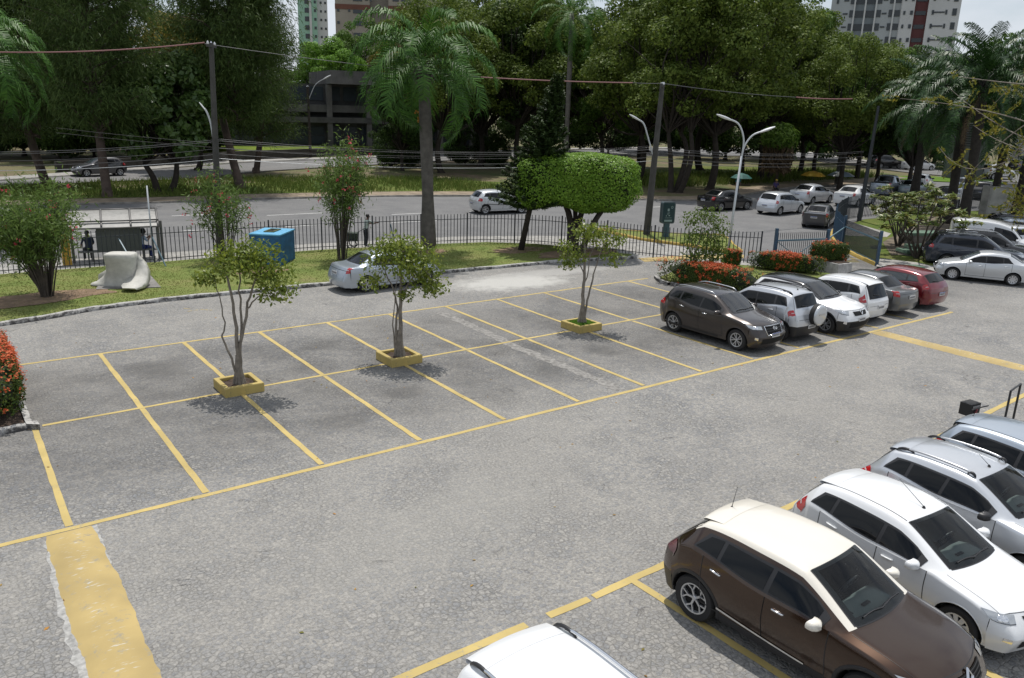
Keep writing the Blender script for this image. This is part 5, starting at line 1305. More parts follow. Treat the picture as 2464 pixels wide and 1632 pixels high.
TREES3 = [
 ((547, 893), [([(0, 0, 0), (.02, 0, .9), (.0, 0, 1.6), (-.05, .0, 2.5), (-.25, .1, 3.4)], .07), ([(.02, .05, 0), (.06, 0, .9), (.25, .1, 1.9), (.45, .1, 2.6), (.7, .2, 3.2)], .06), ([(-.05, 0, .3), (-.2, -.05, .9), (-.38, 0, 1.35), (-.30, 0, 1.6), (-.36, .05, 2.3), (-.5, .1, 2.9)], .035), ([(.03, 0, .6), (.12, .1, 1.6), (.12, .2, 2.6), (.15, .2, 3.5)], .045), ([(.3, .1, 2.1), (.7, -.1, 2.5), (1.15, -.2, 2.55)], .025)],
  [(-.2, .1, 3.45, .42, 420), (.25, .2, 3.62, .50, 620), (.75, .1, 3.5, .48, 560), (1.1, .0, 3.15, .42, 420), (1.32, -.1, 2.7, .34, 260), (.75, .3, 2.95, .40, 300), (-.55, .1, 3.0, .33, 260), (-.78, 0, 2.9, .22, 130), (.35, -.3, 3.3, .42, 340), (.2, .5, 3.4, .4, 300), (1.0, -.2, 2.62, .3, 150)]),
 ((922, 832), [([(0, 0, 0), (.03, 0, .8), (.05, 0, 1.7), (.06, .0, 2.4), (.0, .1, 3.2)], .085), ([(-.06, 0, .1), (-.12, 0, .9), (-.06, .05, 1.6), (-.2, .1, 2.1), (-.45, .1, 2.7)], .05), ([(-.14, 0, 0), (-.18, 0, 1.0), (-.14, 0, 1.7), (-.05, .1, 2.6)], .028), ([(.06, 0, 1.9), (.35, .1, 2.4), (.7, 0, 2.8)], .03)],
  [(-.1, .1, 3.35, .50, 480), (.35, .1, 3.2, .55, 640), (.75, 0, 2.95, .50, 560), (1.05, -.05, 2.35, .38, 300), (.55, .3, 2.5, .45, 380), (-.6, .1, 3.0, .42, 330), (-.75, 0, 2.35, .36, 300), (.1, .45, 3.3, .4, 300), (.2, -.35, 2.9, .42, 320), (.18, -.1, 2.0, .25, 150), (.95, .2, 2.1, .3, 200), (-.4, .3, 3.3, .4, 260)]),
 ((1352, 755), [([(0, 0, 0), (-.02, 0, .9), (.0, .0, 1.7), (-.02, .1, 2.6), (-.1, .1, 3.2)], .085), ([(.08, 0, .0), (.12, 0, .7), (.26, 0, 1.5), (.42, .1, 2.2), (.6, .1, 2.9)], .05), ([(-.02, 0, 1.9), (-.3, .1, 2.4), (-.6, .1, 2.8)], .025), ([(.05, 0, 1.6), (.2, .1, 2.5), (.3, .1, 3.1)], .025)],
  [(-.1, .1, 3.4, .40, 330), (.5, .1, 3.25, .45, 360), (1.05, 0, 3.2, .32, 220), (-.65, .1, 2.75, .36, 280), (-.6, .1, 2.25, .30, 220), (1.0, .1, 2.45, .34, 220), (.15, .35, 3.2, .4, 240), (-.25, -.2, 2.55, .3, 180), (.75, .2, 2.85, .3, 160)])]
# ---- leafy tree at the ixora hedge, plumeria
AX = math.atan2(RT[1], RT[0])
M_SOIL = plain('planter_soil', (.06, .04, .028), .95, var=.5, vscale=8, bump=.8)
LABP = ('yellow planter with the bushiest-stemmed tree, nearest the red hedge at the left', 'yellow planter with a straight-trunked tree, in the middle of the empty bays', 'yellow planter with grass round the trunk, beside the brown SUV')
LABT = ('spindly many-stemmed tree in the planter nearest the left hedge', 'straight-trunked small tree in the planter in front of the silver saloon at the kerb', 'half-bare forked tree in the grassy planter beside the brown SUV')
for k, ((px, py), stems, clumps) in enumerate(TREES3):
    pr = planter_tree(stems, clumps, 80+k)
    cx = P_*(2, 4, 7)[k]; x, y = G(px, py, .3); y = D1+.12; x = cx+.08
    plant_tree('planter_tree', LABT[k], 'tree', pr, (x, y, .12), AX, 'trees in the yellow planters'); drop(pr)
    t = thing('yellow_planter', LABP[k], 'planter', (x-.02, y, .008), (.0, .0, .0)[k], 'yellow planters in the bays')
    o, i_, h = .52, .39, .25
    mb = MB(); P = [(-o, -o), (o, -o), (o, o), (-o, o)]; Q = [(-i_, -i_), (i_, -i_), (i_, i_), (-i_, i_)]
    vs = [(*p, 0) for p in P]+[(p[0], p[1], h-.02) for p in P]+[(p[0]*.98, p[1]*.98, h) for p in P]+[(q[0]*1.02, q[1]*1.02, h) for q in Q]+[(*q, h-.02) for q in Q]+[(*q, .1) for q in Q]
    fs = []
    for a in range(5):
        for j in range(4): fs.append((a*4+j, a*4+(j+1) % 4, a*4+4+(j+1) % 4, a*4+4+j))
    mb.add(vs, fs); mb.build('rim', worn_paint('planter_yellow', (.44, .335, .11), (.20, .17, .09), .57, 6), t)
    mb = MB(); mb.grid([[(-i_+2*i_*a/8, -i_+2*i_*b_/8, .17+.025*math.sin(a*2+b_)) for b_ in range(9)] for a in range(9)], flip=True)
    mb.build('soil', M_SOIL if k < 2 else grass_mat('planter_grass', [(.03, .07, .01), (.07, .13, .02), (.10, .17, .03)], 3), t)
    if k == 2:
        rg = np.random.default_rng(4); n = 900; c = np.stack([rg.uniform(-i_, i_, n), rg.uniform(-i_, i_, n), np.full(n, .22)], 1); V, Q_ = leaf_cards(c, .13, .18, None, rg, up=0, hang=-4); np_mesh('grass_tuft', V, Q_, L_BRIGHT, t)
pr = planter_tree([([(0, 0, 0), (.03, 0, .8), (.1, 0, 1.5), (.3, 0, 2.3)], .05), ([(.02, 0, .7), (.3, .1, 1.3), (.7, .1, 2.1)], .035), ([(0, 0, .8), (-.2, 0, 1.5), (-.25, .1, 2.2)], .03)],
    [(-.25, 0, 2.75, .45, 260), (.25, .1, 3.0, .45, 300), (.75, 0, 3.0, .5, 340), (1.0, .1, 2.5, .5, 340), (.9, 0, 1.9, .5, 320), (.5, .1, 1.4, .55, 400), (0, 0, 1.2, .45, 300), (.9, 0, 1.1, .5, 360), (-.2, .1, 1.9, .35, 260), (.3, .2, 2.1, .4, 320), (1.1, .1, 1.5, .4, 350)], 91, .115, leaf_mat('shrub_tree_leaf', [(.055, .10, .015), (.10, .16, .022), (.14, .20, .035), (.08, .12, .02)], .4, .35))
x, y = G(1612, 660); plant_tree('hedge_tree', 'bright small-leaved tree growing out of the red-flowered hedge behind the brown SUV', 'tree', pr, (x, y+.4, .1), AX); drop(pr)
# plumeria: forked stems with rosettes
for k, (px, py, s, lab) in enumerate(((2120, 597, 1.0, 'plumeria bush with forked bare stems on the corner lawn beside the open blue gate'), (2075, 570, .9, 'smaller plumeria behind the open blue gate, against the corner fence'))):
    rg = np.random.default_rng(95+k); mb = MB(); Vs, Qs, b = [], [], 0
    for i in range(11):
        a = 2*PI*i/11+rg.uniform(-.2, .2); r = rg.uniform(.5, 2.0); p0 = (0, 0, -.1); p1 = (r*.35*math.cos(a), r*.35*math.sin(a), .9); p2 = (r*math.cos(a), r*math.sin(a), rg.uniform(2.0, 3.4)); limb_tube(mb, p0, p1, .075, .055, 0, rg, 3, 6); limb_tube(mb, p1, p2, .055, .03, 0, rg, 4, 6)
        for j in range(5):
            e = np.array(p2)+rg.normal(size=3)*np.array([.45, .45, .25]); limb_tube(mb, p2, e, .03, .022, 0, rg, 2, 5); n = 34; d = rg.normal(size=(n, 3)); d[:, 2] = np.abs(d[:, 2])*.5; d /= np.linalg.norm(d, axis=1, keepdims=True); V, Q = leaf_cards(e+d*.22, .40, .26, np.array([0, 0, 1.0]), rg, up=.4); Vs.append(V); Qs.append(Q+b); b += len(V)
    pr = (np_mesh('crown', np.concatenate(Vs), np.concatenate(Qs), leaf_mat('plumeria_leaf', [(.09, .15, .035), (.14, .20, .05), (.20, .25, .08), (.24, .20, .05), (.10, .16, .035)], .4, .3, .4)), mb.build('trunk', M_BARK, None, smooth=True))
    x, y = G(px, py, .12); plant_tree('plumeria_bush', lab, 'shrub', pr, (x, y, .1), 0, 'plumerias on the corner lawn', s); drop(pr)

# ---- red-flowered hedges
L_IX = leaf_mat('ixora_leaf', [(.025, .05, .010), (.045, .08, .014), (.08, .12, .022), (.10, .11, .02)], .4, .25)
L_IXF = leaf_mat('ixora_flower', [(.50, .085, .03), (.60, .14, .05), (.42, .05, .018), (.55, .18, .07)], .6, .25)
def ixora(name, label, a, b_, wd, h, seed, nfl, group, z=.1, dens=1.0, top_only=False):
    a = Vector(a); b_ = Vector(b_); L_ = (b_-a).length; c = (a+b_)/2; t = thing(name, label, 'hedge', (c.x, c.y, z), math.atan2((b_-a).y, (b_-a).x), group); rg = np.random.default_rng(seed)
    hh = (L_/2, wd/2, h*.46); ex = 7; n = int(9000*dens*(L_*wd+2*(L_+wd)*h)/6); p, nn = rounded_box_points(n, hh, ex, rg, .035); c0 = np.array([0, 0, h*.55])
    q = p*rg.uniform(.86, 1.03, size=(n, 1)); V, Q = leaf_cards(q+c0, .085, .5, nn*.9, rg, up=.3); np_mesh('foliage', V, Q, L_IX, t)
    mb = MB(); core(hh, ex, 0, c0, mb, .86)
    mb.build('shade_core', plain('shade_core', (.012, .02, .006)), t)  # dark solid core standing in for shade between the hedge leaves
    mb = MB()
    for i in range(int(L_*9)): 
        x = rg.uniform(-.95, .95)*hh[0]; y = rg.uniform(-.9, .9)*hh[1]; mb.tube([(x*.97, y*.8, -.05), (x, y, h*.45)], .012, 4, cap=False)
    tag(mb.build('stems', M_BARK, t), kind='stuff')
    p, nn = rounded_box_points(nfl*5, hh, ex, rg, .035); s = rg.uniform(size=len(p)) < np.clip(.08+nn[:, 2]*1.1+(.12 if not top_only else 0), .06, 1); p, nn = p[s][:nfl], nn[s][:nfl]
    m = 12; F = np.repeat(p*1.02+c0, m, 0)+rg.normal(size=(len(p)*m, 3))*.042; V, Q = leaf_cards(F, .052, .95, np.repeat(nn, m, 0), rg, up=.5); np_mesh('flowers', V, Q, L_IXF, t)
    return t
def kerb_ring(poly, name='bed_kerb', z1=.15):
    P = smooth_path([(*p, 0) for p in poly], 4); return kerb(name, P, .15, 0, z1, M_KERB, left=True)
hx, hy = G(82, 990)
ixora('ixora_hedge', 'clipped hedge covered in orange-red flowers at the left edge, above the first bay', (-.98, 5.62, 0), (-.98, 10.9, 0), 2.02, 1.2, 101, 1250, 'red-flowered hedges', .12, .9)
kerb_ring([(-6, 5.42), (-1, 5.46), (.0, 5.52), (.07, 5.7), (.07, 8), (.07, 10.9)])
slab('hedge_bed', [(-6, 5.56), (-.1, 5.6), (-.08, 11), (-6, 11)], 0, .12, M_SOIL)
A = G(1545, 651); B = G(1735, 690)
ixora('ixora_hedge', 'long orange-flowered hedge behind the brown SUV and the silver SUV with spare wheel', (25.95, 10.35, 0), (27.2, 5.0, 0), 1.15, 1.0, 102, 430, 'red-flowered hedges', .1, .9)
kerb_ring([(25.6, 9.3), (25.75, 10.0), (26.2, 10.7)]); kerb('bed_kerb', smooth_path([(26.3, 5.0, 0), (25.95, 7, 0), (25.6, 9.3, 0)], 4), .15, 0, .16, M_KERB, left=False)
slab('hedge_bed', [(25.8, 9.2), (26.2, 10.5), (29, 11.6), (32, 11.0), (34.5, 7.0), (31, 5.5), (26.6, 5.3)], 0, .115, M_LAWN)
hb0 = G(1728, 622); hb1 = G(1905, 640)
ixora('ixora_hedge', 'low flowered hedge with bare feet in front of the closed blue gate leaf', (*hb0, 0), (*hb1, 0), .95, .85, 103, 260, 'red-flowered hedges', .1, .75)
x, y = G(1690, 620); ixora('ixora_hedge', 'small round flowered bush at the foot of the two-armed street lamp', (x-.4, y, 0), (x+.4, y, 0), .7, .8, 104, 60, 'red-flowered hedges', .1, .8)
# concrete trough with bushes
c0, c1 = G(1888, 622), G(1966, 640); x = (c0[0]+c1[0])/2; y = (c0[1]+c1[1])/2; an = math.atan2(c1[1]-c0[1], c1[0]-c0[0]); L_ = math.hypot(c1[0]-c0[0], c1[1]-c0[1])
t = thing('concrete_trough', 'whitewashed concrete planting trough between the two gate leaves', 'planter', (x, y+.35, .01), an)
mb = MB(); mb.prism([(-L_/2, -.5), (L_/2, -.5), (L_/2, .5), (-L_/2, .5)], 0, .58); mb.build('wall', plain('whitewash_stained', (.42, .41, .39), .9, var=.45, vscale=3), t)
mb = MB(); mb.box((0, 0, .60), (L_-.2, .8, .04)); mb.build('soil', M_SOIL, t)
ixora('ixora_bush', 'taller orange-flowered bush in the concrete trough by the gate', (x-.7, y+.8, 0), (x+.9, y+.1, 0), 1.1, .95, 105, 70, None, .5, .9)
# ---- grass standing proud of the sheets (nobody could count it)
def tufts(name, regions, n, h, mat, seed):
    rg = np.random.default_rng(seed); C = []
    tot = sum(r[4] for r in regions)
    for (fx, x0, x1, zz, w_) in regions:
        k = int(n*w_/tot); xs = rg.uniform(x0, x1, k); lo, hi = fx(xs); m = rg.uniform(size=k); cl = np.sin(xs*.9)*np.sin(xs*.37+2); keep = rg.uniform(-1, 1, k) < cl+.55
        C.append(np.stack([xs, lo+(hi-lo)*m, np.full(k, zz)], 1)[keep])
    C = np.concatenate(C); k = len(C); a = rg.uniform(0, 2*PI, k); hh = h*rg.uniform(.4, 1.2, k); lean = rg.normal(size=(k, 2))*.35; wv = np.stack([np.cos(a), np.sin(a), 0*a], 1)*(.02+h*.045)
    top = C+np.concatenate([lean*hh[:, None], hh[:, None]], 1); V = np.stack([C-wv, C+wv, top+wv*.3, top-wv*.3], 1).reshape(-1, 3)
    return tag(np_mesh(name, V, np.arange(4*k).reshape(k, 4), mat), kind='stuff')
L_GR = leaf_mat('grass_blade', [(.07, .115, .022), (.11, .16, .034), (.16, .18, .05), (.085, .135, .026)], .8, .3, .1)
fx_in = lambda P: (np.array([p[0] for p in P]), np.array([p[1] for p in P]))
fkx, fky = fx_in([(p.x, p.y) for p in fk if p.x < 62]); n2x, n2y = fx_in(sorted(r2n)[:9])
def med(xs): 
    lo = np.interp(xs, fkx, fky)+3.2; hi = np.minimum(np.interp(xs, n2x, n2y)-1.0, lo+14); return lo, hi
def med2(xs):
    lo = np.interp(xs, fkx, fky)+3.2; return lo, lo+9
tag(sheet('median_grass', [(p.x+.4, p.y+3.1) for p in fk if -30 < p.x < 47]+[(47, 52), (38, 60), (20, 59), (5, 58), (-30, 60)], .118, M_GRASS))
sheet('wood_grass', [G(1490, 415), G(1700, 412), G(1880, 402), G(2010, 408), G(1985, 395), G(1800, 386), G(1600, 385), G(1480, 392)], .03, M_GRASS)
sheet('far_lawn', [G(2000, 412), G(2100, 408), G(2230, 412), G(2300, 418), G(2330, 428), G(2140, 420)], .10, grass_mat('green_turf', [(.07, .13, .02), (.11, .19, .03), (.14, .2, .04)], .3))
tufts('rough_grass', [(med, -25, 44, .1, 3)], 26000, .42, L_GR, 5)
kx, ky = fx_in([(p.x, p.y) for p in kl]); Fx, Fy = fx_in([(p.x, p.y) for p in FENCE if p.x < 28.4])
lawn_f = lambda xs: (np.interp(xs, kx, ky)+.2, np.interp(xs, Fx, Fy))
tufts('lawn_grass', [(lawn_f, -12, 27.5, .12, 1)], 60000, .035, leaf_mat('turf_blade', [(.14, .165, .04), (.185, .20, .055), (.23, .22, .075)], .9, .3, .05), 6)
isl_f = lambda xs: (np.full_like(xs, 0), np.full_like(xs, 0))
wg = lambda xs: (np.full_like(xs, 42.0), np.full_like(xs, 52.0)); tufts('wood_grass_blades', [(wg, 58, 100, .03, 1)], 9000, .7, L_GR, 7)
# ---- branches of a tree just outside the right edge
YT = at_dist(2640, 700, 20.5)
t = thing('yellow_leaved_tree', 'near tree at the right edge, thin curved twigs with yellow-green feathery leaves crossing the palms', 'tree', (YT[0], YT[1], 0)); rg = np.random.default_rng(120); mb = MB(); Vs, Qs, b = [], [], 0
mb.tube([(0, 0, -.1), (.1, .1, 2.5), (0, .3, 5.2)], [.2, .16, .1], 8)
base = np.array([YT[0], YT[1], 0])
tw = [((2420, 200), (2300, 190), (2200, 175), 21), ((2420, 300), (2290, 245), (2080, 228), 22), ((2400, 330), (2300, 300), (2190, 200), 22), ((2420, 260), (2330, 300), (2215, 430), 21.5), ((2440, 360), (2330, 350), (2250, 290), 22.5), ((2430, 420), (2360, 470), (2290, 500), 21), ((2440, 470), (2390, 460), (2345, 455), 20.5), ((2430, 300), (2250, 460), (2170, 340), 22), ((2440, 120), (2360, 170), (2290, 250), 22), ((2430, 230), (2350, 380), (2255, 420), 21.5), ((2440, 500), (2400, 520), (2330, 470), 20.5)]
for (q0, q1, q2, d_) in tw:
    P = [np.array(at_dist(*q, d_+e))-base for q, e in ((q0, 0), (q1, .5), (q2, 1.2))]; pts = [(1-s)**2*P[0]+2*s*(1-s)*P[1]+s*s*P[2] for s in np.linspace(0, 1, 10)]
    mb.tube(pts, [.017*(1-.08*i) for i in range(10)], 5, cap=False); limb_tube(mb, (0, .3, 5.2), P[0], .05, .02, .2, rg, 5, 5)
    for i in range(3, 10):
        for r_ in range(2):
            if rg.uniform() < .62: continue
            d = rg.normal(size=3); d[2] -= .25; d /= np.linalg.norm(d); n = 11; s = np.repeat(np.linspace(.06, .42, n), 2)[:, None]; o = np.cross(d, rg.normal(size=3)); o /= np.linalg.norm(o); sg = np.tile([1, -1], n)[:, None]; V, Q = leaf_cards(pts[i]+d*s+o*sg*.05, .10, .38, None, rg, up=.6); Vs.append(V); Qs.append(Q+b); b += len(V)
c, d = clump_points(np.array(at_dist(2410, 430, 21))-base, .9, 380, rg, 1.2, .1); V, Q = leaf_cards(c, .10, .4, None, rg, up=.5); Vs.append(V); Qs.append(Q+b); b += len(V)
np_mesh('foliage', np.concatenate(Vs), np.concatenate(Qs), leaf_mat('yellow_twig_leaf', [(.17, .155, .02), (.11, .135, .025), (.24, .20, .025), (.08, .11, .02)], .5, .35), t); mb.build('branches', M_BARKL, t, smooth=True)
# ------------------------------------------------------------ fences and gates
M_IRON = plain('fence_iron', (.020, .026, .036), .5, var=.3, vscale=5); M_BLUE = plain('gate_blue', (.03, .072, .125), .45, var=.3, vscale=3); M_BLUEL = plain('gate_blue_rail', (.09, .165, .21), .45)
def fence(name, label, path, h, sp=.19, every=2.75, mat=None, z=.1, closed_kerb=None, rails=(.2, 1.38), pr=.0145):
    t = thing(name, label, 'fence', (path[0].x, path[0].y, 0)); o = path[0].copy(); o.z = 0; mat = mat or M_IRON
    d = [0]
    for a, b in zip(path, path[1:]): d.append(d[-1]+(b-a).length)
    def at(s):
        k = 0
        while k < len(d)-2 and d[k+1] < s: k += 1
        q = (s-d[k])/max(1e-9, d[k+1]-d[k]); p = path[k].lerp(path[k+1], q)-o; p.z = 0; return p
    nb = max(1, round(d[-1]/every)); L_ = d[-1]/nb
    for k in range(nb+1):
        p = at(min(d[-1], k*L_)); mb = MB(); mb.box((p.x, p.y, z+(h+.06)/2), (.055, .055, h+.06)); mb.build('post', mat, t)
    for k in range(nb):
        mb = MB(); n = max(2, round(L_/sp))
        for i in range(1, n):
            p = at(k*L_+L_*i/n); q = p.copy(); p.z = z+.06; q.z = z+h
            mb.bar(p, q, pr*2, pr*2)
        for zr in rails:
            pts = [at(k*L_+L_*i/4) for i in range(5)]
            for a, b in zip(pts, pts[1:]): mb.bar(a+Vector((0, 0, z+zr)), b+Vector((0, 0, z+zr)), .035, .03)
        mb.build('panel', mat, t)
    return t
fence('picket_fence', 'long dark iron picket fence between the lawn and the street, curving to the blue gate', [Vector((p.x, p.y, 0)) for p in FENCE if p.x < 33.3], 1.66)
rfp = smooth_path([(*G(1928, 536), 0), (*G(1962, 512), 0), (*G(2060, 502), 0), (*G(2160, 496), 0), (*G(2262, 486), 0)], 6)
fence('picket_fence', 'iron picket fence round the corner lawn, running past the plumerias to the white wall', rfp, 1.75, .2, 2.8)
fence('picket_fence', 'short blue fence run curving along the yellow kerb to the open gate leaf', smooth_path([(*G(1928, 537), 0), (*G(1925, 552), 0), (*G(1944, 577), 0)], 5), 1.75, .2, 2.5, M_BLUE)
def gate(name, label, a, b, h, z0=.1, diag=False, pk=.022):
    a = Vector((*a, 0)); b = Vector((*b, 0)); v = b-a; L_ = v.length; t = thing(name, label, 'gate', (a.x, a.y, 0), math.atan2(v.y, v.x))
    for x, hh in ((0, h+.18), (L_, h+.05)): mb = MB(); mb.box((x, 0, (hh+z0)/2), (.13, .13, hh+z0)); mb.build('post', M_BLUE, t)
    mb = MB()
    for z, w_ in ((z0+.12, .06), (h-.35, .075)): mb.bar((.06, 0, z), (L_-.06, 0, z), w_, w_)
    if diag:
        mb.bar((.1, 0, h-.4), (L_*.55, 0, z0+.15), .03); mb.bar((L_*.25, 0, z0+.12), (L_*.8, 0, h-.4), .03); mb.bar((L_*.8, 0, h-.4), (L_-.1, 0, z0+.8), .03)
    mb.build('rails', M_BLUEL, t)
    mb = MB(); n = int(L_/.125)
    for i in range(1, n): mb.bar((L_*i/n, 0, z0+.05), (L_*i/n, 0, h+.05), pk)
    mb.build('pickets', M_IRON, t); return t
gp0 = G(1786, 618); gp1 = G(1905, 612)
gate('gate_leaf', 'closed blue gate leaf with diagonal braces behind the low flowered hedge', gp0, gp1, 1.72, diag=True)
gate('gate_leaf', 'open blue gate leaf on the yellow kerb at the corner lawn', G(1945, 577), G(2026, 616), 1.72, pk=.031)
mb = MB(); a = Vector((*gp1, 1.35)); b = Vector((*G(1945, 577), 1.3)); mb.bar(a, b, .06); tag(mb.build('gate_bar', M_BLUEL), 'pale blue bar closing the gap between the two gate leaves', 'bar')

# ------------------------------------------------------------ poles, lamps, wires
M_POLE = plain('pole_concrete', (.065, .062, .058), .9, var=.3, vscale=2, bump=.4); M_GALV = plain('galvanised', (.52, .54, .56), .45, .3); M_LAMPH = plain('lamp_housing', (.60, .61, .62), .4)
def luminaire(parent, p, dirv, size=1.0):
    d = Vector(dirv).normalized(); mb = MB(); s = Vector((0, 0, 1)); sd = d.cross(s).normalized(); n = 7; rows = []
    for i in range(n):
        t = i/(n-1); w_ = .13*size*math.sin(PI*(.12+.8*t))**.5; hh = .07*size*math.sin(PI*(.15+.78*t))**.6; c = Vector(p)+d*(.72*size*t-.1)
        rows.append([c+sd*w_*math.cos(2*PI*j/10)+s*hh*math.sin(2*PI*j/10) for j in range(11)])
    mb.grid(rows); mb.add([q for q in rows[-1][:-1]], [tuple(range(10))]); mb.add([q for q in rows[0][:-1]], [tuple(range(10))]); mb.build('lamp_head', M_LAMPH, parent, smooth=True)
def pole(name, label, base, H, r0, r1, arms=(), mat=None, cross=True, lean=(0, 0)):
    t = thing(name, label, 'pole', (*base, 0)); mb = MB(); mb.tube([(0, 0, -.1), (lean[0]*.5, lean[1]*.5, H*.5), (lean[0], lean[1], H)], [r0, (r0+r1)/2, r1], 8); mb.build('shaft', mat or M_POLE, t, auto=50)
    if cross:
        mb = MB(); mb.box((lean[0], lean[1], H-.15), (.1, 1.1, .1), rz=AX); mb.build('crossarm', mat or M_POLE, t)
        for k in (-1, 0, 1):
            mb = MB(); mb.lathe([(0, .0), (.05, .02), (.06, .08), (.03, .14), (0, .18)], 8, 0, Matrix.Translation((lean[0]-math.sin(AX)*.45*k, lean[1]+math.cos(AX)*.45*k, H-.1))); mb.build('insulator', MCHR if k == 0 else M_LAMPH, t)
    for pts, sz in arms:
        P = smooth_path(pts, 6); mb = MB(); mb.tube(P, .045, 8); ao = mb.build('lamp_arm', M_GALV, t, smooth=True); luminaire(ao, P[-1], P[-1]-P[-3], sz)
    return t
def vl(r, z, f=0.0): return (float(RT[0])*r+float(FW[0])*f*1.04, float(RT[1])*r+float(FW[1])*f*1.04, z)
p1 = G(509, 592); p2 = G(1494, 547); pr_ = G(1985, 514)
pole('power_pole', 'tall concrete power pole with a white lamp arm at the left, behind the thin oleander', p1, 10.0, .19, .11, [([vl(.12, 5.0), vl(.02, 6.3), vl(-.12, 6.85), vl(-.24, 7.05)], .62)], lean=(vl(.30, 0)[0], vl(.30, 0)[1]))
pole('power_pole', 'concrete power pole with a white lamp arm right of the clipped ficus', p2, 9.1, .23, .13, [([vl(.05, 4.9), vl(-.35, 6.0), vl(-.65, 6.75), vl(-1.0, 7.0)], 1.0)], lean=(vl(.28, 0)[0], vl(.28, 0)[1]))
pole('lamp_pole', 'dark steel pole on the corner apron, beside the curved fence', pr_, 8.3, .17, .10, (), plain('dark_steel', (.02, .024, .03), .5), cross=False, lean=(vl(.2, 0)[0], vl(.2, 0)[1]))
p4 = G(718, 366); pole('power_pole', 'dark power pole across the back road with a transformer and small lamp', p4, 9.2, .22, .14, [([vl(.1, 7.6), vl(1.0, 9.4), vl(2.2, 10.2)], 1.5)], M_BARKD)
p5 = G(1938, 428); pole('notice_pole', 'thick pale concrete pole far back among the right-hand trees with a small white sign', p5, 8.0, .48, .32, (), plain('pole_shaded_grey', (.10, .098, .092), .9, var=.3), cross=False)  # the shade of the trees is put into the pole's darkened grey
o5 = [o for o in bpy.data.objects if o.name == 'notice_pole'][0]; mb = MB(); q = vl(.1, 5.0, -.48); mb.box(q, (.6, .06, .6), rz=AX); so_ = mb.build('notice', MPLATE, o5); mb = MB(); q2 = vl(.1, 5.0, -.57); mb.box(q2, (.28, .06, .4), rz=AX); mb.build('notice_mark', plain('notice_red', (.25, .04, .03)), so_)
# two-armed lamp
bx, by = G(1679, 612); t = thing('street_lamp', 'slender grey street lamp with two curved arms behind the red-flowered hedge', 'street lamp', (bx, by, 0))
mb = MB(); mb.tube([(0, 0, 0), vl(.08, 2.6), vl(.20, 5.5)], [.075, .06, .05], 10); mb.build('shaft', M_GALV, t, smooth=True)
for pts in ([vl(.20, 5.4), vl(.22, 6.3), vl(-.10, 7.02), vl(-.62, 7.26)], [vl(.20, 5.4), vl(.30, 6.0), vl(.62, 6.5), vl(1.08, 6.72)]):
    P = smooth_path(pts, 8); mb = MB(); mb.tube(P, .042, 8); ao = mb.build('lamp_arm', M_GALV, t, smooth=True); luminaire(ao, P[-1], P[-1]-P[-3], 1.05)
# wires
M_WIRE = plain('wire_grey', (.09, .09, .095), .5); M_WIRED = plain('wire_dark', (.018, .018, .02), .6); M_PINK = plain('wire_sheath', (.26, .12, .12), .6)
def wire(label, a, b, r=.018, sag=.5, mat=None, group='overhead wires', n=16):
    a, b = Vector(a), Vector(b); pts = [a.lerp(b, i/n)-Vector((0, 0, sag*4*(i/n)*(1-i/n))) for i in range(n+1)]; mb = MB(); mb.tube(pts, r, 5, cap=False); return tag(mb.build('wire', mat or M_WIRE, None, smooth=True), label, 'wire', group)
P1, P2, PR, P0 = Vector((*p1, 0)), Vector((*p2, 0)), Vector((*pr_, 0)), Vector((-32, 30, 0))
off = lambda z, k=0: Vector((.12*k, .25*k, z))
PL = at_dist(-160, 115, 47)
wire('level pinkish cable from the left edge to the top of the left power pole', PL, P1+off(10.0), .030, .25, M_PINK)
m12 = (P1+off(10.0)).lerp(P2+off(9.1), .62); 
wire('twin thin cable from the left pole top towards the main palm', P1+off(9.95), (P1+off(10)).lerp(P2+off(9.1), .55)-Vector((0, 0, .5)), .014, .1, M_WIRE)
wire('pink sheathed stretch of cable right of the main palm crown', (P1+off(10)).lerp(P2+off(9.1), .55)-Vector((0, 0, .5)), (P1+off(10)).lerp(P2+off(9.1), .93)-Vector((0, 0, .1)), .032, .05, M_PINK)
wire('thin cable arriving at the top of the middle power pole', (P1+off(10)).lerp(P2+off(9.1), .93)-Vector((0, 0, .1)), P2+off(9.1)+Vector(vl(.28, 0)), .018, .02)
E2 = at_dist(1970, 229, 66); M2 = at_dist(1840, 225, 62)
wire('grey cable from the middle pole top towards the right-hand palms', P2+off(9.1)+Vector(vl(.28, 0)), M2, .018, .1)
wire('short pink sheathed cable ending at the left fronds of the palm group', M2, E2, .04, .05, M_PINK)
for k, (yl, y1, y2, y3, lab) in enumerate(((341, 322, 341, 350, 'uppermost'), (346, 326, 346, 353, 'second from the top'), (362, 343, 352, 362, 'third from the top'), (372, 356, 364, 372, 'fourth from the top'), (384, 367, 372, 379, 'lowest'))):
    dk = .0
    a = at_dist(-200, yl+8, 48); b = at_dist(510, y1, 43.3); c = at_dist(1506, y2, 51.2); d = at_dist(1996, y3, 66)
    nm = lab+' of the street wires'
    wire(nm+', left of the left power pole', a, b, .012 if k != 2 else .009, .25, M_WIRE if k in (1, 3) else M_GALV if k == 4 else M_WIRE)
    wire(nm+', between the left and middle power poles', b, c, .012 if k != 2 else .009, .45, M_WIRE if k != 4 else M_GALV)
    wire(nm+', right of the middle power pole', c, d, .012, .3, M_WIRE)
for k, (ya, yb, lab) in enumerate(((291, 338, 'faint dark wire below the flat concrete roof, upper one'), (302, 346, 'faint dark wire below the flat concrete roof, lower one'))):
    a = at_dist(130, ya+5, 52); b = at_dist(1500, yb, 54); wire(lab, a, b, .012, .8, M_WIRED)
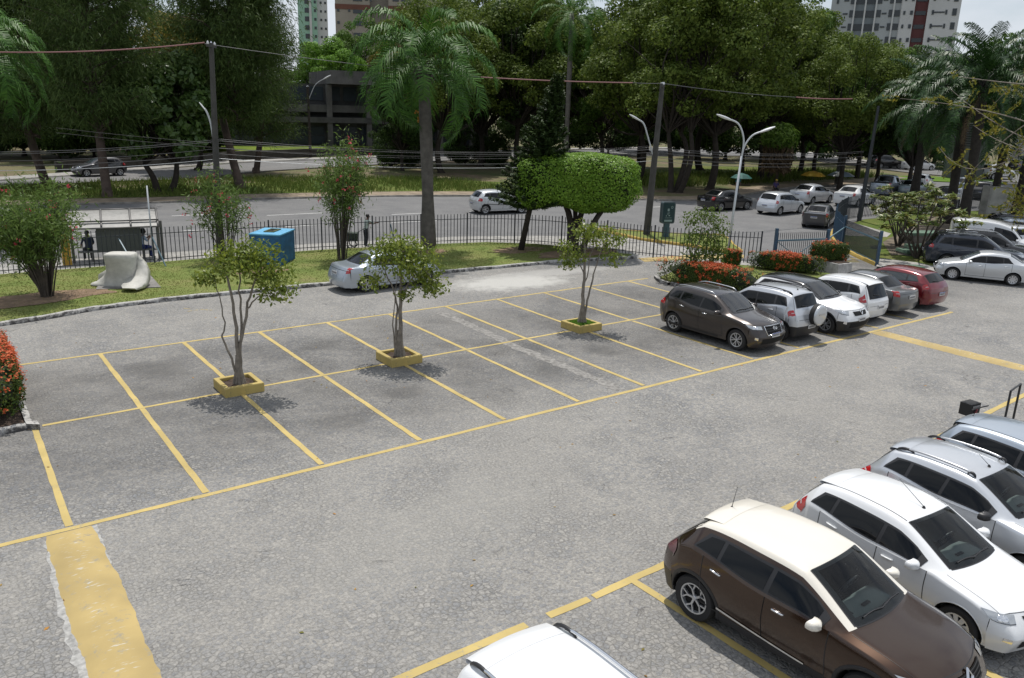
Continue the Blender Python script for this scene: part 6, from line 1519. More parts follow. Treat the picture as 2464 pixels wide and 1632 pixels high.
for k, (ya, yb, lab) in enumerate(((270, 275, 'dark wire from the transformer pole to the left'), (278, 286, 'lower dark wire from the transformer pole to the left'))):
    wire(lab, at_dist(600, ya, 100), Vector((*p4, 6.5+.6*k)), .02, .3, M_WIRED)

# ------------------------------------------------------------ street furniture
x, y = G(1538, 553); t = thing('clock_panel', 'rounded dark advertising panel on a blue-grey stem beside the middle power pole', 'sign', (x, y, .1), AX+.25)
mb = MB(); mb.box((0, 0, .45), (.32, .22, .95)); mb.build('stem', plain('panel_stem', (.04, .085, .11), .5), t)
def rrect(w_, h_, r, n=5): return [(sx*(w_/2-r)+r*math.cos(a), sz*(h_/2-r)+r*math.sin(a)) for (sx, sz, a0) in ((1, 1, 0), (-1, 1, PI/2), (-1, -1, PI), (1, -1, 1.5*PI)) for a in [a0+PI/2*i/n for i in range(n+1)]]
def plate_xz(mb, poly, y0, y1, cz, cx=0): 
    n = len(poly); vs = [(cx+p[0], y0, cz+p[1]) for p in poly]+[(cx+p[0], y1, cz+p[1]) for p in poly]; mb.add(vs, [tuple(range(n)), tuple(range(n, 2*n))[::-1]]+[(i, n+i, n+(i+1) % n, (i+1) % n) for i in range(n)])
mb = MB(); plate_xz(mb, rrect(.86, 1.30, .13), -.16, .16, 1.52); mb.build('case', plain('panel_case', (.05, .075, .085), .4), t, auto=40)
mb = MB(); plate_xz(mb, rrect(.74, 1.16, .08), -.172, -.165, 1.53); fo = mb.build('face', plain('panel_face', (.02, .045, .05), .15), t)
mb = MB(); mb.lathe([(.05, 0), (.075, .004)], 14, 0, Matrix.Translation((.20, -.178, 1.86)) @ Matrix.Rotation(PI/2, 4, 'X'))
for dx, dz, w_, h_ in ((-.02, 1.70, .12, .16), (0, 1.52, .16, .03), (-.05, 1.45, .12, .03), (.05, 1.36, .09, .07), (-.14, 1.34, .07, .05), (0, 1.22, .42, .02), (0, 1.05, .5, .11)): mb.box((dx, -.177, dz), (w_, .006, h_))
mb.build('panel_print', plain('panel_print', (.22, .30, .30), .4), fo)
# bus shelter
a = Vector((*G(180, 616), 0)); b = Vector((*G(380, 606), 0)); L_ = (b-a).length; t = thing('bus_shelter', 'grey bus shelter with a curved metal roof behind the fence at the left', 'bus shelter', (a.x, a.y+.6, 0), math.atan2(b.y-a.y, b.x-a.x))
M_SHR = plain('shelter_sheet', (.23, .225, .21), .5, .0, var=.25); M_SHF = plain('shelter_frame', (.13, .125, .12), .5, .3); M_SHG = plain('shelter_glass', (.075, .085, .085), .25)
rows = []; na = 9
for i in range(na+1):
    q = i/na; yy = -.15+1.75*q; zz = 1.66+.60*math.sin(PI*.5*min(1, q*1.05)); rows.append([Vector((x, yy, zz)) for x in (-.2, L_*.35, L_*.7, L_+.02)])
mb = MB(); mb.grid(rows); mb.grid([[p-Vector((0, 0, .03)) for p in r] for r in rows], flip=True); ro = mb.build('roof', M_SHR, t, smooth=True)
for xx in (-.18, L_*.34, L_*.68, L_):
    mb = MB(); mb.tube([Vector((xx, r[0].y, r[0].z+.02)) for r in rows], .045, 6); mb.build('roof_rib', M_SHF, ro, smooth=True)
for zz, yy in ((1.64, -.17), (1.92, .16), (2.28, 1.60)): mb = MB(); mb.tube([(-.25, yy, zz), (L_+.05, yy, zz)], .04, 6); mb.build('roof_rail', M_SHF, ro, smooth=True)
for xx in (-.05, L_-.02, L_+.12): mb = MB(); mb.box((xx, .2, .93), (.12, .14, 1.86)); mb.build('post', M_SHF, t)
mb = MB(); mb.box((L_*.53, .15, 1.05), (L_*.52, .05, 1.14)); po = mb.build('back_panel', M_SHG, t); mb = MB(); mb.box((L_*.53, .13, 1.65), (L_*.54, .09, .05)); mb.build('panel_rail', M_SHR, po)
mb = MB(); mb.box((L_*.5, .55, .46), (L_*.92, .38, .06)); bo = mb.build('bench', plain('bench_slab', (.2, .2, .19), .8), t)
for xx in (.2, .8): mb = MB(); mb.box((L_*xx, .55, .22), (.1, .3, .44)); mb.build('leg', M_SHF, bo)
mb = MB(); mb.box((-.35, .2, .7), (.35, .3, 1.4)); tag(mb.build('litter_bin', plain('yellow_bin', (.45, .26, .03), .6), None), 'yellow litter bin at the left end of the bus shelter', 'litter bin').location = (a.x, a.y+.2, 0)
x, y = G(362, 608); mb = MB(); mb.tube([(x, y+.5, 0), (x, y+.5, 3.55)], .035, 8); tag(mb.build('sign_post', M_GALV, None, smooth=True), 'thin grey post rising above the right end of the bus shelter roof', 'post')
# fence props
for k, (q0, z0, q1, z1, lab) in enumerate((((315, 598), 1.4, (322, 640), .1, 'blue-grey strut leaning against the fence by the seated man in dark blue'), ((371, 578), 1.4, (384, 622), .1, 'blue-grey strut leaning against the fence by the right shelter post'), ((897, 560), 1.4, (912, 575), .4, 'thin blue-grey strut leaning on the fence left of the palm trunk'))):
    A_, B_ = G(*q1), None; mb = MB(); yb = np.interp(A_[0], Fx, Fy); mb.bar((A_[0], min(A_[1], yb-.1), .12), (A_[0]-.25, yb-.02, 1.35), .045); tag(mb.build('fence_strut', plain('strut_blue', (.10, .17, .21), .5)), lab, 'strut', 'struts propping the fence')
# blue tank
f0 = Vector((*G(650, 621), 0)); r0 = Vector((*G(683, 604), 0)); v = (r0-f0); v.z = 0; ln = v.length; an = math.atan2(v.y, v.x); t = thing('water_tank', 'bright blue painted concrete tank on the lawn behind the first planter tree', 'tank', (f0.x, f0.y, .12), an)
Wd = 1.42; Hh = 1.46; M_TB = plain('tank_shaded_blue', (.018, .11, .25), .6, var=.4, vscale=2.2, bump=.3); M_TB2 = plain('tank_sunlit_blue', (.12, .38, .60), .55, var=.18, vscale=2.0)  # one blue paint: lid lightened as sunlit, walls darkened as shaded
mb = MB(); mb.prism([(0, 0), (ln, 0), (ln, Wd), (0, Wd)], 0, Hh-.06, 0); mb.build('wall', M_TB, t)
mb = MB(); mb.prism([(-.04, -.04), (ln+.04, -.04), (ln+.04, Wd+.04), (-.04, Wd+.04)], Hh-.06, Hh, 0); mb.build('lid', M_TB2, t)
mb = MB()
for (c, d) in (((ln*.55, Wd*.38, Hh+.02), (.62, .10, .05)), ((ln*.55, Wd*.66, Hh+.02), (.62, .10, .05)), ((ln*.33, Wd*.52, Hh+.02), (.10, .50, .05)), ((ln*.77, Wd*.52, Hh+.02), (.10, .50, .05))): mb.box(c, d)
ho = mb.build('hatch_frame', plain('mossy_frame', (.10, .11, .05), .9, var=.5, vscale=8), t); mb = MB(); mb.box((ln*.55, Wd*.52, Hh+.006), (.5, .36, .02)); mb.build('hatch_hole', MDARK, ho)
# stone sculpture on its slab
sa = [G(222, 670, .135), G(372, 665, .135), G(345, 634, .135), G(240, 640, .135)]
slab('sculpture_slab', sa, .1, .165, plain('slab_grey', (.20, .19, .18), .9, var=.3), kind='structure')
x, y = G(290, 662, .15); t = thing('stone_sculpture', 'pale stone sculpture of folded slabs on a grey plinth in the lawn', 'sculpture', (x, y+.35, .16), AX); t.scale = (1.06, 1.06, .88)
M_ST = plain('sculpture_stone', (.50, .49, .45), .8, var=.2, vscale=2.5, bump=.25)
def loft(secs, n=20):
    mb = MB(); rows = []
    for (cx, cy, cz, rx, ry, e) in secs:
        row = []
        for j in range(n+1):
            a_ = 2*PI*j/n; c_, s_ = math.cos(a_), math.sin(a_); row.append((cx+rx*math.copysign(abs(c_)**(2/e), c_), cy+ry*math.copysign(abs(s_)**(2/e), s_), cz))
        rows.append(row)
    mb.grid(rows, flip=True); mb.add(rows[-1][:-1], [tuple(range(n))]); return mb
loft([(-.28, 0, 0, .92, .42, 3), (-.26, 0, .06, .92, .42, 3), (-.22, 0, .12, .80, .38, 3), (-.12, 0, .35, .62, .34, 3), (-.02, .02, .6, .54, .33, 3.5), (.0, .02, .9, .54, .34, 4), (.0, .02, 1.25, .56, .36, 5), (.0, .02, 1.43, .55, .36, 5), (.02, .03, 1.47, .50, .32, 4)]).build('body', M_ST, t, smooth=True)
mb = MB(); rows = []
for (x0, x1, yy, zz, th) in ((.35, .55, .25, 1.30, .12), (.42, .78, .22, 1.0, .14), (.46, .95, .1, .62, .16), (.40, 1.02, -.12, .32, .16), (.30, 1.08, -.45, .16, .14), (.34, 1.10, -.85, .10, .10), (.52, 1.0, -1.15, .08, .08)):
    rows.append([(x0, yy, zz), (x0, yy-.04, zz+th), ((x0+x1)/2, yy-.06, zz+th*1.15), (x1, yy-.04, zz+th), (x1, yy, zz), (x1, yy+.2, zz-.05), (x0, yy+.2, zz-.05), (x0, yy, zz)])
mb.grid(rows); mb.add(rows[-1][:-1], [tuple(range(7))]); mb.build('front_slab', M_ST, t, smooth=True)
mb = MB(); rows = [[(-.95, .05, .03), (-.95, -.05, .03), (-.9, -.05, .45), (-.85, .05, .5)], [(-.5, .1, .03), (-.5, -.2, .03), (-.5, -.15, .7), (-.5, .1, .75)]]; mb.grid(rows); mb.build('wing', M_ST, t, smooth=True)
# green slabs on the corner lawn
M_GSL = plain('green_painted_slab', (.10, .165, .115), .8, var=.3, vscale=3)
for k, (px, py, w_, d_, h_, lab) in enumerate(((2117, 588, 1.9, 1.1, .28, 'pale green concrete lid on the corner lawn nearest the cars'), (2135, 578, 1.9, 1.1, .28, 'pale green concrete lid strewn with leaves behind the nearest one'), (2130, 562, 2.6, 1.2, .7, 'big low concrete chamber with a green lid among the roots'), (2110, 617, 1.0, .7, .05, 'flat green manhole cover by the corner walk'))):
    x, y = G(px, py, .12); t = thing('inspection_lid', lab, 'lid', (x, y, .12), AX+.15, 'green inspection lids'); mb = MB(); mb.box((0, 0, h_-.08), (w_, d_, .16), taper=.97); mb.build('lid', M_GSL, t)
    if h_ > .2: mb = MB(); mb.box((0, 0, (h_-.16)/2), (w_*.94, d_*.94, max(.06, h_-.16))); mb.build('chamber', plain('chamber_grey', (.16, .15, .14), .9, var=.3), t)
# white wall at the right
a = Vector((*G(2268, 502), 0)); b = Vector((72.5, 6.0, 0)); v = b-a; t = thing('boundary_wall', 'stained white wall with small square holes behind the parked cars at the right edge', 'wall', (a.x, a.y, 0), math.atan2(v.y, v.x)); mb = MB()
mb.box((v.length/2, 0, 1.2), (v.length, .2, 2.4)); mb.build('wall', plain('wall_white', (.48, .47, .45), .9, var=.35, vscale=1.0), t)
mb = MB(); mb.box((0, 0, 1.25), (.5, .5, 2.5)); mb.build('pillar', plain('pillar_grey', (.28, .27, .26), .9, var=.4, vscale=1.2), t); mb = MB(); mb.box((v.length/2, 0, 2.44), (v.length, .3, .07)); mb.build('coping', M_CONC, t)
for k in range(8): mb = MB(); mb.box((1.2+k*1.1, -.103, .7+.8*(k % 2)), (.16, .012, .16)); mb.build('vent_hole', MDARK, t)
# parasols in the wood
for k, (px, py, d_, r, cols, lab) in enumerate(((1880, 404, 96, 1.35, ((.55, .36, .04), (.52, .30, .03)), 'yellow vendor parasol under the trees'), (1944, 404, 98, 1.5, ((.52, .52, .50), (.24, .30, .36)), 'white and blue vendor parasol right of the yellow one'), (1714, 409, 92, 1.15, ((.02, .13, .115), (.018, .10, .09)), 'green vendor parasol in the shade behind the two-armed lamp'))):
    p = at_dist(px, py, d_); t = thing('parasol', lab, 'parasol', (p.x, p.y, 0), 0, 'vendor parasols under the trees'); z = p.z; mb = MB()
    for j in range(8):
        a0, a1 = 2*PI*j/8, 2*PI*(j+1)/8; vs = [(0, 0, z+.42), (r*.6*math.cos(a0), r*.6*math.sin(a0), z+.22), (r*.6*math.cos(a1), r*.6*math.sin(a1), z+.22), (r*math.cos(a0), r*math.sin(a0), z-.12), (r*math.cos(a1), r*math.sin(a1), z-.12)]; mb.add(vs, [(0, 1, 2), (1, 3, 4, 2)], j % 2)
    mb.build('canopy', [plain('parasol_%d_a' % k, cols[0], .7), plain('parasol_%d_b' % k, cols[1], .7)], t); mb = MB(); mb.tube([(0, 0, 0), (0, 0, z+.45)], .03, 6); mb.build('pole', M_SHF, t)
# bike and rack behind the front cars
x, y = 20.6, -6.9; t = thing('bike_rack', 'black tube bicycle rack beside the delivery bike at the right', 'bike rack', (20.45, -7.28, 0), math.radians(8)); mb = MB(); mb.tube([(-.42, 0, 0), (-.42, 0, 1.12), (.42, 0, 1.12), (.42, 0, 0)], .028, 8); mb.build('frame', MK, t, auto=50); mb = MB(); mb.box((-.42, 0, .012), (.14, .14, .012)); mb.build('foot_plate', MK, t); mb = MB(); mb.box((.42, 0, .012), (.14, .14, .012)); mb.build('foot_plate', MK, t)
t = thing('bicycle', 'black and red bicycle with a printed handlebar basket behind the silver-white hatchback', 'bicycle', (18.28, -7.70, 0), math.radians(83))
def ring(c, R, r, n=28, mb=None): mb = mb or MB(); mb.tube([(c[0]+R*math.cos(2*PI*k/n), c[1], c[2]+R*math.sin(2*PI*k/n)) for k in range(n+1)], r, 6, cap=False); return mb
for xx in (.52, -.52):
    wo = ring((xx, 0, .34), .32, .024).build('wheel', MRUB, t, smooth=True); mb = MB()
    for k in range(14): a_ = PI*k/7; mb.bar((xx, 0, .34), (xx+.31*math.cos(a_), 0, .34+.31*math.sin(a_)), .005)
    mb.build('spokes', MCHR, wo)
mb = MB()
for a_, b_ in (((-.52, 0, .34), (-.05, 0, .30)), ((-.05, 0, .30), (-.18, 0, .82)), ((-.05, 0, .30), (.38, 0, .80)), ((-.18, 0, .78), (.36, 0, .84)), ((-.52, 0, .34), (-.17, 0, .76)), ((.36, 0, .98), (.52, 0, .34))): mb.tube([a_, b_], .02, 6)
mb.build('frame', plain('bike_red', (.30, .02, .035), .4), t)
mb = MB(); mb.tube([(.30, -.33, 1.04), (.34, -.08, 1.02), (.34, .08, 1.02), (.30, .33, 1.04)], .016, 6); mb.build('handlebar', MK, t); mb = MB(); mb.box((-.2, 0, .86), (.25, .15, .06), taper=.8); mb.build('saddle', MK, t)
mb = MB(); mb.prism([(.40, -.19), (.68, -.19), (.68, .19), (.40, .19)], .80, 1.10); ko = mb.build('basket', plain('basket_black', (.015, .015, .016), .7), t); mb = MB()
for k in range(6): mb.box((.39, -.11+.044*k, 1.03), (.006, .03, .055))
mb.build('basket_print', plain('basket_print', (.35, .35, .35), .6), ko)

# ------------------------------------------------------------ people
M_SKIN = plain('skin_dark', (.13, .07, .045), .55); M_SKIN2 = plain('skin_tan', (.30, .17, .11), .55); M_HAIR = plain('hair_black', (.012, .010, .009), .6)
def person(label, loc, rotz, J, cols, skin=M_SKIN, hair='short', group=None, cap=None):
    """J: joint positions; one skinned surface from feet to head with five-fingered hands"""
    t = thing('person', label, 'person', loc, rotz, group)
    names = list(J); idx = {}; V = []; E = []; Rr = []; cl = []
    rad = dict(pelvis=.145, waist=.13, chest=.155, neck=.058, chin=.075, head=.098, crown=.085, lsh=.072, rsh=.072, lel=.047, rel=.047, lwr=.032, rwr=.032, lha=.034, rha=.034, lhip=.098, rhip=.098, lkn=.066, rkn=.066, lan=.046, ran=.046, lto=.042, rto=.042)
    for n in names: idx[n] = len(V); V.append(J[n]); Rr.append(rad[n])
    for a, b in (('pelvis', 'waist'), ('waist', 'chest'), ('chest', 'neck'), ('neck', 'chin'), ('chin', 'head'), ('head', 'crown'), ('chest', 'lsh'), ('lsh', 'lel'), ('lel', 'lwr'), ('lwr', 'lha'), ('chest', 'rsh'), ('rsh', 'rel'), ('rel', 'rwr'), ('rwr', 'rha'), ('pelvis', 'lhip'), ('lhip', 'lkn'), ('lkn', 'lan'), ('lan', 'lto'), ('pelvis', 'rhip'), ('rhip', 'rkn'), ('rkn', 'ran'), ('ran', 'rto')): E.append((idx[a], idx[b]))
    for s in 'lr':
        w_ = Vector(J[s+'wr']); h_ = Vector(J[s+'ha']); d = (h_-w_).normalized(); sd = d.cross(Vector((0, 1, .2))).normalized()
        for k, (o, l) in enumerate(((-.026, .062), (-.009, .075), (.009, .072), (.026, .055))):
            b0 = len(V); V.append(h_+sd*o+d*.02); Rr.append(.0105); V.append(h_+sd*o*1.25+d*(.02+l*.55)); Rr.append(.009); V.append(h_+sd*o*1.25+d*(.02+l)+Vector((0, 0, -.012))); Rr.append(.0075); E += [(idx[s+'ha'], b0), (b0, b0+1), (b0+1, b0+2)]
        b0 = len(V); V.append(w_.lerp(h_, .45)+sd*-.04); Rr.append(.012); V.append(h_+sd*-.058+d*.012); Rr.append(.009); E += [(idx[s+'wr'], b0), (b0, b0+1)]
    me = bpy.data.meshes.new('body'); me.from_pydata([tuple(v) for v in V], E, []); o = link_mesh('body', me); m = o.modifiers.new('skin', 'SKIN'); 
    for i, sv in enumerate(me.skin_vertices[0].data): sv.radius = (Rr[i], Rr[i]*(.78 if i in (idx['chest'], idx['waist'], idx['pelvis']) else 1)); sv.use_root = (i == idx['pelvis'])
    m2 = o.modifiers.new('sub', 'SUBSURF'); m2.levels = 1; m2.render_levels = 1
    dg = bpy.context.evaluated_depsgraph_get(); nm = bpy.data.meshes.new_from_object(o.evaluated_get(dg)); bpy.data.objects.remove(o)
    for c in (skin, cols[0], cols[1], MK): nm.materials.append(c)
    segs = [(Vector(J[a]), Vector(J[b]), k) for a, b, k in (('pelvis', 'waist', 1), ('waist', 'chest', 1), ('chest', 'lsh', 1), ('chest', 'rsh', 1), ('lsh', 'lel', 1), ('rsh', 'rel', 1), ('lel', 'lha', 0), ('rel', 'rha', 0), ('chin', 'crown', 0), ('neck', 'chin', 0), ('pelvis', 'lhip', 2), ('pelvis', 'rhip', 2), ('lhip', 'lkn', 2), ('rhip', 'rkn', 2), ('lkn', 'lan', 2), ('rkn', 'ran', 2), ('lan', 'lto', 3), ('ran', 'rto', 3))]
    if cols[2] if len(cols) > 2 else False: segs = [(a, b, 0 if i in (14, 15) else k) for i, (a, b, k) in enumerate(segs)]
    for p in nm.polygons:
        c = p.center; best = min(segs, key=lambda s_: (c-(s_[0]+(s_[1]-s_[0])*max(0, min(1, (c-s_[0]).dot(s_[1]-s_[0])/max(1e-9, (s_[1]-s_[0]).length_squared))))).length); p.material_index = best[2]; p.use_smooth = True
    link_mesh('body', nm, t)
    h = Vector(J['head']); f = Vector((1, 0, 0)); mb = MB(); mb.sphere(h+Vector((-.018, 0, .045)), (.112, .102, .10), 12, 8) if hair == 'short' else mb.sphere(h+Vector((-.03, 0, .03)), (.16, .16, .15), 12, 8)
    for v_i, v in enumerate(mb.v):
        if v[0] > h.x+.055: mb.v[v_i] = (h.x+.055, v[1], v[2])
    mb.build('hair', M_HAIR if not cap else cap, t, smooth=True)
    mb = MB()
    for y in (.036, -.036): mb.sphere(h+Vector((.098, y, .012)), .012, 6, 4)
    mb.build('eyes', M_HAIR, t); mb = MB(); mb.sphere(h+Vector((.108, 0, -.018)), (.018, .014, .022), 6, 4); mb.build('nose', skin, t); mb = MB(); mb.box(h+Vector((.096, 0, -.058)), (.01, .045, .010)); mb.build('mouth', plain('lips', (.12, .04, .035)), t)
    for y in (.1, -.1): mb = MB(); mb.sphere(h+Vector((0, y, 0)), (.022, .012, .032), 6, 4); mb.build('ear', skin, t)
    return t
def stand(lean=0.0, arm=0):
    J = dict(pelvis=(0, 0, .94), waist=(.02, 0, 1.10), chest=(.05+lean, 0, 1.34), neck=(.07+lean, 0, 1.50), chin=(.09+lean, 0, 1.55), head=(.10+lean, 0, 1.64), crown=(.10+lean, 0, 1.71), lsh=(.05+lean, .19, 1.42), rsh=(.05+lean, -.19, 1.42), lhip=(0, .10, .90), rhip=(0, -.10, .90), lkn=(.03, .11, .49), rkn=(.02, -.11, .49), lan=(-.02, .11, .08), ran=(-.04, -.11, .08), lto=(.14, .13, .05), rto=(.12, -.13, .05))
    if arm: J.update(lel=(.30+lean, .24, 1.22), lwr=(.52+lean, .2, 1.20), lha=(.58+lean, .2, 1.20), rel=(.32+lean, -.22, 1.28), rwr=(.56+lean, -.16, 1.30), rha=(.62+lean, -.16, 1.30))
    else: J.update(lel=(.0, .25, 1.14), lwr=(.08, .25, .92), lha=(.10, .25, .85), rel=(.0, -.25, 1.14), rwr=(.08, -.25, .92), rha=(.10, -.25, .85))
    return J
def sit(seat=.46, fwd=.0, arms='lap', k=1.0):
    s = seat
    J = dict(pelvis=(0, 0, s+.13), waist=(.02, 0, s+.30), chest=(.06+fwd, 0, s+.52), neck=(.10+fwd, 0, s+.68), chin=(.13+fwd, 0, s+.73), head=(.14+fwd, 0, s+.82), crown=(.14+fwd, 0, s+.89), lsh=(.07+fwd, .18, s+.60), rsh=(.07+fwd, -.18, s+.60), lhip=(.05, .10, s+.10), rhip=(.05, -.10, s+.10), lkn=(.46, .13, s+.08), rkn=(.46, -.13, s+.08), lan=(.44, .14, .08), ran=(.42, -.14, .08), lto=(.60, .15, .05), rto=(.58, -.15, .05))
    if arms == 'phone': J.update(lel=(.18+fwd, .24, s+.38), lwr=(.36+fwd, .10, s+.52), lha=(.40+fwd, .08, s+.56), rel=(.18+fwd, -.24, s+.38), rwr=(.36+fwd, -.10, s+.52), rha=(.40+fwd, -.08, s+.56))
    else: J.update(lel=(.02+fwd, .30, s+.36), lwr=(.22, .30, s+.18), lha=(.28, .28, s+.16), rel=(.12+fwd, -.24, s+.36), rwr=(.32, -.16, s+.20), rha=(.38, -.14, s+.19))
    return J
C_ = lambda n, c: plain('cloth_'+n, c, .85, var=.15, vscale=6)
sh_o = [o for o in bpy.data.objects if o.name == 'bus_shelter'][0]
def on_shelter(px): 
    # bench line of the shelter
    p = G(px, 612); r_ = sh_o.rotation_euler.z; o = sh_o.location; s = (p[0]-o.x)/math.cos(r_); return (o.x+s*math.cos(r_)-.45*math.sin(r_), o.y+s*math.sin(r_)+.45*math.cos(r_), .02), r_
q, r_ = on_shelter(212); person('man in dark blue seated at the left end of the bus shelter bench', q, r_+PI/2+.2, sit(.48), (C_('navy', (.018, .03, .065)), C_('dark', (.02, .025, .03))), M_SKIN)
q, r_ = on_shelter(343); person('curly-haired person in pale blue seated at the right end of the shelter bench', q, r_+.35, sit(.48, .02, 'phone'), (C_('paleblue', (.30, .38, .50)), C_('royal', (.03, .05, .20))), M_SKIN2, hair='curly')
x, y = G(846, 572); person('man in a pale green shirt standing behind the fence and reaching to the right', (x, y, .02), .1, stand(.06, 1), (C_('palegreen', (.42, .48, .44)), C_('darkgrey', (.025, .027, .032))), M_SKIN)
t = thing('vendor_cart', 'dark two-wheeled handcart beside the man in the pale green shirt', 'cart', (x-.75, y+.05, .02), AX); mb = MB(); mb.box((0, 0, .62), (.55, .5, .42), taper=1.1); mb.build('box', plain('cart_dark', (.03, .045, .03), .7), t)
for yy in (-.28, .28): ring((0, yy, .26), .24, .03).build('wheel', MRUB, t, smooth=True)
mb = MB(); mb.tube([(.2, 0, .8), (.7, 0, 1.1)], .02, 6); mb.build('handle', M_SHF, t)
p = at_dist(1791, 445, 82); person('person in a purple shirt and yellow cap seated under the skirted tree', (p.x, p.y, .12), -2.2, sit(.48), (C_('purple', (.05, .035, .12)), C_('dark2', (.02, .02, .025))), M_SKIN, cap=plain('yellow_cap', (.55, .38, .03), .7)); mb = MB(); mb.box((0, 0, .24), (.45, .45, .48)); st = mb.build('stool', plain('stool_wood', (.1, .06, .04), .8)); st.location = (p.x, p.y, .12); tag(st, 'small wooden stool under the person in the yellow cap', 'stool')
p = at_dist(1704, 436, 80); person('person in a teal shirt seen over the roof of the black sedan', (p.x, p.y, .12), -1.8, stand(), (C_('teal', (.02, .16, .17)), C_('dark3', (.02, .02, .025))), M_SKIN)
# ------------------------------------------------------------ buildings
M_WALLB = plain('tower_beige', (.30, .265, .22), .9, var=.12, vscale=.15); M_BROWN = plain('tower_brown_band', (.15, .065, .045), .9, var=.15, vscale=.3); M_WG = plain('window_dark', (.03, .036, .042), .15); M_WHB = plain('tower_white', (.52, .52, .52), .9, var=.1, vscale=.1); M_GRN = plain('tower_green', (.28, .46, .36), .9); M_GREY = plain('tower_grey', (.36, .38, .39), .9, var=.1, vscale=.1); M_MAR = plain('tower_maroon', (.12, .04, .04), .8)
def tower(label, px0, px1, dist, top, depth, rot=0.0):
    a, b = at_dist(px0, 300, dist), at_dist(px1, 300, dist); v = b-a; t = thing('apartment_tower', label, 'building', (a.x, a.y, 0), math.atan2(v.y, v.x)+rot); return t, v.length
def wins(t, xs, z0, dz, n, w_, h_, y=-.06, mat=None, frame=None):
    for x in xs:
        for k in range(n): mb = MB(); mb.box((x, y, z0+dz*k), (w_, .12, h_)); mb.build('window', mat or M_WG, t)
# green and white tower
t, L_ = tower('slim pale green and white tower behind the bright trees', 700, 766, 330, 90, 18); H = 78
mb = MB(); mb.box((L_*.32, 8, H/2), (L_*.64, 16, H)); mb.build('green_wing', M_GRN, t); mb = MB(); mb.box((L_*.82, 9.5, H/2), (L_*.36, 16, H)); mb.build('white_wing', M_WHB, t); mb = MB(); mb.box((L_*.42, -.2, H/2), (L_*.08, .6, H)); mb.build('white_rib', M_WHB, t)
wins(t, (L_*.30,), 24, 3.0, 16, L_*.14, 1.7, -.05); wins(t, (L_*.58,), 24, 3.0, 14, .8, 1.0, -.05); wins(t, (L_*.78, L_*.93), 24, 3.0, 14, .7, .8, 1.45)
# beige tower with brown bands
t, L_ = tower('beige apartment tower with brown bands and small dark windows behind the main palm', 783, 1050, 235, 60, 20); H = 62; parts = [(0, .285, 0), (.285, .44, 1.6), (.44, 1.0, -.8)]
for k, (u0, u1, y) in enumerate(parts): mb = MB(); mb.box((L_*(u0+u1)/2, y+9, H/2), (L_*(u1-u0), 18, H)); mb.build('wall', M_WALLB if k != 1 else plain('tower_taupe', (.22, .195, .165), .9), t)
dz = 3.05
for k in range(6):
    z = 22.2+k*3*dz
    for (u0, u1, y) in (parts[0], parts[2]): mb = MB(); mb.box((L_*(u0+u1)/2, y-.05, z), (L_*(u1-u0)+.1, .16, 1.25)); mb.build('brown_band', M_BROWN, t)
    for j in range(3):
        zz = z+2.1+j*dz
        for u, w_, h_ in ((.025, .65, .7), (.115, .6, .6), (.185, 2.4, 1.25), (.26, .85, .75), (.295, .5, 1.2)): mb = MB(); mb.box((L_*u, -.05, zz), (w_, .14, h_)); mb.build('window', M_WG, t)
        for u, w_, h_ in ((.50, 1.6, .7), (.585, 2.6, 1.3), (.665, .75, .7), (.76, .8, .7), (.86, .8, 1.8), (.94, 1.2, .9)): mb = MB(); mb.box((L_*u, -.85, zz), (w_, .14, h_)); mb.build('window', M_WG, t)
# grey and white tower with maroon balconies
t, L_ = tower('grey and white apartment tower with a maroon balcony stack above the palms at the right', 1885, 2172, 225, 60, 20, .0); H = 60
for (u0, u1, y, m) in ((0, .19, 0, M_GREY), (.19, .36, .9, plain('tower_bluegrey', (.22, .25, .27), .9)), (.36, .56, .1, M_GREY), (.56, .66, -.7, M_WHB), (.66, .76, .5, M_MAR), (.76, 1.0, -.9, M_WHB)): mb = MB(); mb.box((L_*(u0+u1)/2, y+9, H/2), (L_*(u1-u0), 18, H)); mb.build('wall', m, t)
for u in (.19, .275, .36, .50, .56): mb = MB(); mb.box((L_*u, -.1, H/2), (.35, .5, H)); mb.build('white_rib', M_WHB, t)
for k in range(13):
    z = 19+3.0*k
    for u, w_, h_, y in ((.05, .5, 1.3, -.06), (.12, 1.1, .35, -.06), (.17, .9, 1.6, -.06), (.232, 2.6, 1.5, .84), (.318, 2.6, 1.5, .84), (.385, 1.0, 1.6, .04), (.43, 1.0, .35, .04), (.48, .9, 1.6, .04), (.53, 1.6, 1.4, .04), (.585, .45, .8, -.76), (.64, .6, .9, -.76), (.71, 2.2, .9, .44), (.80, .45, 1.0, -.96), (.845, 2.4, .3, -.96), (.90, .4, 1.0, -.96), (.96, .9, 1.5, -.96)): mb = MB(); mb.box((L_*u, y, z), (w_, .14, h_)); mb.build('window', M_WG, t)
t, L_ = tower('corner of a plain grey block above the trees at the right edge', 2345, 2470, 180, 26, 10); mb = MB(); mb.box((L_/2, 5, 12.8), (L_, 10, 25.6)); mb.build('wall', M_GREY, t); wins(t, (L_*.3, L_*.6), 14, 3, 3, 1.2, 1.2)
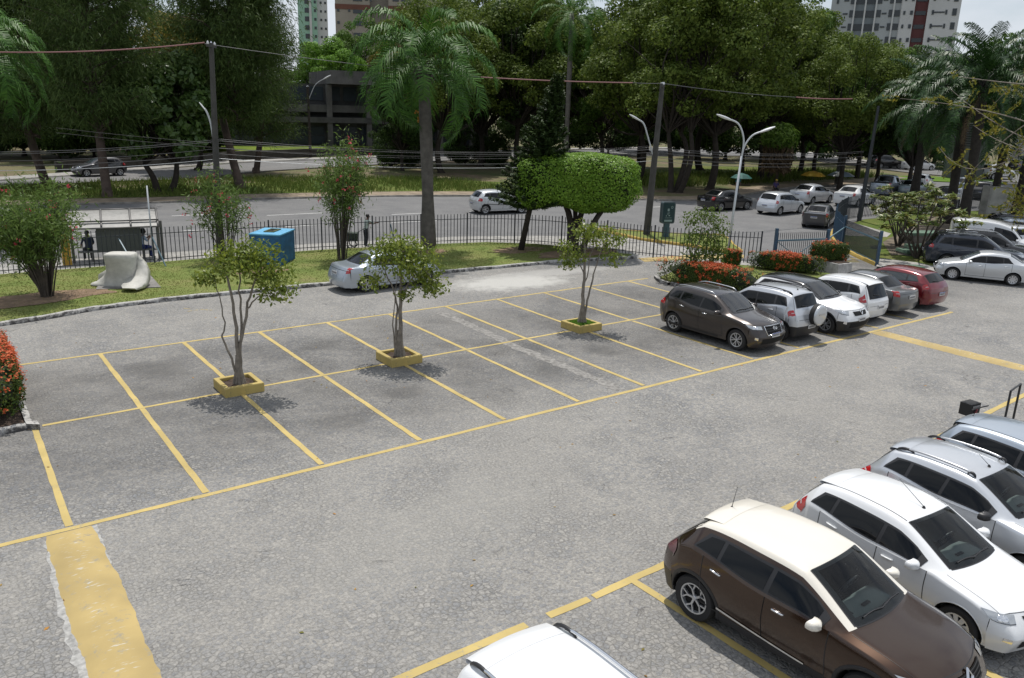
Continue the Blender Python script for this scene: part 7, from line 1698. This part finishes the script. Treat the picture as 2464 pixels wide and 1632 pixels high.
for k, (px0, px1, d_, H, lab) in enumerate(((115, 200, 190, 40, 'white block glimpsed through the casuarinas at the top left'), (385, 450, 180, 21, 'small white building glimpsed behind the mango tree'), (1480, 1640, 230, 33, 'pale block glimpsed through the gaps of the wood'), (2195, 2290, 122, 7.0, 'white house with grey shutters behind the palm trunks'))):
    t, L_ = tower(lab, px0, px1, d_, H, 10); t.name = 'distant_building'; mb = MB(); mb.box((L_/2, 5, H/2), (L_, 10, H)); mb.build('wall', M_WHB if k != 3 else plain('house_wall', (.13, .135, .14), .9), t)
    if k == 3:
        for z in range(14): mb = MB(); mb.box((L_*.5, -.05, 4.2+.3*z), (L_*.42, .1, .08)); mb.build('shutter_slat', M_WG, t)
    else: wins(t, [L_*(.2+.2*i) for i in range(4)], H-14 if H > 20 else 3, 3, 4, 1.0, 1.0)
# low concrete building with a flat roof
a, b = at_dist(470, 300, 121), at_dist(1120, 300, 131); v = b-a; an = math.atan2(v.y, v.x); L_ = Vector((v.x, v.y, 0)).length; t = thing('concrete_building', 'low dark modernist building with a heavy concrete roof edge across the back road', 'building', (a.x, a.y, 0), an)
M_RAW = plain('raw_concrete', (.115, .11, .105), .95, var=.45, vscale=.35, bump=.3); M_RAWD = plain('dark_facade', (.05, .05, .05), .9, var=.4, vscale=.5); zt = at_dist(760, 163, 124).z; zb = at_dist(760, 194, 124).z
u0 = .415
mb = MB(); mb.box((L_*(u0+1)/2, 6, (zt+zb)/2), (L_*(1-u0), 15, zt-zb)); mb.build('roof', M_RAW, t)
mb = MB(); mb.box((L_*.5, 9, zb/2), (L_, 14, zb-.1)); mb.build('wall', M_RAWD, t)
for z, hh, y in ((6.35, 1.0, .9), (4.75, .75, .5)): mb = MB(); mb.box((L_*.5, y+1, z), (L_, 2.2, hh)); mb.build('floor_band', plain('floor_band', (.082, .08, .076), .95, var=.35, vscale=.5), t)
for u in (.42, .56, .565+.13, .83, .96): mb = MB(); mb.box((L_*u, .9, zb/2), (.75, .7, zb-.2)); mb.build('column', M_RAW, t)
for z in (8.4, 3.2, 1.9):
    for i in range(17): mb = MB(); mb.box((L_*(i+.5)/17, 1.95, z), (L_/17-.5, .12, 1.9 if z > 8 else 1.15)); mb.build('window', plain('pane_dim', (.035, .045, .055), .2), t)
# retaining wall and the lawn above it
wp = [Vector((*G(q, w_), 0)) for q, w_ in ((130, 400), (330, 388), (560, 370), (700, 364), (860, 358), (1000, 352))]; t = thing('retaining_wall', 'long dark retaining wall beside the back road with a sunlit lawn above it', 'wall', (wp[0].x, wp[0].y, 0)); mb = MB()
for p, q in zip(wp, wp[1:]):
    p, q = p-wp[0], q-wp[0]; mb.bar(p+Vector((0, 0, .55)), q+Vector((0, 0, .55)), .3, 1.1)
mb.build('wall', plain('wall_dark', (.07, .065, .058), .95, var=.5, vscale=.6), t)
slab('upper_lawn', [(p.x+.1, p.y+.2) for p in wp[2:]]+[(wp[-1].x+4, wp[-1].y+16), (wp[2].x-4, wp[2].y+20)], .2, 1.08, grass_mat('green_turf2', [(.08, .13, .02), (.14, .19, .03), (.16, .19, .04)], .3))
x, y = G(735, 362); mb = MB(); mb.tube([(x, y+8, 1), (x, y+8, 5.6)], .07, 8); so = mb.build('sign_post', M_GALV, None, smooth=True); tag(so, 'white post with a small plate in front of the concrete building', 'post'); mb = MB(); mb.box((x, y+8, 5.6), (1.3, .1, .25), rz=AX); mb.build('sign_plate', MPLATE, so)
# benches of the site: end of buildings
# ------------------------------------------------------------ the cars
P_CREAM = paint('cream_paint', (.72, .68, .60)); P_BROWN = paint('brown_paint', (.046, .022, .010), .75, .26); P_WHITE = paint('white_paint', (.72, .73, .74)); P_SILV = paint('silver_paint', (.56, .58, .61), .55, .34); P_SILVB = paint('bluish_silver_paint', (.42, .47, .53), .65, .34); P_GREYBR = paint('brown_grey_paint', (.040, .031, .027), .5, .3); P_GREY = paint('grey_paint', (.14, .145, .15), .6, .33); P_RED = paint('red_paint', (.16, .008, .014), .3, .3); P_NAVY = paint('navy_paint', (.022, .030, .048), .4, .3); P_BLACK = paint('black_paint', (.008, .008, .009), .2, .25); P_SILVW = paint('light_silver_paint', (.58, .60, .62), .5, .36); P_BEIGE = paint('beige_paint', (.36, .34, .30), .5, .35); P_GREYD = paint('dark_grey_paint', (.075, .075, .08), .5, .33); P_TEAL = paint('grey_green_paint', (.20, .25, .26), .5, .35)
R_DK = plain('rim_dark', (.30, .30, .31), .35, .7)
SUV = dict(type='suv', L=4.33, W=1.81, H=1.61, wb=2.67, fo=.85, hood=(.14, .90), cowl=(1.12, 1.10), wtop=(1.92, 1.55), peak=(2.5, 1.61), rtop=(3.72, 1.54), gbot=(4.08, 1.12), deck=(4.27, .92), belt=1.04, beltr=1.16, R=.345, clad=True, rock=.26, nose=.55, rnose=.58, doorb=2.35)
HATCH = dict(type='hatch', L=3.97, W=1.72, H=1.47, wb=2.49, fo=.83, hood=(.16, .76), cowl=(1.05, .98), wtop=(1.88, 1.40), peak=(2.4, 1.47), rtop=(3.45, 1.39), gbot=(3.78, 1.04), deck=(3.92, .84), belt=.93, beltr=1.05, R=.305, doorb=2.15)
SEDAN = dict(type='sedan', L=4.45, W=1.73, H=1.48, wb=2.58, fo=.86, hood=(.15, .76), cowl=(1.08, .98), wtop=(1.88, 1.41), peak=(2.4, 1.48), rtop=(3.15, 1.42), gbot=(3.82, 1.06), deck=(4.38, 1.00), belt=.93, beltr=1.00, R=.305, doorb=2.18, wine_l=6.35, wine_u=5.95, taillamp=[[(7.82, .60), (7.85, .84), (7.75, 1.02)], [(8.4, .60), (8.4, .82), (8.35, 1.04)]], e7z=1.0, smooth={7: .5}, rg=(6.1, 6.92))
VAN = dict(type='hatch', L=4.4, W=1.75, H=1.95, wb=2.70, fo=.80, hood=(.18, .85), cowl=(.95, 1.12), wtop=(1.55, 1.72), peak=(2.4, 1.95), rtop=(4.25, 1.90), gbot=(4.36, 1.10), deck=(4.38, .82), belt=1.0, beltr=1.05, R=.31, roofw=.84, doorb=1.95, side_glass=True, wine_l=4.35, wine_u=4.3, quarter=False, rear_glass=False)
FG = 'cars in the front row'; MID = 'cars in the middle row'; RT_ = 'cars parked at the right'; ST = 'cars on the street'; BK = 'cars on the back road'
R_ = math.radians
STRIP = ([(3.6, 1.835), (5.5, 1.765)], [(3.6, 1.865), (5.5, 1.80)], MCHR)
# front row
make_car('parked_car', 'white car with silver roof rails at the bottom edge, only its roof in view', 'car', dict(SUV, H=1.70, paint=P_WHITE, rails=MCHR, W=1.82, roofw=.74, wtop=(1.75, 1.64), peak=(2.6, 1.70), rtop=(3.90, 1.62), gbot=(4.12, 1.15), spoiler=True, aerial=(4.4, .45, 1.1)), (3.45, -10.69), R_(-89), FG, 1.04, 2)
make_car('parked_car', 'dark brown crossover with a cream roof and cream mirrors, nearest of the front row', 'car', dict(SUV, gutter=False, R=.36, tlmat=plain('dark_red_lamp', (.09, .008, .02), .12, coat=1.0), tlwhite=False, paint=P_BROWN, roofpaint=P_CREAM, mirror=P_CREAM, handle=MCHR, inside=True, wheels='y', rim=R_DK if False else MRIM, aerial=(6.0, .38, -.15), spoiler=True, badge='diamond', strip=STRIP, rtop=(3.62, 1.53), e8z=.9), (8.38, -9.62), R_(-87.5), FG, 1.05, 2)
make_car('parked_car', 'white hatchback with red tail lamps beside the brown crossover', 'car', dict(HATCH, paint=P_WHITE, inside=True, wheels='cover', spoiler=True, aerial=(4.25, .55, 1.0), H=1.48, taillamp=[[(6.7, .70), (6.9, .84), (7.25, 1.02)], [(7.75, .66), (7.95, .8), (7.9, 1.06)]]), (11.18, -9.65), R_(-94), FG, 1.05, 2)
make_car('parked_car', 'silver crossover with black mirrors and roof rails in the front row', 'car', dict(SUV, paint=P_SILV, inside=True, wheels='five', rails=MRIM, mirror=MK, L=4.05, H=1.58, W=1.74, wb=2.55, rtop=(3.42, 1.50), gbot=(3.78, 1.10), deck=(3.99, .92), peak=(2.35, 1.58), wtop=(1.88, 1.52), aerial=(4.3, .25, .9), clad=False, spoiler=True, R=.325), (13.50, -9.56), R_(-91), FG, 1.05, 2)
pc, sh_ = make_car('parked_car', 'silver-white hatchback with a blue and yellow sticker on its tailgate, farthest of the front row', 'car', dict(HATCH, paint=P_SILVB, wheels='five', spoiler=True, aerial=(6.0, .2, -.3), tlwhite=True), (16.26, -9.54), R_(-92), FG, 1.05, 2)
g = MB(); patch(sh_, g, [(7.05, -.55), (7.5, -.55)], [(7.05, .55), (7.5, .55)], n=4, m=8, off=.007); so_ = g.build('blue_sticker', plain('sticker_blue', (.05, .07, .22), .3), pc, smooth=True); g = MB(); patch(sh_, g, [(7.12, .1), (7.45, .1)], [(7.12, .45), (7.45, .45)], n=3, m=4, off=.010); g.build('yellow_sticker', plain('sticker_yellow', (.60, .36, .02), .3), pc, smooth=True)
# middle row
make_car('parked_car', 'dark brown SUV with chrome grille facing us, first of the middle row', 'car', dict(SUV, paint=P_GREYBR, screen=MWIN2, inside=True, wheels='twin', rails=MRIM, railfeet=False, grillerim=True, grillebar=MK, badge='slant', handle=MCHR, L=4.27, H=1.63, W=1.78, wb=2.59, clad=False, rock=.24, grille=(1.15, 1.92, .36), headlamp=[[(1.62, .44), (1.72, .80), (1.98, 1.04)], [(1.93, .44), (2.04, .74), (2.2, 1.0)]], glass=MGLS, strip=([(3.4, 1.9), (6.2, 1.9)], [(3.4, 1.97), (6.2, 1.97)], MK)), (20.72, 2.40), R_(-88), MID, 1.05, 2)
pc, sh_ = make_car('parked_car', 'silver SUV with its spare wheel on the tailgate, second of the middle row', 'car', dict(SUV, paint=P_SILV, L=4.0, W=1.765, H=1.66, wb=2.52, wheels='five', rails=MK, aerial=(5.8, .12, -.5), peak=(2.3, 1.66), wtop=(1.85, 1.60), rtop=(3.55, 1.58), gbot=(3.80, 1.14), deck=(3.93, .95), fo=.80, blueplate=False, rplate=9.1), (22.95, 2.35), R_(92), MID, 1.05, 2)
p = sh_.pt(8.2, .0, .0); mb = MB(); Mx_ = Matrix.Translation((sh_.xr-.02, -.12, .93)) @ Matrix.Rotation(-PI/2, 4, 'Y'); mb.lathe([(.33, -.02), (.345, .03), (.345, .17), (.33, .205), (.27, .225), (.0, .235)], 32, 0, Mx_); wo = mb.build('spare_wheel_cover', P_SILVW, pc, auto=50); mb = MB(); mb.lathe([(.345, -.03), (.35, .0), (.35, .14), (.34, .15)], 32, 0, Mx_); mb.build('spare_tyre', MRUB, wo, smooth=True); mb = MB(); mb.box((sh_.xr-.262, -.12, .97), (.01, .36, .03)); mb.build('cover_print', MRIM, wo)
make_car('parked_car', 'white crossover with a black roof facing us, third of the middle row', 'car', dict(SUV, paint=P_WHITE, roofpaint=P_BLACK, screen=MWIN2, mirror=P_BLACK, inside=True, wheels='twin', badge='diamond', grille=(1.45, 1.85, .34), blueplate=False), (25.30, 2.15), R_(-88), MID, 1.05, 2)
make_car('parked_car', 'white hatchback with a black tailgate window, fourth of the middle row', 'car', dict(HATCH, paint=P_WHITE, H=1.53, L=3.9, rtop=(3.50, 1.45), gbot=(3.78, .98), deck=(3.87, .80), peak=(2.2, 1.53), wtop=(1.7, 1.44), taillamp=[[(6.65, .68), (6.9, .86), (7.3, 1.03)], [(7.8, .66), (7.95, .8), (7.9, 1.05)]], rg=(6.1, 7.3), blueplate=False, spoiler=True), (27.65, 2.40), R_(91), MID, 1.05, 1)
make_car('parked_car', 'grey saloon with red-brown tinted windows, fifth of the middle row', 'car', dict(SEDAN, paint=P_GREY, L=4.13, W=1.62, H=1.43, wb=2.44, wheels='cover', peak=(2.2, 1.43), rtop=(2.95, 1.37), gbot=(3.50, 1.02), deck=(4.05, .97), glass=plain('reddish_tint', (.035, .012, .014), .04, spec=.8), blueplate=False), (29.85, 2.60), R_(90), MID, 1.05, 1)
make_car('parked_car', 'dark red hatchback, last of the middle row', 'car', dict(HATCH, paint=P_RED, L=4.16, wb=2.55, rtop=(3.58, 1.38), gbot=(3.95, 1.06), deck=(4.10, .86), wheels='five', glass=MGLS2), (32.10, 2.55), R_(90), MID, 1.05, 1)
# at the lawn kerb
make_car('parked_car', 'silver saloon parked along the lawn kerb, half hidden by a planter tree', 'car', dict(SEDAN, paint=P_SILVB, L=4.59, wb=2.70, H=1.46, wheels='five', R=.325, rg=(6.1, 6.92), blueplate=False), (14.55, 15.43), R_(1.5), 'cars parked alone', 1.06, 2)
# right-hand group
e0, e1 = Vector((*G(2310, 654), 0)), Vector((*G(2193, 640), 0)); an = R_(117); mid = (e0+e1)/2; rt = Vector((math.sin(an), -math.cos(an), 0))
make_car('parked_car', 'silver saloon with white spoked wheel covers at the right, nose against the corner walk', 'car', dict(SEDAN, paint=P_SILVW, L=4.27, wb=2.55, H=1.51, wheels='cover', deck=(4.2, 1.02)), (mid.x+rt.x*.75-.45, mid.y+rt.y*.75-.55), an, RT_, 1.0, 1)
f = Vector((math.cos(R_(-62)), math.sin(R_(-62)), 0))
def right_car(px, py, ang, spec, lab, lod=1, sc=1.04, along=0.0, z=0.008):
    x, y = G(px+2, py+15); d = Vector((math.cos(R_(ang)), math.sin(R_(ang)), 0)); make_car('parked_car', lab, 'van' if spec.get('H', 1.5) > 1.9 else 'car', spec, (x+d.x*along, y+d.y*along, z), R_(ang), RT_, sc, lod)
right_car(2248, 603, -58, dict(SUV, paint=P_NAVY, L=4.7, H=1.72, W=1.85, wb=2.75, peak=(2.6, 1.72), wtop=(2.0, 1.66), rtop=(4.1, 1.64), gbot=(4.45, 1.2), deck=(4.62, 1.0), clad=False, rails=MRIM), 'dark blue SUV tucked behind the silver saloon at the right', 1, 1.04)
right_car(2280, 592, -58, dict(SUV, paint=P_BLACK, H=1.7, L=4.5, peak=(2.6, 1.70), wtop=(2.0, 1.64), rtop=(3.9, 1.62), gbot=(4.25, 1.2), deck=(4.43, 1.0), rails=MRIM), 'black SUV with roof rails between the dark blue SUV and the white van', 1, 1.04)
right_car(2290, 580, -58, dict(VAN, paint=P_WHITE), 'white panel van at the right behind the dark SUVs', 1, 1.08)
right_car(2322, 562, 121, dict(HATCH, paint=P_SILV, H=1.5, L=4.0), 'silver hatchback with its red tail lamp towards us, right of the white van', 1, 1.04)
right_car(2318, 552, -58, dict(HATCH, paint=P_BEIGE, H=1.55), 'beige hatchback behind the white van roof', 0, 1.04)
right_car(2345, 545, -50, dict(SEDAN, paint=P_SILVB), 'bluish silver saloon at the right edge in front of the white wall', 1, 1.06)
right_car(2340, 530, -45, dict(HATCH, paint=P_BLACK), 'black car against the white wall at the right edge', 0, 1.04)
# street
def street(px, py, ang, spec, lab, sc=1.06, lod=1, grp=ST, cat='car', nm='street_car'):
    x, y = G(px-(13 if grp == ST and px > 1300 else 0), py+(9 if grp == ST and px > 1300 else 3), .016); return make_car(nm, lab, cat, spec, (x, y, .016), R_(ang), grp, sc, lod)
street(1152, 488, -11, dict(HATCH, paint=P_SILVW, L=3.93, H=1.46, wheels='five', strip=([(3.3, 1.45), (6.3, 1.45)], [(3.3, 1.5), (6.3, 1.5)], MK), rg=(6.1, 6.95)), 'silver hatchback driving alone on the street, left of the clipped ficus', 1.15)
street(1690, 475, -5, dict(SEDAN, paint=P_BLACK, R=.315), 'black saloon on the street behind the two-armed lamp', 1.12)
street(1815, 484, 4, dict(HATCH, paint=P_SILV, L=4.05, H=1.52, wtop=(1.8, 1.45), peak=(2.3, 1.52), rtop=(3.5, 1.44)), 'silver hatchback in the traffic, left of the dark grey saloon', 1.14)
street(1888, 460, 6, dict(SEDAN, paint=P_SILV, L=4.48, H=1.51), 'silver saloon in the far lane of the traffic, below the yellow parasol', 1.16)
street(1988, 465, 8, dict(SEDAN, paint=P_WHITE, L=4.45), 'white saloon in the traffic behind the dark steel pole', 1.18)
street(1905, 512, 24, dict(SEDAN, paint=P_GREYD, L=4.28, H=1.47), 'dark grey saloon driving away in the nearest lane by the curved fence', 1.06)
pc, sh_ = street(2062, 441, 14, dict(SEDAN, paint=P_SILVB, L=5.0, wb=3.0, H=1.74, W=1.82, hood=(.16, .95), cowl=(1.25, 1.15), wtop=(1.95, 1.68), peak=(2.4, 1.74), rtop=(3.0, 1.70), gbot=(3.3, 1.16), deck=(4.95, 1.12), belt=1.08, beltr=1.14, e7z=1.13, e8z=1.08, R=.37, rock=.35, nose=.62, rnose=.6, wine_l=6.0, wine_u=5.9, rg=(6.1, 6.9)), 'silver double-cab pickup with a black sports bar in the traffic', 1.14, 1, ST, 'pickup')
mb = MB()
for y in (.55, -.55): mb.tube([(sh_.xr+1.5, y, 1.1), (sh_.xr+1.35, y*.95, 1.62), (sh_.xr+.7, y*1.1, 1.12)], .035, 6)
mb.bar((sh_.xr+1.35, .52, 1.62), (sh_.xr+1.35, -.52, 1.62), .07); mb.build('sports_bar', MK, pc)
mb = MB(); mb.box((sh_.xr+.9, 0, 1.155), (1.5, 1.35, .03)); mb.build('load_cover', MK, pc)
street(2122, 444, 14, dict(SEDAN, paint=P_TEAL), 'grey-green saloon half hidden behind the plumeria', 1.12, 0)
street(2140, 426, 18, dict(HATCH, paint=P_WHITE, H=1.6), 'white car with red lamps behind the palm trunks, beyond the grey-green saloon', 1.12, 0)
street(2205, 470, 14, dict(SUV, paint=P_SILV, roofpaint=P_BLACK, H=1.65, pillars=False), 'large grey car with dark roof behind the corner fence by the thick palm trunk', 1.16, 1)
street(2243, 437, 18, dict(SEDAN, paint=P_SILVB), 'bluish silver saloon seen right of the thick palm trunk', 1.12, 0)
street(2285, 451, 18, dict(SUV, paint=P_BLACK), 'black SUV beside the white wall end on the street', 1.1, 0)
# back road
street(233, 403, 188, dict(HATCH, paint=P_GREYD, L=4.0, H=1.5), 'dark grey hatchback passing on the back road behind the left casuarina trunks', 1.2, 1, BK)
street(2046, 386, -22, dict(SUV, paint=P_BLACK, L=4.6, H=1.7, peak=(2.6, 1.70), wtop=(2.0, 1.64), rtop=(3.9, 1.62), gbot=(4.25, 1.2), deck=(4.5, 1.0)), 'black SUV on the back road between the trunks of the right-hand trees', 1.2, 1, BK)
street(2122, 390, -20, dict(SEDAN, paint=P_WHITE), 'white saloon on the back road behind the palm trunks', 1.15, 0, BK)
street(2300, 411, -15, dict(SUV, paint=P_WHITE, L=4.4), 'white SUV on the back road right of the thick palm trunk', 1.2, 0, BK)
street(2255, 410, -15, dict(HATCH, paint=P_BLACK), 'black hatchback on the back road in front of the white SUV', 1.1, 0, BK)
street(2362, 394, -12, dict(SUV, paint=P_GREYD), 'dark car at the right edge of the back road', 1.15, 0, BK)

# a few fallen leaves on the paving
rg = np.random.default_rng(200); n = 170; c = np.stack([rg.uniform(-4, 30, n), rg.uniform(-9, 14, n), np.full(n, .02)], 1); V, Q = leaf_cards(c, .075, .55, np.array([0, 0, 3.0]), rg, up=1); tag(np_mesh('fallen_leaves', V, Q, leaf_mat('fallen_leaf', [(.42, .20, .05), (.35, .24, .06), (.22, .12, .04), (.14, .16, .04)], .8, .1)), kind='stuff')
